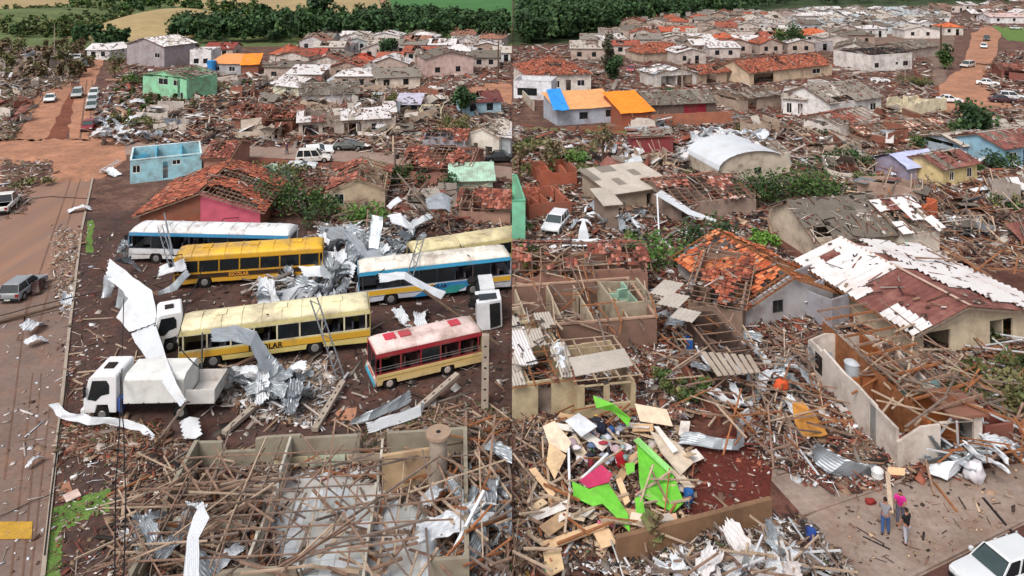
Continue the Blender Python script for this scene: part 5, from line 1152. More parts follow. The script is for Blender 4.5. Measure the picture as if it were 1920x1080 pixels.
ribbon('white_metal_ribbon', [((710, 512, 3.2), (712, 530, 3.2)), ((760, 510, 3.3), (758, 522, 3.3)), ((795, 530, 2.6), (790, 542, 2.5)), ((835, 548, 1.8), (828, 560, 1.6))], 'sheetw', 'white ribbon of sheet lying across the blue edged bus', 'metal sheet', rough=.08)
for a, mt, lb in [
    ([((600, 425, 1.5), (480 + 120, 445, 1.0)), ((640, 425, 2.6), (650, 460, 2.)), ((680, 455, 2.), (672, 485, 1.4)), ((700, 490, 1.2), (688, 500, 1.))], 'sheetg', 'big grey sheet fanning out left of the metal heap'),
    ([((697, 403, 4.2), (718, 405, 4.2)), ((694, 430, 3.2), (716, 432, 3.2)), ((690, 465, 2.), (708, 468, 2.))], 'sheetg', 'upright pale sheet at the top of the metal heap'),
    ([((726, 402, 3.6), (735, 418, 3.4)), ((750, 400, 3.8), (762, 428, 3.2)), ((768, 418, 3.2), (778, 432, 2.8))], 'sheetw', 'white torn sheet right of the upright pale one'),
    ([((690, 470, 1.8), (670, 510, 1.2)), ((720, 460, 2.2), (705, 505, 1.5)), ((745, 475, 2.0), (735, 500, 1.4))], 'sheetg', 'wide silvery sheet at the foot of the metal heap'),
    ([((605, 470, 1.4), (600, 490, 1.)), ((640, 475, 1.8), (636, 500, 1.2)), ((668, 500, 1.4), (660, 520, .9))], 'sheetw', 'white sheet sloping behind the yellow bus tail'),
    ([((798, 372, 3.), (802, 392, 2.6)), ((828, 360, 4.), (836, 392, 3.)), ((846, 372, 3.4), (842, 398, 2.8))], 'sheetg', 'pale green tinted sheet sticking up by the leaning pole'),
    ([((765, 420, 2.), (772, 428, 1.6)), ((790, 405, 2.4), (800, 414, 2.)), ((805, 400, 2.4), (812, 408, 2.))], 'sheetw', 'narrow white sheet pointing at the leaning pole'),
    ([((725, 385, 2.), (732, 392, 2.)), ((745, 368, 2.4), (754, 376, 2.4))], 'sheetw', 'small white panel above the bright green bush')]:
    ribbon('crumpled_roof_sheet', a, mt, lb, 'metal sheet', 'roof sheets of the metal heap', rough=.12)
YARD_HOLES = []
sheets('crumpled metal sheet in the heap between the yellow bus and the blue edged bus', 'crumpled sheets between the buses', [(470, 572), (500, 520), (600, 470), (650, 500), (650, 575), (600, 585)], 44, ('sheetg', 'sheetw', 'zinc'), (.5, 1.1), (.4, 1.6), .9)
sheets('crumpled metal sheet in the silver heap above the buses', 'crumpled sheets of the silver heap', [(600, 500), (600, 440), (680, 420), (790, 425), (790, 470), (700, 500)], 30, ('sheetg', 'zinc', 'sheetw', 'zinc'), (.5, 1.2), (.5, 2.0), .8)
sheets('torn silver sheet heaped before the cream bus', 'torn sheets before the cream bus', [(408, 720), (470, 675), (520, 700), (580, 690), (590, 730), (545, 760), (480, 740)], 26, ('sheetg', 'zinc', 'sheetw'), (.4, .9), (.3, 1.2), .7)
for (x, y, s, l) in [(66, 612, .9, 'large pale sheet scrap on the road'), (72, 640, .6, 'small torn sheet scrap below the large one on the road'), (150, 393, .8, 'white folded sheet scrap at the edge of the road'), (124, 568, .7, 'white board scrap where the cables cross the kerb'), (66, 865, .35, 'tiny white scrap on the lower road'), (330, 420, 1.4, 'white sheet lying before the pink gable'), (205, 325, 1.1, 'white twisted frame sheet by the corner verge'), (225, 262, 1.3, 'white twisted sheet behind the cyan house'), (440, 280, 1.4, 'white folded sheet on the side street'), (790, 600, .9, 'white strip on the earth behind the minibus'), (755, 596, .9, 'cream sheet on the earth behind the minibus')]:
    sheet_at(x, y, .25, None, .25, s, 'sheetw', None, l, None)
sheets('pale twisted sheet among the wrecks by the dirt lanes', 'twisted sheets by the dirt lanes', [(180, 262), (180, 190), (260, 190), (300, 250), (240, 270)], 26, ('sheetw', 'sheetg', 'zinc'), (.6, 1.3), (.3, 1.2), .8)
# small grey sign and manhole style pieces
def cross_shape():
    m = MB(); c = G(135, 930, .12); s = .45
    m.hexa([(c.x - s, c.y, c.z), (c.x, c.y - s, c.z), (c.x + s, c.y, c.z), (c.x, c.y + s, c.z)], [(c.x - s, c.y, c.z + .05), (c.x, c.y - s, c.z + .05), (c.x + s, c.y, c.z + .05), (c.x, c.y + s, c.z + .05)])
    tag(m.build('fallen_sign', W('#e2c8bc')), 'small pale diamond board lying by the grass verge', 'sign')
cross_shape()

# poles and cables
def pole(label, p0, p1, r0, r1, mat='concretepole', name='utility_pole', sq=False, holes=False, z1=None, cat='pole', group=None):
    a, b = G(*p0), G(*p1)
    if abs(p0[0] - p1[0]) < 4 and p0[2] == 0: b = a + Vector((.05, 0, p1[2]))
    root = empty(name, a, 0, label, cat, group); d = b - a; m = MB()
    if sq:
        o = beam('shaft', (0, 0, 0), d, r0, r1, M[mat], root)
        if holes:
            L = d.length; nn = int(L / .6); x = d.normalized(); up = Vector((0, 0, 1)) if abs(x.z) < .95 else Vector((0, -1, 0)); y = up.cross(x).normalized(); zz = x.cross(y)
            for k in range(1, nn):
                c = d * (k / nn) + (zz if abs(x.z) < .95 else Vector((0, -1, 0))) * (r1 / 2 + .004); h_ = MB(); e = x * .09; f_ = y * .04 if abs(x.z) < .95 else Vector((.07, 0, 0)); e = e if abs(x.z) < .95 else Vector((0, 0, .05)); g_ = (zz if abs(x.z) < .95 else Vector((0, -1, 0))) * .004
                h_.hexa([c - e - f_, c + e - f_, c + e + f_, c - e + f_], [c - e - f_ + g_, c + e - f_ + g_, c + e + f_ + g_, c - e + f_ + g_]); h_.build('slot', M['black'], root)
    else: m.cyl((0, 0, 0), d, r0, r1, 9); m.build('shaft', M[mat], root)
    return root, d
pole('broken concrete pole standing upright by the minibus', (909, 768, 0), (911, 764, 4.4), .42, .3, sq=True, holes=True)
pole('fallen slotted concrete pole left of the yard', (420, 812, .2), (505, 738, .5), .36, .22, sq=True, holes=True)
pole('fallen slotted concrete pole in the middle of the yard', (590, 806, .2), (643, 716, .5), .36, .22, sq=True, holes=True)
pole('fallen concrete pole leaning over the white gutter sheet', (782, 768, .3), (858, 702, .9), .36, .22, sq=True, holes=True)
pole('thin pole slanting under the cargo truck', (300, 822, .2), (352, 752, 1.6), .08, .06, 'wood2')
def xarm(root, d, t, L_=1.2):
    c = d * t; beam('crossarm', c - Vector((L_, 0, 0)), c + Vector((L_, 0, 0)), .1, .1, M['wood2'], root)
    for s in (-.9, 0, .9):
        m = MB(); m.cyl(c + Vector((s * L_, 0, .05)), c + Vector((s * L_, 0, .2)), .04, .03, 7); m.build('insulator', M['fibre3'], root)
r, d = pole('dark timber pole leaning across the metal heap', (845, 440, .2), (745, 325, 2.), .16, .1, 'wood2'); xarm(r, d, .9)
r, d = pole('utility pole with a transformer beside the side street', (740, 338, 0), (737, 330, 3.6), .16, .1, 'wood2'); xarm(r, d, .92); m = MB(); m.cyl(d * .72 + Vector((.3, -.1, 0)), d * .85 + Vector((.3, -.1, 0)), .22, .22, 10); m.build('transformer', M['dark'], r)
pole('tall pale light pole at the end of the left road', (102, 110, 0), (103, 108, 9), .14, .08)
pole('dark utility pole near the seam of the left town', (934, 150, 0), (935, 149, 8.5), .2, .14, 'bark')
pole('thin pole in front of the wood left of the town', (333, 100, 0), (333, 99, 6), .1, .06)
r, d = pole('dark pole leaning behind the blue edged bus', (745, 560, .2), (778, 470, 3.4), .1, .07, 'bark')
pole('dark pole slanting down from the blue edged bus to the minibus', (795, 545, 3.2), (938, 648, 1.6), .1, .08, 'bark')
pole('bent steel mast lying against the white bus front', (324, 478, 3.3), (308, 400, 3.8), .09, .06, 'zinc')
pole('steel post rising before the cream bus', (378, 700, 0), (376, 690, 2.6), .06, .05, 'zinc')
pole('fallen dark pole from the left edge to the kerb', (-10, 606, .15), (118, 572, .35), .12, .09, 'bark')
# fallen lattice ladder mast leaning on the cream bus
def lattice(label, p0, p1, w_, n, mat='zinc'):
    a, b = G(*p0), G(*p1); root = empty('lattice_mast', a, 0, label, 'mast'); d = b - a; x = d.normalized(); y = Vector((0, 0, 1)).cross(x).normalized() * w_ / 2
    beam('rail', y, d + y, .07, .07, M[mat], root); beam('rail', -y, d - y, .07, .07, M[mat], root)
    for k in range(n):
        t = (k + .5) / n; s = 1 if k % 2 else -1; beam('rung', d * (t - .4 / n) + y * s, d * (t + .4 / n) - y * s, .04, .04, M[mat], root)
lattice('ladder like steel mast leaning on the cream bus', (638, 706, .3), (588, 560, 4.2), .5, 9)
lattice('buckled steel mast beside the metal heap', (768, 520, 3.), (792, 440, 3.6), .45, 7)
lattice('twisted steel mast over the white bus corner', (322, 500, 3.2), (300, 425, 3.6), .35, 6)
lattice('white steel truss lying by the corner verge', (190, 320, .3), (225, 300, 1.0), .6, 5, 'sheetw')
def cable(pts, label, r=.035, group='fallen cables in the bus yard'):
    P = [G(*p) for p in pts]; m = MB(); Q = []
    for a, b in zip(P[:-1], P[1:]):
        L_ = (b - a).length
        for k in range(8): t = k / 8; q = a.lerp(b, t); q.z -= L_ * .06 * 4 * t * (1 - t) * (1 if min(a.z, b.z) > 1 else .2); q.z = max(q.z, .05); Q.append(q)
    Q.append(P[-1])
    for a, b in zip(Q[:-1], Q[1:]): m.cyl(a, b, r, r, 5, cap=False)
    tag(m.build('cable', M['black']), label, 'cable', group)
cable([(738, 330, 5.2), (845, 440, 3.), (900, 480, 2.5)], 'cable sagging from the transformer pole'); cable([(700, 520, 3.), (760, 450, 3.4), (850, 430, 3.), (880, 480, 3.2)], 'cable looping over the pale yellow bus')
cable([(380, 500, 3.), (350, 560, 3.2), (330, 640, 3.), (376, 690, 2.6)], 'cable hanging from the yellow bus to the post'); cable([(325, 480, 3.3), (420, 410, 2.), (500, 400, 1.)], 'cable running behind the white bus')
cable([(500, 590, 3.1), (560, 540, 2.), (640, 500, 1.5)], 'cable rising from the cream bus into the heap'); cable([(0, 592, .3), (60, 575, .5), (130, 558, .4), (220, 540, .3)], 'cable across the road beside the silver hatchback')
cable([(180, 372, .1), (95, 368, .1), (60, 372, .1)], 'cable lying across the dusty road by the pickup'); cable([(215, 1080, 3.2), (217, 900, 3.6), (225, 780, 3.4), (232, 560, 3.4)], 'long cable hanging along the roadside verge', .03)
cable([(232, 1080, 3.2), (236, 930, 3.4), (232, 800, 3.3), (225, 700, 2.6)], 'second long cable beside the ruined house', .03); cable([(84, 1040, .3), (96, 930, .5), (112, 800, .3), (128, 700, .2)], 'dark cable trailing along the kerb', .04)
cable([(0, 968, .1), (60, 940, .1), (100, 925, .3)], 'thin cable over the yellow speed hump', .02)

ribbon('crumpled_dark_door', [((60, 552, .2), (58, 530, 1.0)), ((74, 550, .2), (72, 524, 1.1)), ((84, 540, .2), (84, 522, .7))], W('#3f2424', rough=.4), 'dark crumpled door panel against the silver hatchback', 'car door', rough=.06)
for a_, l_ in [([((480, 548, 1.2), (486, 575, .8)), ((530, 545, 1.8), (528, 572, 1.1)), ((575, 530, 1.6), (590, 562, .7))], 'wide white sheet lying between the yellow bus and the cream bus'), ([((560, 500, 2.2), (572, 520, 1.8)), ((600, 498, 2.4), (604, 520, 1.6)), ((640, 515, 1.2), (632, 530, .8))], 'pale sheet at the tail of the yellow bus'), ([((300, 500, 1.8), (296, 520, 1.2)), ((322, 492, 2.2), (322, 512, 1.6)), ((345, 485, 2.6), (350, 506, 2.0))], 'white torn sheet hanging before the yellow bus front'), ([((300, 545, 1.4), (296, 556, 1.0)), ((325, 530, 2.0), (330, 545, 1.6)), ((348, 505, 2.6), (356, 515, 2.2))], 'narrow grey sheet reaching up to the yellow bus front'), ([((640, 590, .8), (636, 560, 1.4)), ((655, 585, .8), (668, 552, 1.2))], 'grey scrap behind the tail of the cream bus')]:
    ribbon('draped_metal_sheet', a_, 'sheetw' if 'grey' not in l_ else 'sheetg', l_, 'metal sheet', 'sheets draped around the buses', rough=.14)
# people on the left
person('tiny person in dark clothes by the fallen gate on the side street', 538, 290, 180, top='#4a3550'); person('person in turquoise standing left of the white saloon', 58, 182, 200, top='#5fa8a0'); person('person in black near the white saloon', 71, 180, 190, top='#2a2a2e'); person('person in dark grey nearest the white saloon', 78, 182, 180, top='#383438')

# ================================================================== RUINED HOUSE, LOWER LEFT
r, L_ = house('roofless ruined house under tangled roof timbers at the bottom left', (222, 1160), (880, 1120), 8.8, 1.6, '#958d7c', 'none', wins=[('b', .1, .22, .9, 2.1, 'o'), ('b', .6, .7, 0, 2.1, 'o')], broken={'b': .12, 'f': .98, 'l': .8, 'r': .85}, inner=2, floor='floor_t', inwall='#c9c3b6', th=.2, inbroken=.8)
for k in range(16):
    x = .8 + k * .92; y1 = random.uniform(4.5, 8.6); y0 = random.uniform(0, 2.5) if k % 3 else 0
    if random.random() < .88: beam('rafter', (x, y0, 1.75 + random.uniform(-.25, .15)), (x + random.uniform(-.4, .4), y1, 1.8 + random.uniform(-.3, .2)), .06, .1, M[['wood2', 'wood', 'wood2', 'wood4'][k % 4]], r)
for k in range(11):
    y = .4 + k * .78; x0 = random.uniform(0, 5) if k % 2 else 0; x1 = random.uniform(9, 15.2)
    if random.random() < .9: beam('batten', (x0, y, 1.9 + random.uniform(-.1, .1)), (x1, y + random.uniform(-.3, .3), 1.92 + random.uniform(-.15, .1)), .05, .05, M[['wood', 'wood2'][k % 2]], r)
# floor tiles as pieces
tm = [W('#cfd6dc', dirt=.2), W('#d8dbe0', dirt=.15), W('#bfc4c2', dirt=.3)]
for i in range(18):
    for j in range(11):
        if noise.noise(Vector((i * .35, j * .4, 3))) < -.16: continue
        x, y = 4.5 + i * .62, .4 + j * .74
        o = beam('floor_tile', (x, y, .075), (x + .58, y, .075), .7, .02, random.choice(tm), r)
for j in range(9):
    for i in range(3): beam('wall_panel', (4. + i * 1.9 , 8.38, .35 + .0), (5.8 + i * 1.9, 8.38, .35), .03, .6, W(['#cbbf9e', '#b9c4ae', '#c4b49a'][(i + j) % 3]), r) if j == 0 else None
BR = [(222, 1080), (225, 900), (330, 850), (700, 845), (850, 850), (880, 960), (800, 1080)]
planks('broken roof timber tangled over the ruined house at the bottom left', 'tangled roof timbers of the ruined house', [(222, 1080), (225, 900), (330, 860), (520, 850), (560, 1080)], 84, 1.6, 5.0, (.9, 2.3), ('wood', 'wood2', 'wood', 'wood4'), (.035, .08), .2, name='roof_timber', cat='roof timber', dirs=(.05, 1.65, .8, 2.4))
planks('broken roof timber crossing the tiled rooms of the ruined house', 'roof timbers over the tiled rooms', [(520, 1080), (500, 850), (850, 850), (880, 960), (860, 1080)], 34, 1.8, 5.0, (1.2, 2.3), ('wood', 'wood2', 'wood', 'wood4'), (.05, .1), .2, name='roof_timber', cat='roof timber', dirs=(.05, 1.65, .8, 2.4))
planks('broken plank lying low inside the ruined house', 'planks on the floor of the ruined house', BR, 110, .8, 2.6, (.1, 1.), ('wood', 'wood2', 'wood3', 'wood4'), (.07, .16), .4)
sheets('bent sheet caught in the timbers of the ruined house', 'bent sheets in the ruined house', [(230, 1080), (235, 980), (420, 930), (430, 1080)], 10, ('sheetw', 'sheetg'), (.4, .8), (.5, 2.), .8)
ribbon('white_gutter', [((345, 1080, 2.4), (375, 1080, 2.4)), ((350, 1010, 2.6), (372, 1010, 2.6)), ((362, 970, 2.8), (392, 972, 2.8)), ((372, 950, 3.), (380, 940, 3.))], 'sheetw', 'white split gutter standing in the ruined house', 'gutter')
def ring_stack():
    root = empty('concrete_chimney', G(822, 925), 0, 'broad round concrete column at the corner of the ruined house', 'column')
    m = MB(); m.cyl((0, 0, 0), (0, 0, 2.9), .42, .45, 22); m.build('shaft', M['concretepole'], root)
    m = MB(); m.cyl((0, 0, 2.902), (0, 0, 3.05), .62, .62, 22); m.build('rim', W('#a58c78'), root)
    m = MB(); m.cyl((0, 0, 3.052), (0, 0, 3.06), .12, .12, 12); m.build('opening', M['black'], root)
ring_stack()
garden_wall('beige broken wall right of the ruined house rooms', (716, 925), (822, 912), 1.9, .2, W('#bfa27e'), broken=.2)
sheet_at(838, 985, 1.2, 20, .4, 1.0, 'sheetw', 2, 'bright white crumpled sheet right of the ruined house', None)
sheet_at(816, 930, 1.0, 60, .5, .6, 'sheetw', 4, 'white angular frame below the concrete column', None)
plank_px((836, 1060, .6), (908, 920, 2.4), .14, .12, 'sheetw', 'long white downpipe leaning in the debris', 'pipe', name='white_pipe')
sheets('scrap of sheet in the wreckage right of the ruined house', 'scrap sheets right of the ruined house', [(860, 1050), (850, 880), (955, 820), (955, 1060)], 26, ('zinc', 'sheetw', 'sheetg'), (.3, .7), (.3, 1.2), .8)
planks('splintered timber in the wreckage right of the ruined house', 'timbers right of the ruined house', [(850, 1070), (840, 860), (880, 780), (956, 780), (956, 1070)], 90, .8, 3.2, (.2, 1.6), ('wood', 'wood3', 'wood2', 'wood4'), (.05, .13), .4)
planks('thin loose stick on the earth before the ruined house', 'loose sticks before the ruined house', [(560, 850), (700, 770), (940, 770), (940, 840), (700, 850)], 40, .8, 3, (.05, .3), ('wood', 'wood4'), (.03, .07), .1)
planks('loose plank on the dark ground beside the cargo truck', 'loose planks beside the cargo truck', [(110, 830), (130, 620), (230, 560), (300, 690), (150, 700), (220, 860)], 26, .6, 2, (.05, .15), ('wood', 'wood4'), (.05, .1), .1)
planks('short plank in the pile before the cream bus', 'planks in the pile before the cream bus', [(530, 740), (540, 690), (600, 690), (600, 735)], 22, .6, 1.8, (.1, .5), ('wood4', 'concretepole'), (.08, .16), .2)
planks('broken timber on the stripped roofs behind the buses', 'timbers behind the buses', [(600, 440), (600, 330), (760, 320), (955, 360), (955, 430), (800, 420), (760, 400)], 60, 1.2, 4, (.3, 2.), ('wood', 'wood4', 'wood2'), (.06, .13), .35)
planks('scattered timber in the wrecked plots above the side street', 'timbers above the side street', [(250, 258), (330, 205), (450, 160), (960, 225), (960, 290), (600, 262)], 130, 1.4, 4.5, (.3, 1.6), ('wood', 'wood4', 'wood2', 'wood4'), (.1, .2), .4)
planks('fallen branch in the flattened trees at the far left', 'fallen branches at the far left', [(0, 260), (0, 90), (220, 90), (150, 150), (60, 190), (20, 260)], 120, 2, 6, (.3, 2.5), ('wood2', 'bark', 'wood'), (.08, .16), .6, name='fallen_branch', cat='branch')

# plants on the left
for (x, y, w_, h_, pl, l) in [(522, 408, 6.0, 4.4, GREEN, 'dense green bush behind the yellow bus'), (580, 418, 5.5, 3.8, GREEN, 'leafy banana like bush right of the dense green one'), (505, 365, 5, 3.4, OLIVE, 'olive bush above the dense green one'), (680, 425, 4.2, 2.2, ['#567d34', '#4a702e', '#648c40'], 'bright green bush in front of the cream walled wreck'), (745, 350, 3, 2.6, GREEN, 'dark bush below the transformer pole'), (815, 370, 4, 2.8, DGREEN, 'dark bush beside the mint green roof'), (700, 335, 3, 2, OLIVE, 'yellowish bush on the street verge'), (850, 250, 4, 3, OLIVE, 'olive shrub in the plots near the blue house'), (720, 200, 4, 2.6, OLIVE, 'shrub right of the grey fibre roof'), (250, 160, 5, 3, GREEN, 'bush left of the mint green house'), (225, 232, 3, 1.6, OLIVE, 'low weeds beside the dark red hatchback'), (270, 240, 4, 1.6, OLIVE, 'weeds right of the dark red hatchback')]:
    bush(l, x, y, w_, h_, pl)
tree('round dark green tree among the far houses', 726, 116, 5.5, 3.2, DGREEN, leafs=.5); tree('big dark tree above the tree belt', 600, 62, 15, 5, DGREEN, leafs=1., n=12); tree('dark tree left of the broad tree belt', 497, 60, 9, 4, DGREEN, leafs=.9)
tree('dark bent tree near the light blue house', 862, 222, 5, 2.4, DGREEN, leafs=.4, lean=(.6, 0)); tree('palm like tree on the tan hill ridge', 420, 26, 6, 1.6, OLIVE, leafs=.8, bare=.6); tree('second palm like tree on the tan hill ridge', 454, 30, 6, 1.6, OLIVE, leafs=.8, bare=.6)
for (x, y, l) in [(35, 110, 'bare storm stripped tree at the left edge'), (120, 130, 'bare storm stripped tree by the left lane'), (12, 150, 'bare storm stripped tree above the rubble'), (215, 150, 'bare storm stripped tree by the right lane')]:
    tree(l, x, y, 6, 2.6, OLIVE + ['#6f5c46'], leafs=.4, per=30)
woods('flattened brown scrub at the far left', [(0, 130), (0, 85), (150, 90), (200, 100), (160, 150), (60, 160)], 46, 1.5, 4, ['#6f5c46', '#7c6850', '#5f6538', '#64503c'], 'flattened_scrub', per=16, leafs=.6)
woods('leafy scrub around the wrecked plots', [(200, 180), (240, 140), (270, 180), (480, 180), (480, 150), (340, 210), (260, 250)], 26, .8, 2, OLIVE + GREEN, 'roadside_scrub', per=14, leafs=.35)

sheets('torn panel of the smashed white bus front', 'torn panels of the smashed bus front', [(225, 500), (228, 440), (245, 450), (262, 500)], 5, ('sheetw', 'zinc', 'sheetg'), (.4, .8), (.4, 2.2), .9)
blob_later = []
wrecks('broken walls of a flattened house above the side street', 'flattened houses above the side street', [(250, 255), (330, 205), (380, 160), (500, 160), (860, 175), (860, 240), (760, 270), (600, 262), (440, 262)], 30, 8)
wrecks('broken walls of a flattened house behind the buses', 'flattened houses behind the buses', [(740, 440), (620, 330), (760, 345), (955, 370), (940, 440)], 7, 6, .8)
wrecks('low wreck among the stripped trees at the far left', 'low wrecks at the far left', [(0, 240), (0, 110), (120, 120), (50, 175), (15, 240)], 8, 8, .8)
for (x, y, w_, h_) in [(300, 250, 3, 1.2), (345, 205, 4, 1.8), (420, 170, 4, 1.6), (640, 175, 3, 1.4), (700, 255, 3, 1.2), (560, 330, 3, 1.5), (60, 350, 3, 1.0), (620, 400, 3, 1.6), (930, 380, 3, 1.6), (900, 250, 3, 1.5), (800, 215, 3, 1.4)]: bush('small grey green weed clump among the left wreckage', x, y, w_, h_, OLIVE, 'weed clumps among the left wreckage', 5, 60)
# ------------------------------------------------------------------ rubble, left
LM = dict(wood=6, pale=3.4, tile=3.5, grey=3, white=.9, tan=1, dark=3)  # dark share paints shaded gaps between the pieces
rubble('far fine debris between the dirt lanes and the tree belt', [(0, 262), (0, 90), (160, 100), (140, 150), (60, 175), (15, 262)], 5200, dict(twig=4, wood=4, pale=2.2, grey=3, white=.7), .5, .8)
rubble('debris of the wrecked plots above the side street', [(188, 262), (185, 190), (240, 130), (470, 138), (600, 150), (960, 205), (960, 300), (760, 290), (600, 268), (440, 270), (240, 262)], 15000, LM, .5, .85)
rubble('fine debris around the far left town', [(480, 150), (480, 120), (700, 108), (960, 104), (960, 150), (880, 160), (860, 205), (700, 180)], 3600, dict(tile=3, pale=4, wood=3, grey=3), .3, .8)
rubble('debris between the side street and the buses', [(430, 322), (745, 326), (960, 352), (960, 445), (620, 415), (600, 400), (480, 400), (470, 340)], 7500, dict(tile=5, wood=5, pale=3, grey=2, dark=2), .5, .8)
rubble('scattered fragments over the bus yard', [(240, 500), (600, 410), (950, 450), (955, 790), (700, 830), (420, 820), (300, 700)], 1300, dict(pale=3, grey=3, wood=2, dark=3), 0, .6, .3)
rubble('torn grey fragments heaped around the buses', [(470, 560), (560, 480), (600, 430), (790, 420), (780, 470), (660, 490), (640, 560), (560, 580)], 2600, dict(grey=3, white=3, pale=2, dark=4, wood=2), .9, .9)
rubble('fragments before the cream bus', [(400, 745), (430, 690), (600, 680), (640, 720), (600, 800), (480, 790)], 1500, dict(grey=3, white=2, pale=3, wood=2), .25, .7)
rubble('small litter along the roadside verge', [(85, 1080), (104, 850), (118, 620), (100, 545), (140, 430), (170, 420), (240, 440), (190, 560), (215, 800), (215, 1080)], 650, dict(pale=3, wood=3, white=1.2, tile=1, twig=2), 0, .45, .3)
rubble('fine litter on the road by the kerb', [(95, 540), (100, 430), (150, 430), (140, 560), (120, 600)], 500, dict(pale=3, wood=3, tan=2), 0, .5, .2)
rubble('sparse litter on the open road', [(0, 1080), (0, 600), (110, 600), (85, 900), (75, 1080)], 90, dict(pale=3, white=2, wood=2), 0, .5, .2)
rubble('debris by the left lane crossing', [(0, 400), (0, 300), (95, 305), (100, 330), (60, 345), (45, 400)], 260, dict(pale=3, wood=3, white=1, twig=2), .2, .6)
rubble('splintered wreckage on and around the ruined house', [(218, 1080), (222, 860), (300, 830), (420, 850), (850, 850), (960, 790), (960, 1080)], 6500, dict(wood=7, pale=1.5, tile=1, grey=2, dark=5, tan=1), .25, .6, .6, holes=[[(520, 1080), (490, 900), (640, 880), (820, 960), (850, 1080)]])
rubble('brown sticks between the truck and the ruined house', [(110, 850), (120, 790), (300, 800), (340, 850), (240, 870)], 900, dict(wood=5, twig=3, tile=2, pale=1), .2, .6, .6)
rubble('sticks on the red earth near the standing pole', [(620, 850), (700, 800), (860, 760), (960, 770), (960, 800), (860, 850)], 900, dict(wood=4, twig=4, grey=2), .15, .6, .6)

for o in SC.objects:
    if o.name not in SIDE0: SIDE[o.name] = -1
SIDE1 = {o.name for o in SC.objects}
# ================================================================== RIGHT PICTURE, HOUSES
CT = [W('#b4533c').name]
# top left of the right picture
house('white house with a broken clay tile roof and a white cube front', (963, 185), (1034, 188), 6, 3.4, '#dfe0e6', 'none', wins=[('f', .1, .62, .7, 2.1, 'w', '#55504e')], trim='#c9c6c8', inner=0)
house('clay tiled wing behind the white cube front', (990, 172), (1108, 168), 15, 3.2, '#ded6cc', 'hip', 'x', 2.8, 'tile', .9, None, [('f', .42, .5, .6, 2, 'w'), ('f', .6, .68, 0, 2.1, 'd', '#3a3432'), ('f', .78, .9, .8, 2, 'w')], pal=TILE_OR, inner=0)
garden_wall('pale boundary wall running down from the white cube house', (972, 178), (1000, 208), 1.6, .2, W('#b9ad9c'))
house('grey blue house under a pale orange tarpaulin roof', (1045, 236), (1158, 228), 6.5, 2.5, '#aab0bc', 'mono', 'x', 1.4, 'tarp', 1, [W('#e0a068', dirt=.08)], [('f', .36, .5, .8, 1.9, 'w', '#333333'), ('f', .8, .95, .9, 2.0, 'w', '#333333')], inner=0)
def tarp_piece(label, quad, mat, n=8, amp=.08):
    P = [G(*q) for q in quad]; c = sum(P, Vector()) / 4
    def fn(u, v):
        p = P[0].lerp(P[1], u).lerp(P[3].lerp(P[2], u), v) - c; p.z += amp * math.sin(u * 8 + v * 5) * math.sin(v * 6 + 1); return p
    o = link(bpy.data.objects.new('tarpaulin', grid_sheet(fn, n, n, mat, .02, 'tarpaulin'))); o.location = c; return tag(o, label, 'tarpaulin')
tarp_piece('bright blue tarpaulin over the corner of the pale orange roof', [(1038, 207, 2.75), (1068, 206, 2.85), (1050, 165, 4.5), (1024, 168, 4.4)], W('#2a8fe0', dirt=.02))
house('brick annex under a bright orange tarpaulin in the right picture', (1166, 240), (1224, 236), 7, 2.3, '#9a5640', 'mono', 'x', 1.8, 'tarp', 1, [W('#f08a1e', dirt=.03)], [], inner=0)
garden_wall('low terracotta wall below the tarpaulin roofs', (1062, 248), (1170, 246), .8, .2, W('#8f5640'))
garden_wall('long terracotta wall with a pale top beside the red garage', (1222, 240), (1374, 232), 2.0, .2, W('#a86a52'))
house('grey fibre roofed house with a dark red garage front', (1216, 222), (1342, 216), 7, 2.2, '#6c5a54', 'gable', 'x', 1.4, 'sheet', .97, ['fibre2', 'fibre2', 'fibre'], [('f', .52, .86, 0, 2.0, 'g', '#8c2030')], rs=1.5, inner=0)
house('dark red walled shed with a loose sheet roof', (1186, 291), (1262, 291), 4.5, 2.4, '#8a3c40', 'monox', 'x', .25, 'sheet', .85, ['fibre', 'sheetg', 'redsheet'], [], inner=0)
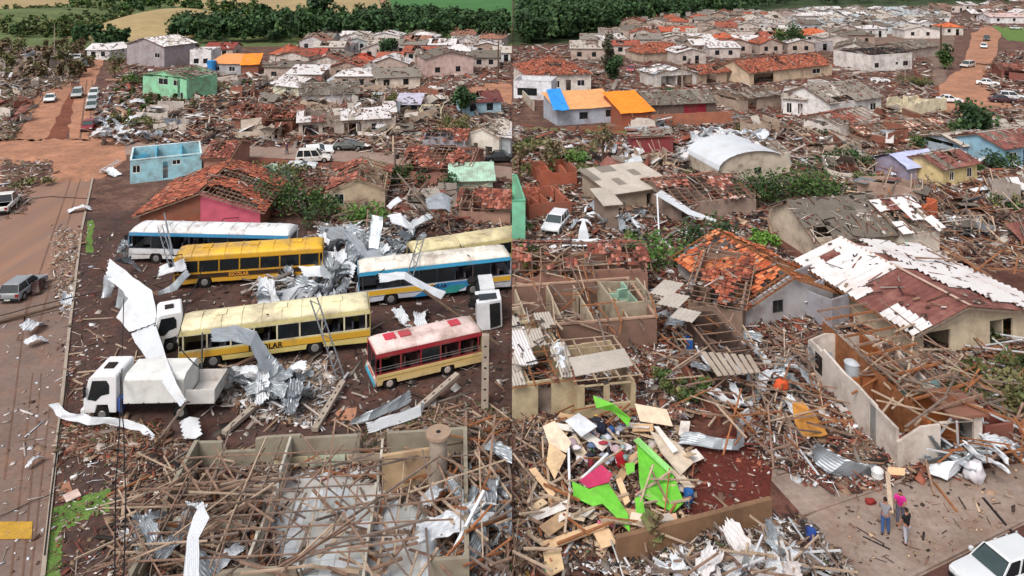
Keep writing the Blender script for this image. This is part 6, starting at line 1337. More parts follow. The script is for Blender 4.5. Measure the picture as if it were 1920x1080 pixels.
# arch gable building with vault roof
def vault(label, A, B, D, h, rise, wall, roofm):
    A3, B3 = G(*A), G(*B); d = B3 - A3; L = d.length; root = empty('house', A3, math.atan2(d.y, d.x), label, 'house'); n = 12; m = MB()
    arc = [(L / 2 - L / 2 * math.cos(math.pi * k / n), h + rise * math.sin(math.pi * k / n)) for k in range(n + 1)]
    ops = [(L * .28, L * .34, 2.2, 2.7), (L * .5, L * .6, .9, 2.4)]
    openings_wall(m, Vector((0, 0, 0)), Vector((1, 0, 0)), Vector((0, 1, 0)), L, .15, h, ops); openings_wall(m, Vector((0, D, 0)), Vector((1, 0, 0)), Vector((0, -1, 0)), L, .15, h, [])
    openings_wall(m, Vector((0, .15, 0)), Vector((0, 1, 0)), Vector((1, 0, 0)), D - .3, .15, h, []); openings_wall(m, Vector((L, .15, 0)), Vector((0, 1, 0)), Vector((-1, 0, 0)), D - .3, .15, h, [])
    for y in (0, D - .15): m.prism([(x, y, z + .002) for x, z in arc], (0, .15, 0))
    m.build('wall', W(wall), root)
    for u0, u1, z0, z1 in ops: window(root, Vector((u0, 0, 0)), Vector((1, 0, 0)), Vector((0, 1, 0)), u1 - u0, z1 - z0, z0, 'w', '#777777')
    for k in range(n):
        if k in (9, 10): continue
        (x0, z0), (x1, z1) = arc[k], arc[k + 1]; m = MB(); m.hexa([(x0, -.3, z0 + .03), (x1, -.3, z1 + .03), (x1, D + .3, z1 + .03), (x0, D + .3, z0 + .03)], [(x0, -.3, z0 + .08), (x1, -.3, z1 + .08), (x1, D + .3, z1 + .08), (x0, D + .3, z0 + .08)]); m.build('roof_sheet', roofm, root)
vault('cream building with an arched gable and white vaulted roof', (1345, 347), (1482, 336), 7.5, 1.7, 2.0, '#c4b6a4', M['sheetw'])
garden_wall('low grey wall at the foot of the arched gable', (1385, 356), (1492, 342), .8, .2, W('#8b8178'))
sheets('torn white sheet on the wreck behind the vaulted roof', 'torn white sheets behind the vaulted roof', [(1265, 300), (1300, 245), (1440, 250), (1460, 285), (1350, 270)], 34, ('sheetw', 'sheetg', 'roofwhite', 'sheetw'), (.7, 1.3), (1.2, 3.), .5)
sheets('crumpled white sheet by the dark red shed', 'crumpled sheets by the dark red shed', [(1140, 300), (1150, 270), (1190, 270), (1200, 300)], 8, ('sheetw', 'sheetg'), (.5, .9), (.3, .8), .6)
# concrete slab roofs and frames, left middle
house('long pale fibre cement roof with a broken wall below', (1150, 400), (1262, 382), 6.5, 1.9, '#a0907e', 'mono', 'x', .7, 'sheet', 1, ['fibre3', 'fibre', 'fibre3'], [('f', .55, .9, 0, 1.5, 'o')], broken=0, rs=3, inner=0)
house('narrow brick bay under a pale slab at the end of the courtyard', (1136, 432), (1160, 430), 3.5, 2.4, '#8f7c70', 'mono', 'x', .3, 'sheet', 1, ['fibre3'], [], inner=0, rs=3)
house('stripped roof of brown rafters and slipped red tiles beside the arched gable', (1262, 418), (1418, 402), 8.2, 1.9, '#9a8478', 'gable', 'x', 1.1, 'tile', .35, None, [('f', .1, .3, 0, 2, 'o')], broken=.25, pal=TILE_BR + ['#c9a89c'], rs=1.0, bs=.6)
house('roofless terracotta rooms in the upper left of the wreckage', (1014, 355), (1082, 350), 5.5, 2.1, '#a65a42', 'none', broken=.25, inner=2, floor='floor_c', inwall='#b5654a')
house('roofless terracotta rooms beside the upturned white van', (992, 415), (1072, 408), 5, 2.1, '#9c5844', 'none', broken=.3, inner=3, floor='floor_c', inwall='#b0644c')
house('mint green house cut by the left edge of the right picture', (930, 470), (985, 468), 8, 4.4, '#7fc8a4', 'none', wins=[('r', .15, .4, 0, 2.2, 'o')], inner=0, trim='#62b08c')
car('white van lying crumpled in the courtyard', (1042, 428), 250, '#e6e6ea', 'wagon', 4.2, 1.8, 1.8, crushed=.35, name='wrecked_van', cat='van')
ribbon('fallen_gutter_sheet', [((1030, 462, .4), (1032, 468, .2)), ((1060, 448, 1.), (1066, 460, .6)), ((1120, 448, .9), (1120, 462, .6)), ((1168, 462, .4), (1166, 468, .3))], 'sheetw', 'long white sheet lying in front of the courtyard', 'metal sheet', rough=.05)
ribbon('wing_shaped_sheet', [((1083, 450, .8), (1105, 450, .8)), ((1086, 432, 1.6), (1102, 432, 1.6)), ((1092, 412, 2.4), (1096, 412, 2.4))], 'sheetw', 'white wing shaped sheet standing in the courtyard', 'metal sheet')
ribbon('white_fascia', [((1228, 365, 2.6), (1240, 356, 2.6)), ((1262, 385, 2.), (1272, 376, 2.)), ((1290, 402, 1.6), (1296, 394, 1.6)), ((1342, 416, 1.4), (1342, 411, 1.4))], 'sheetw', 'white fascia board torn off the stripped brown roof', 'board')
plank_px((1232, 365, 2.8), (1236, 448, .1), .14, .1, 'sheetw', 'white post leaning beside the stripped brown roof', 'post', name='white_post')
sheets('scrap of white sheet by the courtyard wreckage', 'white scraps by the courtyard', [(1060, 420), (1130, 360), (1260, 420), (1290, 450), (1230, 460), (1130, 420)], 26, ('sheetw', 'sheetg', 'zinc'), (.3, .8), (.3, 1.2), .7)
# centre right houses
house('big clay tile roofed house with tiles missing at the right centre', (1405, 160), (1560, 142), 9, 2.6, '#cdb59a', 'gable', 'x', 2.0, 'tile', .93, None, [('f', .05, .28, 0, 2.2, 'o'), ('f', .75, .85, .9, 2, 'w')], pal=TILE_OR, rs=1.5)
house('clay tiled roof left of the grey street with tiles sliding off', (1205, 118), (1295, 112), 8, 2.4, '#b9a594', 'hip', 'x', 1.9, 'tile', .92, None, [], pal=TILE_OR, inner=0)
house('red tiled wreck with exposed beams beside the centre street', (1305, 160), (1400, 150), 7, 2.2, '#b9a08c', 'gable', 'x', 1.3, 'tile', .6, None, [('f', .2, .4, 0, 2, 'o'), ('f', .6, .8, 0, 2, 'o')], pal=TILE_OR)
house('white tent roofed carport beside the centre street', (1232, 165), (1306, 160), 7, 2.6, '#cfc9c4', 'gable', 'y', 1.0, 'sheet', .6, ['roofwhite', 'sheetg'], [('f', .1, .9, 0, 2.3, 'o')])
house('grey rooftop ruin beside the big clay roof', (1385, 210), (1470, 200), 7, 2.2, '#aa9686', 'gable', 'x', .9, 'sheet', .45, ['fibre', 'fibre2'], [('f', .2, .4, 0, 2, 'o')], broken=.2)
house('white gabled house with a grey fibre roof and a chimney block', (1556, 228), (1652, 214), 10, 2.9, '#e2dedb', 'gable', 'x', 2.0, 'sheet', .97, ['fibre', 'fibre', 'fibre3'], [('f', .12, .26, .8, 2.0, 'w'), ('f', .55, .62, 1.5, 2, 'w'), ('f', .78, .9, .9, 2.1, 'w')], rs=2)
house('white curved gable wall left of the chimney block', (1468, 214), (1536, 220), 6, 2.6, '#e6e2e0', 'mono', 'x', 1.0, 'sheet', .6, ['fibre3', 'roofwhite'], [('f', .1, .25, .3, 2, 'w'), ('f', .42, .55, .3, 2, 'o')])
house('square grey chimney block with an open top', (1528, 215), (1554, 214), 2.2, 5.4, '#b5aaa2', 'none', inner=0, wins=[('f', .2, .8, 3.4, 3.9, 'o')], trim='#d0c8c2')
house('white parapet house with a dark sunken roof', (1632, 136), (1710, 130), 11, 3.8, '#dcd6d2', 'gable', 'x', .9, 'sheet', .9, ['black', 'fibre2'], [('f', .1, .2, 1.0, 2.1, 'w', '#555555'), ('f', .6, .66, 1.4, 2, 'w', '#555555'), ('f', .78, .9, 1.0, 2.1, 'w', '#555555')], ov=-.3, trim='#e8e2de', gfill=False, rs=3, inner=0)
house('wide dark grey roofed hall left of the white parapet house', (1566, 112), (1636, 116), 12, 3.0, '#cdc6c0', 'gable', 'y', 1.6, 'sheet', .97, ['fibre2', 'fibre2', 'fibre'], [('f', .1, .9, 0, 2.4, 'o')], rs=3, inner=0)
house('dark roofed battered house right of the white parapet', (1702, 112), (1760, 104), 9, 2.6, '#a99a94', 'gable', 'x', 1.2, 'sheet', .9, ['fibre2', 'fibre'], ['auto'][:0], rs=2)
house('collapsed white walled house below the chimney house', (1575, 262), (1650, 245), 6, 2.2, '#d5ccc4', 'gable', 'x', .9, 'tile', .4, None, [('f', .3, .45, .3, 1.6, 'o')], broken=.35, pal=TILE_BR)
house('flattened timber roof below the chimney house', (1620, 268), (1790, 255), 6, 1.2, '#9a7c6a', 'gable', 'x', .8, 'tile', .3, None, [], broken=.5, pal=['#d8c4b4', '#b07a66', '#9a5a46'], fmat='wood4', bs=.7)
house('white walled wreck with debris on its roof beside the arched gable', (1432, 330), (1482, 325), 5, 2.6, '#cfc5b8', 'gable', 'x', .8, 'sheet', .5, ['roofwhite', 'fibre3'], [('f', .3, .6, .8, 2.1, 'w')])
house('lavender tent like roof beside the small yellow house', (1700, 345), (1766, 335), 4.5, 1.9, '#9b93a8', 'gable', 'x', 1.0, 'tarp', 1, [W('#b9bfe0', dirt=.1), W('#c9b9d8', dirt=.1)], [('f', .3, .6, 0, 1.6, 'o')])
house('small yellow house with a dark red roof', (1768, 355), (1832, 342), 5, 2.3, '#dcc58e', 'gable', 'x', .9, 'sheet', .9, ['redsheet', 'redsheet', 'fibre2'], [('f', .2, .32, .8, 1.8, 'w'), ('f', .7, .85, .8, 1.9, 'w')])
house('low beige roofed wreck between green trees at the right', (1806, 300), (1872, 292), 6, 1.8, '#a9b8c4', 'gable', 'x', .8, 'sheet', .8, ['fibre3', 'roofwhite', 'fibre3'], [], broken=.3)
house('light blue house at the right edge with a dark red roof', (1884, 318), (1960, 306), 7, 2.6, '#8fb9cf', 'gable', 'x', 1.1, 'sheet', .85, ['redsheet', 'fibre2'], [('f', .1, .3, .8, 2, 'w'), ('f', .45, .62, 0, 2.1, 'd', '#23304a')])
house('crumbling cream walls near the parked white cars', (1716, 218), (1775, 206), 5, 2.3, '#e0d4b4', 'none', broken=.45, inner=1)
house('pale roofed wreck at the far right below the dirt road', (1850, 262), (1925, 268), 6, 1.8, '#b5aaa0', 'gable', 'x', .7, 'sheet', .7, ['fibre3', 'fibre'], [], broken=.3)
house('dark red wrecked block beside the far dirt road', (1878, 150), (1925, 152), 7, 2.3, '#8a5048', 'gable', 'x', .8, 'tile', .4, None, [('f', .1, .3, 0, 2, 'o')], broken=.3, pal=TILE_BR)
house('orange painted wall fragment behind the green broken roof', (1716, 425), (1758, 412), 1.2, 2.0, '#c0623e', 'none', wins=[('f', .4, .62, .6, 1.5, 'o')], broken=.35, inner=0)
# big grey fibre roof house
r, L_ = house('large house with a mossy grey fibre roof and cream gable', (1530, 492), (1682, 478), 7.6, 2.1, '#cdbba6', 'gable', 'x', 2.0, 'sheet', [.9, .8], ['fibre2', 'fibre', 'fibre2', 'fibre2'], [], rs=2.4, inner=1, ov=.5)
house('half collapsed pale roof joining the mossy grey roof', (1694, 487), (1762, 478), 7.5, 2.4, '#d5cabc', 'gable', 'x', 1.5, 'sheet', .75, ['roofwhite', 'fibre3', 'fibre', 'redsheet'], [], broken=.15)
house('roofless pinkish rooms in front of the mossy grey roof', (1556, 545), (1690, 528), 3.0, 2.2, '#cbb6a8', 'none', wins=[('f', .35, .45, .6, 1.8, 'o')], broken=.4, inner=3)
house('roofless rooms with a green inner wall beside the grey roof', (1700, 528), (1778, 518), 3.2, 2.0, '#b7a898', 'none', broken=.4, inner=2, inwall='#5fa58a')
# white corrugated metal roof house
stretch_rot[0] = 0
r, L_ = house('house with a white corrugated roof over a rust red underside', (1716, 682), (1960, 640), 11.5, 2.2, '#cdbba0', 'none', wins=[('f', .06, .26, 0, 1.9, 'o'), ('f', .56, .74, 0, 2.0, 'o'), ('f', .88, .95, .8, 1.8, 'w')], inner=2)
rx_ = L_ * .34; up_ = 1.3
m = MB(); m.prism([(0, 0, 2.202), (L_, 0, 2.202), (rx_, 0, 2.2 + up_ - .1)], (0, .15, 0)); m.build('gable', W('#cdbba0'), r)
for i, (ox, run) in enumerate([(-.7, rx_ + .7), (L_ + .5, -(L_ + .5 - rx_))]):
    V = Vector((run, 0, up_ + .1)); Lv = V.length; V = V.normalized(); U = Vector((0, 1, 0)); O = Vector((ox, -.6, 2.1)); Lu = 12.4; N = U.cross(V); N = N if N.z > 0 else -N; U2 = U if (U.cross(V)).z > 0 else -U
    R0 = Matrix((U2, V, N)).transposed()
    for k in range(5): beam('purlin', O + V * Lv * k / 4.02, O + U * Lu + V * Lv * k / 4.02, .08, .1, M['wood3'], r)
    for k in range(9): beam('rafter', O + U * Lu * k / 8 - N * .1, O + U * Lu * k / 8 + V * Lv - N * .1, .1, .12, M['wood2'], r)
    nu, nv = 12, (3 if i == 0 else 5)
    for a in range(nu):
        for b in range(nv):
            fu, fv = (a + .5) / nu, (b + .5) / nv; q = noise.noise(Vector((fu * 4.3, fv * 2.6 + i * 5, 9.1)))
            near = (1 - fu) * (.5 + .5 * fv)
            if i == 0: bare = (fu < .5 and fv > .45) or q > .3
            else: bare = (fu + (1 - fv) * .9 < .55) or q > .34
            if i == 1 and fu > .9 and q > 0: continue
            sub_ = 1 if not bare else 3
            o = link(bpy.data.objects.new('roof_sheet' if not bare else 'roof_lining', corr_mesh(M['redsheet' if bare else 'roofwhite'], 2, .09 if not bare else .02, 'w%d' % bare)), r)
            o.matrix_basis = Matrix.Translation(O + U * Lu * fu + V * Lv * fv + N * (.09 if bare else .2 + random.uniform(0, .05))) @ R0.to_4x4() @ Matrix.Rotation(random.uniform(-.03, .03), 4, 'Z') @ Matrix.Diagonal((Lu / nu * 1.0, Lv / nv * (1.04 if bare else random.uniform(.98, 1.12)), 1, 1))
    SLR = (O, U, V, N, Lu, Lv, 0, 0); cover_slope(r, SLR, 'sheet', -1, 91 + i, frame=False)
beam('ridge_flashing', (rx_, -.7, 2.2 + up_ + .2), (rx_, 11.9, 2.2 + up_ + .2), .22, .05, W('#c9a898'), r)
planks('bare orange rafter on the ridge behind the white corrugated roof', 'rafters behind the white corrugated roof', [(1700, 480), (1740, 450), (1900, 450), (1920, 520), (1800, 490)], 24, 2, 5, (1.5, 3.4), ('wood3', 'wood'), (.08, .14), .2)
# orange clay tile house
r, L_ = house('house with hot orange clay tiles over bare battens', (1398, 618), (1562, 588), 9.2, 1.7, '#a9a5a6', 'gable', 'y', 1.6, 'tile', [.55, .42], None, [('f', .3, .42, .8, 2.1, 'w', '#444444')], pal=TILE_HOT, rs=.9, bs=.42, fmat='wood3', inner=1, ov=.5)
house('grey walled annex right of the orange tiled roof', (1560, 622), (1650, 590), 4.5, 2.6, '#9a98a0', 'none', wins=[('f', .35, .5, 0, 2.1, 'o'), ('f', .65, .78, 1, 2, 'o')], broken=.2, inner=1)
house('brown rafters left of the orange tiles', (1290, 622), (1392, 642), 7.5, 2.4, '#8f7768', 'mono', 'x', .9, 'tile', .3, None, [], broken=.3, pal=TILE_OR, bs=.6, inner=1)
for i, (x, y) in enumerate([(1250, 540), (1262, 562), (1285, 590)]):
    a = G(x, y, 3.2); o = link(bpy.data.objects.new('slab_panel', corr_mesh(M['fibre3'], 5, .02, 's'))); o.location = a; o.rotation_euler = (.1, -.1, math.radians(-40)); o.scale = (1.6, 2.2 - .4 * i, 1)
    tag(o, ['upper', 'middle', 'lower'][i] + ' grey sheet of the three beside the orange tiled roof', 'roof sheet', 'grey sheets beside the orange tiles')
# roofless long house left
house('long roofless house with cement walls at the left of the right picture', (940, 682), (1232, 656), 6.2, 2.2, '#86685a', 'none', wins=[], broken=.06, inner=4, floor='floor_c', inwall='#b5a48c', trim='#b3917c')
house('second row of roofless rooms with bare rafters behind the cement wall', (940, 560), (1215, 560), 5, 2.4, '#9a7060', 'gable', 'x', .8, 'tile', .3, None, [], broken=.35, inner=4, pal=TILE_BR, rs=1.6, bs=.8)
house('roofless room with mint green inner walls', (1150, 640), (1228, 632), 3.6, 2.7, '#a89a84', 'none', broken=.12, inner=1, inwall='#93b8a2', floor='floor_c')
planks('bare rafter lying over the roofless rooms', 'rafters over the roofless rooms', [(962, 620), (962, 470), (1140, 470), (1230, 560), (1230, 610)], 90, 1.6, 4.6, (1.4, 2.9), ('wood', 'wood3', 'wood2', 'wood4'), (.06, .12), .2, dirs=(.1, 1.6))
house('lean-to shed with a pale grey fibre roof', (1083, 794), (1192, 782), 4.7, 2.1, '#b8a584', 'monob', 'x', .4, 'none', 1, None, [('f', .12, .45, .9, 2.0, 'o'), ('f', .55, .92, .9, 2.0, 'o')], inner=0, bs=1.2, rs=1.1, fmat='wood4', broken=.1)
PAN = True
house('house with white sheets over its frame at the lower left of the right picture', (925, 796), (1076, 774), 6, 2.1, '#bfae8c', 'mono', 'x', .6, 'sheet', .5, ['fibre3', 'roofwhite', 'fibre'], [('f', .55, .72, 0, 2, 'o')], inner=1, fmat='wood3')
sheets('white brick like block row along the roof edge', 'white blocks on the roof edge', [(1040, 640), (1046, 640), (1060, 690), (1054, 692)], 8, ('sheetw',), (.2, .25), (3.2, 3.3), .1, name='white_block', cat='block')
# long white walled roofless house at lower right
r, L_ = house('roofless house with a long white wall and orange timber inside', (1684, 885), (1842, 872), 9.2, 2.5, '#d0c4ba', 'none', wins=[('f', .5, .9, .0, 2.3, 'o'), ('l', .2, .27, 0, 2.1, 'd', '#8a8a88'), ('l', .82, .92, .7, 1.9, 'w', '#3a3432')], broken={'l': .14, 'f': .55, 'r': .5, 'b': .4}, inner=2, floor='floor_c', inwall='#a8602e', inbroken=.2)
for k in range(11): beam('rafter', (L_ * .35, .3 + k * 1.08, 2.75 + .02 * k), (L_ + .5, .6 + k * 1.05, 3.3), .07, .13, M['wood3' if k % 2 else 'wood'], r)
for k in range(5): beam('batten', (L_ * .35 + k * 1.1, .2, 2.95 + .12 * k), (L_ * .38 + k * 1.1, 11.2, 2.95 + .12 * k), .06, .05, M['wood'], r)
for k in range(9): beam('timber_lining', (L_ * .38, 1.2 + k * 1.05, 1.35), (L_ * .38, 2.2 + k * 1.05, 1.35), .04, 2.4, M['wood3'], r)
m = MB(); m.box(L_ * .62, L_ + .3, -.2, 2.3, 2.62, 2.75); m.build('brown_slab', W('#8a5a48'), r)
m = MB(); m.box(L_ * .6, L_ * .6 + 2.6, 4.2, 4.3, .1, 2.1); m.box(L_ * .45, L_ * .45 + .1, 5, 7.6, .1, 2.2); m.build('teal_partition', W('#7fa8a8'), r)
tank('standing pale grey cylinder inside the white walled ruin', 1598, 740, .45, 1.9, '#b7bcc4')
house('rust red painted room at the corner of the white walled ruin', (1848, 868), (1900, 862), 3., 2.2, '#84483c', 'none', inner=0, broken=.3)
planks('orange brown rafter fallen across the white walled ruin', 'rafters of the white walled ruin', [(1620, 640), (1700, 600), (1850, 720), (1840, 770), (1720, 800), (1640, 720)], 70, 1.6, 5, (1.6, 3.2), ('wood3', 'wood', 'wood2', 'wood4'), (.06, .13), .2, dirs=(2.3, .7))
house('small dark shed with a slatted timber top by the blue tank', (1345, 735), (1400, 728), 4.4, 2.5, '#4a3a34', 'mono', 'x', .3, 'none', 1, None, [('f', .25, .75, .2, 2.2, 'o')], inner=0)
for k in range(7): a = G(1318 + k * 14, 660 + k * 1, 3.0); b = G(1350 + k * 12, 705 - k * 1, 2.6); tag(beam('roof_slat', a, b, .3, .06, M['concretepole']), 'grey slat of the open shed roof by the blue tank', 'slat', 'slats of the open shed roof')

pole('tall dark utility pole above the far dirt road', (1764, 118, 0), (1766, 117, 9.5), .3, .2, 'bark')
pole('concrete pole on the street of the right town', (1279, 170, 0), (1279, 168, 7), .13, .09)
pole('pale short pole by the bend of the far road', (1697, 150, 0), (1697, 150, 3.2), .1, .08)
# ------------------------------------------------------------------ single things, right
tank('bright blue round tank in the debris left of the slatted shed', 1302, 672, .55, 1.3, '#2f68b8')
def tub(label, px, py, r, h, col, z=0.1):
    root = empty('tub', G(px, py), 0, label, 'tub'); m = MB(); m.cyl((0, 0, z), (0, 0, z + h), r * .75, r, 16, cap=False); m.cyl((0, 0, z), (0, 0, z + .03), r * .75, r * .75, 16); m.cyl((0, 0, z + h - .25), (0, 0, z + h - .24), r * .95, r * .95, 16); m.build('tub_body', W(col, dirt=.1), root); m = MB(); m.cyl((0, 0, z + h), (0, 0, z + h + .05), r * 1.04, r * 1.04, 16, cap=False); m.build('rim', W(col, dirt=.1), root)
tub('light blue tub among the green bushes', 1292, 492, .55, 1.0, '#4a8fc4'); tub('small blue bucket beside the green panels', 1291, 945, .24, .5, '#2f6cae'); tub('blue crate in the weeds by the brick strip', 1520, 1015, .25, .35, '#2f4f9a')
def panel(label, quad, col, cat='panel', th=.04, name='painted_panel', group=None):
    P = [G(q[0], q[1], q[2] + (.35 if q[0] < 1320 and q[1] > 740 else 0)) for q in quad]; c = sum(P, Vector()) / len(P); n_ = (P[1] - P[0]).cross(P[2] - P[0]).normalized(); m = MB(); m.prism([p - c for p in P], n_ * (th if n_.z > 0 else -th)); o = m.build(name, W(col, dirt=.38, var=.14, scale=2.5, rough=.6) if col[0] == '#' else M[col]); o.location = c; return tag(o, label, cat, group)
LG = '#6abf34'
panel('pale grey roof panel lying on top of the lean-to shed', [(1066, 672, 2.75), (1170, 654, 2.75), (1187, 686, 2.55), (1080, 706, 2.55)], 'fibre3', 'roof panel', name='roof_panel')
panel('large lime green panel beside the blue bucket', [(1200, 905, .6), (1195, 830, .9), (1215, 835, 1.2), (1262, 890, .7), (1283, 942, .5), (1262, 962, .2), (1205, 932, .3)], LG)
panel('long pale green cupboard panel behind the large lime one', [(1188, 825, 1.1), (1198, 820, 1.4), (1262, 880, .9), (1258, 890, .8)], '#8ccf74')
panel('lime green panel below the bright pink one', [(1073, 903, .6), (1075, 932, .3), (1112, 950, .3), (1130, 945, .5), (1165, 980, .3), (1182, 1000, .2), (1178, 965, .5), (1140, 905, .8), (1105, 918, .8)], LG)
panel('upper lime green strip leaning on the cream shed', [(1112, 742, 1.6), (1150, 758, 1.6), (1182, 785, 1.2), (1178, 800, .8), (1150, 772, 1.1), (1118, 765, 1.3)], LG)
panel('small lime green panel under the large one', [(1190, 935, .4), (1205, 930, .5), (1210, 965, .2), (1194, 968, .2)], LG)
panel('narrow lime green offcut left of the large panel', [(1172, 870, .9), (1190, 868, 1.), (1190, 885, .8), (1176, 892, .7)], LG)
panel('bright pink board on the debris heap', [(1086, 902, .9), (1128, 872, 1.2), (1148, 890, 1.1), (1142, 905, .9), (1105, 916, .8)], '#b8305c')
panel('tan wooden arm of the frame on the ground', [(1012, 1018, .2), (1018, 1036, .15), (1140, 990, .2), (1150, 972, .35)], '#d8b48c', 'board'); panel('tan wooden left leg of the frame on the ground', [(1018, 1037, .17), (1050, 1028, .25), (1058, 1068, .15), (1026, 1085, .05)], '#d2b48a', 'board'); panel('tan wooden right leg of the frame on the ground', [(1112, 1000, .3), (1141, 991, .3), (1156, 1020, .15), (1128, 1030, .1)], '#dcb890', 'board')
TB = [(1015, 830, 1190, 900), (1240, 760, 0, 0)]
for i, (q, c, l) in enumerate([
    ([(1190, 757, 1.), (1250, 768, 1.), (1262, 800, .5), (1200, 790, .6)], '#d8c2a8', 'cream wooden board above the green strip'),
    ([(1218, 808, 1.), (1270, 830, .8), (1300, 868, .4), (1276, 892, .3), (1240, 850, .7)], '#cdbca8', 'pale board fan right of the red bag'),
    ([(1226, 800, 1.1), (1236, 800, 1.2), (1272, 845, .9), (1262, 850, .8)], '#e2dcd6', 'white narrow board standing in the pale fan'),
    ([(1018, 800, 1.), (1040, 790, 1.2), (1072, 830, .9), (1062, 850, .8), (1030, 835, .8)], '#e0cdb4', 'cream board left of the clothes heap'),
    ([(1030, 830, .9), (1062, 855, .8), (1040, 900, .4), (1025, 870, .5)], '#d8b890', 'tan board below the cream one'),
    ([(992, 880, .7), (1004, 876, .9), (1042, 925, .4), (1036, 935, .3)], '#d8b48c', 'long tan plank pointing at the frame'),
    ([(986, 975, .4), (1000, 962, .6), (1065, 938, .6), (1072, 950, .4), (1010, 975, .3)], '#e2dcd8', 'white slab at the left of the heap'),
    ([(1155, 900, .8), (1165, 895, .9), (1182, 940, .4), (1172, 948, .3)], '#d8b48c', 'tan strip between two lime panels'),
    ([(1250, 965, .4), (1268, 962, .5), (1272, 985, .2), (1252, 988, .2)], '#d2a88c', 'small tan board below the large lime panel'),
    ([(1060, 790, 1.1), (1085, 775, 1.4), (1120, 800, 1.2), (1090, 820, 1.)], '#d0d4dc', 'pale cloth covered board on the clothes heap')]):
    panel(l, q, c, 'board')
plank_px((1068, 925, .6), (1066, 840, 1.6), .12, .06, 'sheetw', 'upright white batten left of the pink board', name='white_batten'); plank_px((1088, 900, .8), (1140, 850, 1.7), .12, .06, 'sheetw', 'white batten slanting over the pink board', name='white_batten')
def blob(label, px, py, z, s, col, name='cloth_bundle', cat='bundle', group=None, seed=1):
    bm = bmesh.new(); bmesh.ops.create_icosphere(bm, subdivisions=3, radius=1)
    for v in bm.verts:
        n_ = noise.noise(v.co * 1.6 + Vector((seed, 0, 0))) * .35 + noise.noise(v.co * 4 + Vector((0, seed, 0))) * .15; v.co = v.co * (1 + n_); v.co = Vector((v.co.x * s[0], v.co.y * s[1], v.co.z * s[2]))
    me = bpy.data.meshes.new(name); bm.to_mesh(me); bm.free(); me.materials.append(W(col, dirt=.1)); me.polygons.foreach_set('use_smooth', [True] * len(me.polygons))
    o = link(bpy.data.objects.new(name, me)); o.location = G(px, py, z); return tag(o, label, cat, group)
blob('shiny red bag in the middle of the heap', 1164, 862, .7, (.3, .3, .35), '#b01c28', seed=3)
blob('dark navy bundle on top of the clothes heap', 1128, 802, 1., (.3, .28, .25), '#1c2030', seed=5); blob('blue ball like bundle right of the navy one', 1146, 806, 1., (.22, .2, .2), '#2c4a80', seed=6)
for i in range(46):
    p = sample([(1060, 860), (1070, 790), (1140, 780), (1190, 820), (1180, 860), (1120, 870)], 1)[0]
    blob('small crumpled garment in the clothes heap', p[0], p[1], random.uniform(.4, 1.), [random.uniform(.1, .3) for _ in range(2)] + [random.uniform(.05, .14)], random.choice(['#c9ccd8', '#b9a0a8', '#5a6a8c', '#e0d8dc', '#2c2c38', '#a03040', '#86a0a0', '#d8b8b4', '#8c8f9c']), 'garment', 'garment', 'garments of the clothes heap', i)
blob('orange cloth hanging in the wreckage beside the white walled ruin', 1465, 722, 1.6, (.45, .25, .35), '#d8582c', seed=9)
ribbon('yellow_wreck_panel', [((1485, 755, 1.6), (1505, 752, 1.8)), ((1490, 790, 1.), (1530, 780, 1.3)), ((1505, 822, .4), (1552, 812, .6))], W('#c8893a', dirt=.3), 'ochre crumpled panel left of the white walled ruin', 'panel', rough=.15)
ribbon('crumpled_white_sheet', [((1272, 830, .5), (1285, 808, 1.)), ((1320, 838, .5), (1325, 815, 1.)), ((1370, 845, .4), (1375, 825, .8)), ((1398, 830, .5), (1385, 812, .9)), ((1395, 805, .7), (1378, 795, 1.))], 'sheetg', 'long crumpled pale sheet curling over the red earth', 'metal sheet', rough=.15)
ribbon('pale_kite_sheet', [((1385, 800, .9), (1390, 775, 1.6)), ((1412, 790, .8), (1402, 765, 1.8))], 'sheetw', 'kite shaped pale sheet above the curled one', 'metal sheet')
ribbon('white_hose_sheet', [((1325, 735, 1.), (1330, 725, 1.4)), ((1345, 745, 1.), (1350, 730, 1.4)), ((1365, 758, .8), (1368, 750, 1.)), ((1412, 760, .6), (1412, 752, .8))], 'sheetw', 'white curved strip below the slatted shed', 'metal sheet', rough=.05)
ribbon('metal_rib_roof', [((1522, 842, .8), (1532, 832, 1.4)), ((1528, 868, .5), (1560, 846, 1.2)), ((1555, 888, .3), (1590, 862, 1.)), ((1600, 896, .2), (1628, 872, .9)), ((1634, 890, .2), (1642, 868, .7))], 'zinc', 'ribbed silver roof sheet curled beside the concrete path', 'metal sheet', rough=.04, sub=5)
ribbon('white_bent_sheet', [((1740, 885, .4), (1745, 872, .7)), ((1775, 900, .3), (1790, 862, 1.1)), ((1810, 870, .5), (1818, 852, 1.)), ((1850, 856, .5), (1848, 850, .6))], 'sheetw', 'white bent sheet on the pavement edge left of the white sack', 'metal sheet', rough=.08)
blob('white sack on the pavement edge at the lower right', 1828, 885, .5, (.5, .4, .55), '#d8d4da', 'white_sack', 'sack', seed=12)
ribbon('painted_cavity_shade', [((1738, 850, .3), (1745, 835, .7)), ((1770, 868, .2), (1790, 830, 1.))], W('#2c2c30'), 'dark sheet painting the shaded hollow behind the white bent sheet', 'metal sheet', rough=.1)  # near-black sheet added to paint the shade of a hollow
tub('white square box like tub by the foot of the plank', 1645, 903, .3, .45, '#e0e0e0')
plank_px((1671, 962, 1.1), (1664, 885, 1.9), .2, .06, 'wood4', 'pale plank standing upright by the people', name='pale_plank'); panel('small tan board fixed across the upright pale plank', [(1664, 876, 2.), (1696, 878, 2.), (1696, 892, 1.8), (1664, 890, 1.8)], '#dcae84', 'board')
